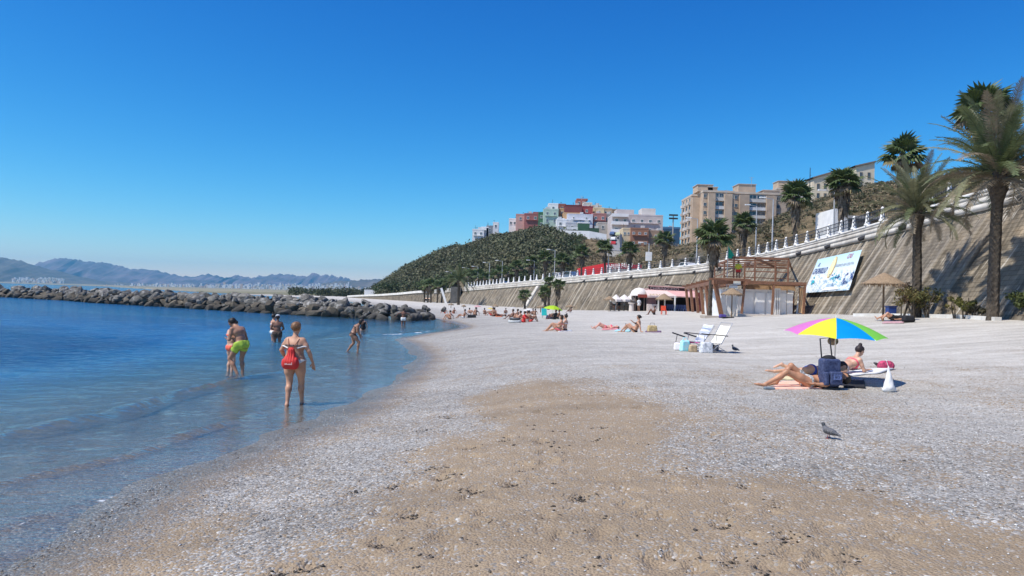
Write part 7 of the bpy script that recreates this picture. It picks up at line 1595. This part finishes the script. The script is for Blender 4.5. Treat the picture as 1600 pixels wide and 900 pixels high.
for i, cn in enumerate(order):
    a0 = math.radians(-112-45+i*45); vs = []; fs = []; nu, nv = 6, 10
    for jv in range(nv+1):
        f = jv/nv; r_ = Rr*f; z_ = -Hd*(f**1.9*.75+f*.25)
        for iu in range(nu+1):
            g_ = iu/nu; a = a0+math.radians(45)*g_; sg = 1-.055*math.sin(math.pi*g_)*f; dz = .03*math.sin(math.pi*g_)*f*f
            q = ap+xax*(r_*sg*math.cos(a))+yax*(r_*sg*math.sin(a))+tilt*(z_+dz); vs.append(q-np.array(um.location))
    for jv in range(nv):
        for iu in range(nu): k = jv*(nu+1)+iu; fs.append((k, k+1, k+nu+2, k+nu+1))
    me = np_mesh('panel', vs, np.array(fs), smooth=True); me.materials.append(mat('parasol_'+cn, cols_[cn], .5, .03, 3, trans=.25)); new_obj('panel', me, um)
    tip = ap+xax*(Rr*math.cos(a0))+yax*(Rr*math.sin(a0))-tilt*Hd; md = ap+xax*(Rr*.5*math.cos(a0))+yax*(Rr*.5*math.sin(a0))-tilt*(Hd*.33+.015)
    mb = MB(); mb.tube([ap-tilt*.03, md, tip], .006, 4); mb.bar(ap-tilt*.42, md, .008); mb.build('rib', M['galv'], um, world=True)
mb = MB(); mb.cyl(ap-tilt*.02, ap+tilt*.06, .015, .008, 6); mb.build('tip', M['white'], um, world=True)
def rbox(parts, res, noise=.004, taper=.0):
    """list of (centre, half size, radius) -> Field-like"""
    F_ = Field([((c[0]-h[0], c[1]-h[1], c[2]-h[2]), .01, (c[0]+h[0], c[1]+h[1], c[2]+h[2]), .01, .01) for c, h, r in parts], res, .05); out = np.full(F_.n, .2)
    for c, h, r in parts:
        X, Y, Z_ = F_.rel(c); k = 1-taper*(Z_/h[2]+1)*.5; qx = np.abs(X)/k-h[0]+r; qy = np.abs(Y)/k-h[1]+r; qz = np.abs(Z_)-h[2]+r
        d = np.sqrt(np.maximum(qx, 0)**2+np.maximum(qy, 0)**2+np.maximum(qz, 0)**2)+np.minimum(np.maximum(np.maximum(qx, qy), qz), 0)-r; out = np.minimum(out, d)
    X, Y, Z_ = F_.rel((0, 0, 0)); F_.F = out+noise*np.sin(X*23+Z_*9)*np.sin(Y*21+1)*np.sin(Z_*19); return F_
def bagblob(name, label, cat, u, v, hs, m_, rz=0, res=.016, noise=.006, extra=None, ms_=None):
    p = P_(u, v); rt = root(name, label, cat, (p[0], p[1], ground(p[0], p[1])), rz); w, d, h, r = hs; F_ = rbox([((0, 0, h/2), (w/2, d/2, h/2), r)], res, noise, .15); F_.mesh(F_.F, 'bag_body', m_, rt)
    if extra: mb = MB(); mb.tube(extra, .010, 5); mb.build('handle', ms_ or m_, rt)
    return rt
# bag tied to the pole, shopping trolley, sand bag, pink bag
mb = MB(); mb.sphere((pb_[0]-.02, pb_[1]-.03, ground(pb_[0], pb_[1])+.98), (.09, .07, .14), 10, 7); mb.sphere((pb_[0]-.05, pb_[1]-.02, ground(pb_[0], pb_[1])+.86), (.12, .09, .09), 10, 7); tag(mb.build('hanging_bag', mat('khaki_bag', (.22, .19, .15), .8, .4, 12), smooth=True), 'small khaki bag tied to the parasol pole', 'bag')
pt = P_(1295, 608.5); sct = pt[1]/1150; tr_ = root('shopping_trolley', 'navy blue patterned shopping trolley with a raised black handle', 'shopping trolley', (pt[0], pt[1], ground(pt[0], pt[1])), math.radians(8))
F_ = rbox([((0, 0, .33), (.19, .11, .27), .05)], .012); nv_ = mat('navy_patterned', (.012, .018, .055), .6, .3, 22, dirt=(.085, .11, .21))
F_.mesh(F_.F, 'bag_body', nv_, tr_)
F_ = rbox([((.05, -.14, .23), (.125, .055, .13), .03)], .012, .003); F_.mesh(F_.F, 'front_pocket', nv_, tr_)
F_ = rbox([((-.135, -.13, .22), (.045, .045, .13), .025)], .012, .002); F_.mesh(F_.F, 'side_pocket', nv_, tr_)
mb = MB(); mb.box((.055, -.199, .26), (.16, .012, .10)); mb.build('patch', mat('blue_patch', (.12, .16, .32), .6, .8, 30), tr_)
mb = MB(); mb.tube([(.12, .08, .1), (.10, .08, .62), (.04, .08, 1.0), (-.16, .08, .98), (-.12, .08, .62), (-.12, .08, .1)], .014, 6); mb.build('handle', M['dark'], tr_)
for s_ in (-1, 1): mb = MB(); mb.cyl((s_*.17, .06, .075), (s_*.20, .06, .075), .075, .075, 14); mb.build('wheel', mat('tyre', (.02, .02, .02), .9), tr_)
mb = MB(); mb.box((0, -.02, .03), (.34, .18, .03)); mb.build('base', M['dark'], tr_)
mb = MB(); mb.sphere((.0, .02, .60), (.14, .10, .07), 12, 7); mb.build('lid', c_black, tr_, smooth=True)
ps = P_(1389, 613); F_ = Field([((-.08, 0, .05), .05, (.10, .02, .05), .05, .04), ((0, 0, .10), .10, (-.02, .0, .50), .006, .03)], .01)
sb_ = root('weight_bag', 'white sand filled bag with a pointed tied top', 'bag', (ps[0], ps[1], ground(ps[0], ps[1])), 0); F_.mesh(F_.F+.004*np.sin(F_.rel((0, 0, 0))[0]*60)*np.sin(F_.rel((0, 0, 0))[2]*30), 'sack', c_white, sb_)
mb = MB(); mb.tube([(-.03, 0, .5), (-.06, 0, .60), (-.07, .02, .62)], .006, 4); mb.build('cord', c_white, sb_)
pp = P_(1384, 577); F_ = Field([((-.12, 0, .09), .09, (.12, 0, .09), .09, .06), ((-.08, 0, .14), .07, (.08, 0, .14), .07, .05)], .014); pk_ = root('pink_bag', 'dark pink patterned beach bag beyond the reading woman', 'bag', (pp[0], pp[1], ground(pp[0], pp[1]))); F_.mesh(F_.F, 'pouch', mat('pink_pattern', (.40, .04, .10), .7, .8, 14, dirt=(.05, .02, .03)), pk_)
pp = P_(1363, 577); mb = MB(); mb.box((0, 0, .09), (.22, .16, .03), Matrix.Rotation(.7, 3, 'Y')); mb.box((.1, 0, .1), (.22, .16, .02), Matrix.Rotation(-.6, 3, 'Y')); tag(mb.build('book', mat('dark_cover', (.04, .035, .035), .6), None, (pp[0]+.15, pp[1], ground(pp[0], pp[1]))), 'dark open book in front of the reading woman', 'book')
pp = P_(1202, 609); F_ = Field([((-.05, 0, .035), .035, (.12, .02, .03), .03, .03)], .012); sh_ = root('shoe', 'grey slipper beside the nearest sunbather\'s foot', 'shoe', (pp[0]-.05, pp[1]-.06, ground(pp[0], pp[1]))); F_.mesh(F_.F, 'sole', mat('grey_rubber', (.20, .24, .27), .8), sh_)
# pigeons
def pigeon(label, u, v, rz, s=1.0, col=(.30, .30, .31)):
    p = P_(u, v); rt = root('pigeon', label, 'pigeon', (p[0], p[1], float(surf_z(p[0], p[1]))), rz, 'pigeons on the shingle'); sc = lambda pr: [(np.array(a)*s, ra*s, np.array(b)*s, rb*s, k*s) for a, ra, b, rb, k in pr]
    F_ = Field(sc([((0, -.06, .12), .055, (0, .04, .135), .062, .03), ((0, .06, .15), .045, (0, .10, .215), .024, .03), ((0, .105, .235), .025, (0, .115, .235), .024, .01), ((0, -.08, .11), .035, (0, -.20, .085), .018, .03)]), .007, .03); F_.mesh(F_.F, 'body', mat('pigeon_%02d' % int(col[0]*99), col, .7, .15, 20), rt)
    F2 = Field(sc([((0, .085, .19), .030, (0, .105, .225), .027, .02), ((0, .108, .236), .0275, (0, .116, .236), .026, .01)]), .007, .03); F2.mesh(F2.F, 'neck_feathers', mat('pigeon_dark', (.045, .05, .055), .5, .2, 20), rt)
    mb = MB(); mb.cyl((0, .137*s, .233*s), (0, .165*s, .224*s), .007*s, .002*s, 5); mb.build('beak', M['dark'], rt)
    for q in (-1, 1):
        F3 = Field(sc([((q*.05, .03, .14), .028, (q*.045, -.08, .12), .028, .02), ((q*.045, -.08, .12), .024, (q*.02, -.17, .10), .010, .02)]), .007, .03); F3.mesh(F3.F, 'wing', mat('wing_dark', (.09, .09, .095), .6, .9, 24, stretch=(1, 6, 1)), rt)
        mb = MB(); mb.cyl((q*.025*s, 0, .08*s), (q*.03*s, .01*s, 0), .006*s, .005*s, 5); mb.bar((q*.03*s, -.01*s, .004), (q*.03*s, .04*s, .004), .02*s, .006); mb.build('leg', mat('pigeon_leg', (.35, .10, .08), .6), rt)
    return rt
pigeon('grey pigeon standing on the shingle, nearest to the camera', 1295, 685, math.radians(35), .74, (.13, .13, .14))
pigeon('grey pigeon standing right of the beach chairs', 1148, 550, math.radians(30), .95, (.20, .20, .21))
pigeon('small distant pigeon behind the seated sunbathers', 978.5, 511, math.radians(10), .9, (.15, .15, .16))
# --- beach chairs and the bags around them
def lounge(label, u, v, rz, m1, m2, hh=.98):
    p = P_(u, v); rt = root('beach_chair', label, 'beach chair', (p[0], p[1], ground(p[0], p[1])), rz, 'folding beach chairs'); w = .29
    bk = lambda f: (0, -.05-f*.42, .32+f*.62)
    for s_ in (-1, 1):
        mb = MB(); mb.tube([(s_*w, .42, .34), (s_*w, -.05, .30), (s_*w, -.47, hh)], .013, 6); mb.build('side_frame', M['galv'], rt)
        mb = MB(); mb.tube([(s_*w, .36, .34), (s_*w, -.34, .01)], .013, 6); mb.build('leg', M['galv'], rt); mb = MB(); mb.tube([(s_*w, .0, .31), (s_*w, .38, .01)], .013, 6); mb.build('leg', M['galv'], rt)
        mb = MB(); mb.bar((s_*(w+.03), -.27, .56), (s_*(w+.03), .27, .60), .05, .03); mb.build('armrest', M['dark'], rt); mb = MB(); mb.tube([(s_*(w+.02), .15, .58), (s_*(w+.02), .18, .33)], .010, 5); mb.build('arm_post', M['galv'], rt)
    mb = MB(); mb.tube([(-w, -.47, hh), (w, -.47, hh)], .013, 6); mb.tube([(-w, -.34, .02), (w, -.34, .02)], .013, 6); mb.tube([(-w, .38, .02), (w, .38, .02)], .013, 6); mb.build('cross_bar', M['galv'], rt)
    vs = []; n = 10
    def grid(f0, f1, pts, sag, name, m_):
        vs = []; fs = []; nn = 8
        for i in range(nn+1):
            f = i/nn; a = Vector(pts[0]).lerp(Vector(pts[1]), f)
            for k in range(7):
                g_ = k/6; q = Vector((-w+2*w*g_, a.y, a.z)); d = math.sin(math.pi*g_)*.03+math.sin(math.pi*f)*sag; q.z -= d*.8; vs.append(q)
        fs = [(i*7+k, i*7+k+1, i*7+k+8, i*7+k+7) for i in range(nn) for k in range(6)]; me = np_mesh(name, vs, np.array(fs), smooth=True); me.materials.append(m_); new_obj(name, me, rt)
    grid(0, 1, ((0, .42, .34), (0, -.03, .31)), .05, 'seat', m1); grid(0, 1, ((0, -.06, .33), (0, -.43, .90)), .03, 'backrest', m2); return rt
c_sun = mat('white_sun_fabric', (.78, .76, .72), .8, .12, 3, dirt=(.74, .68, .52)); c_bst = mat('blue_striped_fabric', (.55, .65, .72), .8, .7, 5, dirt=(.06, .12, .25), stretch=(.3, .3, 3.5)); c_mag = mat('magenta_fabric', (.55, .04, .26), .8, .1)
lounge('white beach chair on the right, with a rust-pink edge', 1116, 551, math.radians(112), c_sun, c_sun)
lounge('lower beach chair with blue-striped back and magenta seat', 1089, 548.5, math.radians(108), c_mag, c_bst, .86)
bx = lambda w, d, h, r=.05: (w, d, h, r)
bagblob('beach_bag', 'white plastic bag with grey print in front of the chairs', 'bag', 1103, 552, bx(.42, .26, .36), mat('printed_white_bag', (.74, .74, .73), .6, .5, 12, dirt=(.30, .33, .35)), .2, extra=[(-.12, 0, .33), (-.08, 0, .47), (.08, 0, .47), (.12, 0, .33)])
bagblob('beach_bag', 'turquoise and white bag at the left of the chairs', 'bag', 1070, 549, bx(.34, .22, .36), mat('turquoise_bag', (.10, .45, .55), .6, .9, 8, dirt=(.62, .72, .76)), .3, extra=[(-.1, 0, .33), (-.06, 0, .46), (.06, 0, .46), (.1, 0, .33)])
bagblob('beach_bag', 'pink and white bag leftmost of the pile by the chairs', 'bag', 1058.5, 547.5, bx(.26, .2, .26), mat('pink_white_bag', (.72, .55, .56), .6, .5, 9, dirt=(.75, .74, .73)), -.2)
bagblob('paper_bag', 'tan bag between the turquoise and the white bag', 'bag', 1082.5, 550.5, bx(.28, .2, .25), mat('tan_bag', (.48, .36, .22), .8, .3, 8), .1)
bagblob('black_bag', 'grey and black round bag under the right chair', 'bag', 1116, 549, bx(.3, .25, .27, .09), mat('grey_bag', (.13, .12, .13), .7, .6, 6), 0)
for i, (u, v, a_) in enumerate(((1063, 526, .3), (1082, 529, .28))):
    p = P_(1060+i*18, 541); mb = MB(); R_ = Matrix.Rotation(a_, 3, 'Y'); mb.box((0, 0, .42), (.50, .05, .05), R_); mb.tube([(-.1, .1, 0), (-.05, 0, .45)], .012, 5); tag(mb.build('folded_stool', M['dark'], None, (p[0], p[1], ground(p[0], p[1]))), 'folded black stool leaning %s' % ('at the far left of the chairs', 'against the left chair')[i], 'stool')
# --- sunbathers in the middle distance
def seat(label, u, v, rz, j=None, **kw): p = gp(u, v); return person(label, (p[0], p[1], ground(p[0], p[1])), rz, j or J_sit(), **kw)
seat('woman sitting with legs stretched to the left, front one of the pair by the middle', 873, 518, math.radians(80), J_sit(.12, .32, .02, 'knees'), H=1.65, res=.02, skin=SK1, hair=(.04, .025, .015), hairstyle='bob', top=c_pink, bottom=c_pink)
seat('woman sitting behind the pair\'s front one, dark hair tied up', 882, 517.5, math.radians(65), J_sit(.05, .1, .05, 'knees'), H=1.68, res=.02, skin=SK4, hair=(.02, .015, .012), hairstyle='bun', top=c_white, bottom=c_brown)
sheet('towel', 'white towel behind the seated pair', 'towel', [(872, 518.8), (894, 518.2), (892, 516.4), (876, 516.8)], c_white)
j = J_lie(False, .26); seat('sunbather lying flat on a pink towel with knees bent', 946, 514.5, math.radians(-88), j, H=1.66, res=.022, skin=(.62, .34, .26), hair=(.04, .03, .02), hairstyle='short', bottom=c_pink, top=c_pink)
sheet('towel', 'pink towel under the flat lying sunbather', 'towel', [(940, 515.5), (966, 515), (967, 513), (945, 513.4)], mat('pink_towel', (.78, .33, .36), .9))
sheet('towel', 'light blue towel left of the woman holding something up', 'towel', [(960, 518), (984, 518.5), (986, 516), (964, 515.6)], mat('light_blue_towel', (.35, .62, .70), .9))
seat('dark-haired woman in a black bikini sitting and holding something up', 992, 519, math.radians(62), J_sit(.18, .30, .05, 'one'), H=1.68, res=.018, skin=SK1, hair=(.02, .015, .012), hairstyle='lowbun', top=c_black, bottom=c_black)
bagblob('straw_basket', 'straw basket standing right of the woman in black', 'basket', 1019, 519, bx(.5, .3, .34), mat('basket_straw', (.55, .42, .20), .9, .3, 20), .1, extra=[(-.14, 0, .3), (-.09, 0, .46), (.09, 0, .46), (.14, 0, .3)], ms_=mat('dark_handle', (.08, .05, .04), .7))
sheet('towel', 'dark mat under the straw basket', 'towel', [(1008, 519.5), (1033, 520), (1033, 518), (1010, 517.5)], mat('purple_mat', (.16, .09, .16), .9))
bagblob('purple_bundle', 'violet-blue bundle lying at the foot of the cabin parasol\'s shadow', 'bundle', 1129, 497, bx(.6, .4, .3, .1), mat('violet_cloth', (.08, .06, .26), .8, .3, 5), 0)
mb = MB(); p = gp(1137, 497.5); mb.box((0, 0, .06), (.9, .4, .12)); tag(mb.build('dark_bag', c_black, None, (p[0], p[1], ground(p[0], p[1]))), 'flat black bag beside the violet bundle', 'bag')
seat('man sitting on the sand in front of the beach bar', 1022, 491.5, math.radians(75), J_sit(.05, .45, .03, 'knees'), H=1.7, female=False, res=.028, skin=SK3, hair=(.02, .015, .012), hairstyle='short', shorts=c_black)
p = gp(1037, 491.5); r_ = root('orange_chair', 'orange-red plastic chair standing before the beach bar', 'chair', (p[0], p[1], ground(p[0], p[1]))); co_ = mat('orange_plastic', (.75, .10, .04), .45, .05)
mb = MB(); mb.box((0, 0, .42), (.5, .5, .05)); mb.build('seat', co_, r_); mb = MB(); mb.box((.0, .25, .66), (.5, .05, .45)); mb.build('backrest', co_, r_)
for sx_ in (-.22, .22):
    for sy_ in (-.22, .22): mb = MB(); mb.bar((sx_, sy_, 0), (sx_, sy_, .42), .06); mb.build('leg', co_, r_)
# person lying under the nearest thatched parasol
p = at(1404, 503.5, 36.5); gz_ = ground(p[0], 36.5); j = J_lie(False, .25); person('person in black clothes lying with one knee up under the nearest thatched parasol', (p[0]-.25, 36.5, gz_+.02), math.radians(-90), j, 1.7, False, .95, .022, SK1, (.02, .015, .012), 'short', shirt=c_black, shorts=c_black)
bagblob('backpack', 'black backpack at the lying person\'s head by the nearest thatched parasol', 'backpack', 1419, 503.5, bx(.6, .35, .32, .12), c_black, 0)
sheet('towel', 'pinkish towel under the person in black', 'towel', [(1378, 505.5), (1412, 505), (1412, 503), (1382, 503)], mat('rose_towel', (.5, .3, .32), .9))
# lifeguard on the deck
p = at(1153, 440, 63.4); person('lifeguard in a yellow shirt and red shorts on the timber deck', (p[0], 63.4, zF+.15), math.radians(150), J_stand(), 1.72, False, 1.02, .02, SK3, (.02, .015, .012), 'short', shorts=c_red, shirt=mat('yellow_shirt', (.62, .60, .05), .7))
# people of the bar terrace
for i, (u, v, Y_, rz, lab, kw) in enumerate(((998, 488.5, 95, 20, 'person in white standing at the bar terrace posts', dict(shirt=c_white, shorts=c_white)), (959, 488, 97, 200, 'person in a pale top on the bar terrace, leftmost', dict(shirt=c_white, shorts=c_black)), (967, 488, 98, 160, 'person in black on the bar terrace', dict(shirt=c_black, shorts=c_black)))):
    p = at(u, v, Y_); person(lab, (p[0], Y_, ground(p[0], Y_)), math.radians(rz), J_stand(), 1.7, False, 1.0, .03, SK2, (.02, .015, .012), 'short', **kw)
# --- far groups
def beach_parasol(label, u, vb, vt, rpx, col, tilt_=0, grp='beach parasols'):
    p = gp(u, vb); h = at(u, vt, p[1])[2]-ground(p[0], p[1]); R_ = rpx*p[1]/1150; rt = root('beach_parasol', label, 'parasol', (p[0], p[1], ground(p[0], p[1])), 0, grp); rt.rotation_euler = (0, tilt_, 0)
    mb = MB(); mb.cyl((0, 0, -.2), (0, 0, h), .025, .025, 6); mb.build('pole', M['white'], rt); mb = MB(); mb.lathe([(.02, h), (R_*.4, h-R_*.08), (R_*.8, h-R_*.27), (R_, h-R_*.42)], 8); mb.build('canopy', mat('canopy_%d' % int(sum(c*(i+1)*100 for i, c in enumerate(col))), col, .6, .05, trans=.3), rt); return rt
gpz = gp(860, 497)
beach_parasol('lime green beach parasol with people beneath', 862, 498, 477, 15.5, (.48, .72, .03), .12)
for i, (u, v, rz, lab, kw) in enumerate(((866, 499, 60, 'person in dark clothes sitting in the shade of the lime parasol', dict(shirt=c_black, shorts=c_black)), (871, 498.5, 100, 'person in brown sitting at the right edge of the lime parasol', dict(shorts=c_black)))):
    seat(lab, u, v, math.radians(rz), J_sit(.15, .4, .05, 'knees'), H=1.7, female=False, res=.03, skin=SK3, **kw)
p = gp(851, 497.5); r_ = root('turquoise_chair', 'turquoise beach chair left of the lime parasol', 'beach chair', (p[0], p[1], ground(p[0], p[1])), .2); ct_ = mat('turquoise_canvas', (.03, .45, .50), .6)
mb = MB(); mb.box((0, 0, .3), (.5, .45, .05)); mb.build('seat', ct_, r_); mb = MB(); mb.box((0, .27, .62), (.5, .05, .65), Matrix.Rotation(-.3, 3, 'X')); mb.build('backrest', ct_, r_)
for sx_ in (-.22, .22): mb = MB(); mb.bar((sx_, -.2, 0), (sx_, .2, .3), .04); mb.bar((sx_, .2, 0), (sx_, -.2, .3), .04); mb.build('leg', M['galv'], r_)
bagblob('navy_bag', 'navy bag on the sand under the lime parasol', 'bag', 859.5, 498.5, bx(.8, .4, .35, .12), mat('navy_cloth', (.02, .03, .10), .8), 0, .03)
beach_parasol('small pink beach parasol on the far beach', 746, 490, 477, 6, (.72, .40, .40)); beach_parasol('small yellow beach parasol on the far beach', 765, 490, 480.5, 5.5, (.78, .62, .18), .2)
beach_parasol('pale grey beach parasol in the middle of the far beach', 802, 490, 479.5, 5.5, (.62, .60, .58), -.1); beach_parasol('wide white parasol left of the lime one', 827, 490.5, 482, 9.5, (.78, .77, .74)); beach_parasol('little pink parasol close to the ramp', 770, 488, 478, 3.6, (.66, .30, .30)) if False else None
# inflatable boat: two stacked pale hulls
p = gp(805, 504.5); bt = root('inflatable_boat', 'pale grey inflatable boat lying on the sand', 'boat', (p[0], p[1], ground(p[0], p[1])), math.radians(-12)); hyp = mat('pale_hypalon', (.55, .57, .57), .5, .05)
for z_, l in ((.18, .95), (.44, .75)):
    for s_ in (-1, 1): mb = MB(); mb.tube([(-l, s_*.42, z_), (-l*.2, s_*.48, z_), (l*.6, s_*.42, z_+.02), (l*.98, s_*.16, z_+.1)], [.18, .2, .19, .14], 10); mb.build('tube', hyp if z_ < .3 else mat('dark_hypalon', (.06, .065, .07), .5), bt, smooth=True)
mb = MB(); mb.box((0, 0, .12), (1.6, .8, .06)); mb.build('floor', M['dark'], bt); bt.scale = (.5, .5, .62)
beachers = [(812, 503, 80, 's'), (818, 504, 60, 's'), (822, 502.5, 100, 's'), (829, 502.5, -60, 's'), (801, 498.5, 80, 's'), (806, 498, 40, 's'), (724, 497, 80, 's'), (768, 493, 60, 's'), (772, 494, 10, 's'), (779, 494.5, -88, 'l'), (757, 491, 0, 's'), (790, 491, 20, 's'), (733.5, 491, 0, 's'), (709, 490, 15, 's'), (703, 499, 70, 's'), (743, 493, 60, 's'), (832, 491.5, 70, 's'), (836, 492, 30, 's'), (891, 489, 90, 's'), (695, 489.5, 90, 's'), (808, 486, 10, 't'), (815, 486, 190, 't')]
labs = ['person sitting at the left end of the group beside the inflatable boat', 'person in red sitting in the group beside the inflatable boat', 'third seated person of the group by the inflatable boat', 'person with raised back sitting rightmost of the boat group', 'person sitting behind the inflatable boat, left', 'person sitting behind the inflatable boat, right', 'person sitting on the sand right of the boulders, knees up', 'person sitting beside the small yellow parasol', 'second person beside the small yellow parasol', 'person lying on an orange towel right of the yellow parasol', 'person in dark sitting between the pink and yellow parasols', 'person sitting alone left of the grey parasol', 'small seated figure left of the pink parasol', 'small seated figure just right of the boulders', 'person crouching at the water\'s edge right of the boulders', 'dark person sitting below the pink parasol', 'person sitting in front of the wide white parasol, left', 'person sitting in front of the wide white parasol, right', 'person sitting under the small far thatched parasol left of the bar', 'person sitting by the access ramp', 'person standing at the wall foot, left of two', 'person standing at the wall foot, right of two']
rn = random.Random(8); cl_c = [c_red, c_black, c_orange, c_white, c_brown, c_pink]
for i, (u, v, rz, kd) in enumerate(beachers):
    jj = {'s': J_sit(rn.uniform(.0, .2), rn.uniform(.25, .5), .05, rn.choice(['knees', 'back'])), 't': J_stand(), 'l': J_lie(False, .2)}[kd]; fem = rn.random() < .5; cc = rn.choice(cl_c)
    kw = dict(bottom=cc, top=cc) if fem else dict(shorts=cc)
    if i == 1: kw = dict(shirt=c_red, shorts=c_red)
    if kd == 't':
        p = at(u, v, 165); person(labs[i], (p[0], 165, ground(p[0], 165)), math.radians(rz), jj, 1.7, fem, 1.0, .034, SK2, (.02, .015, .012), 'short', group='bathers spread over the far beach', **kw); continue
    seat(labs[i], u, v, math.radians(rz+rn.uniform(-15, 15)), jj, H=1.68 if v > 492 else 1.35, female=fem, res=.034, skin=rn.choice([SK1, SK2, SK3]), hair=(.02, .015, .012), hairstyle=rn.choice(['short', 'bob']) if fem else 'short', group='bathers spread over the far beach', **kw)
sheet('towel', 'orange towel right of the small yellow parasol', 'towel', [(774, 494.8), (784, 495), (784, 493.2), (775, 493.2)], mat('orange_cloth', (.75, .20, .08), .9))
bagblob('dark_bundle', 'dark bundle on the sand left of the small parasols', 'bundle', 737, 496.5, bx(.9, .4, .3, .1), c_black, 0, .03)
# sand foam flecks & stones near the swash are part of the sea material
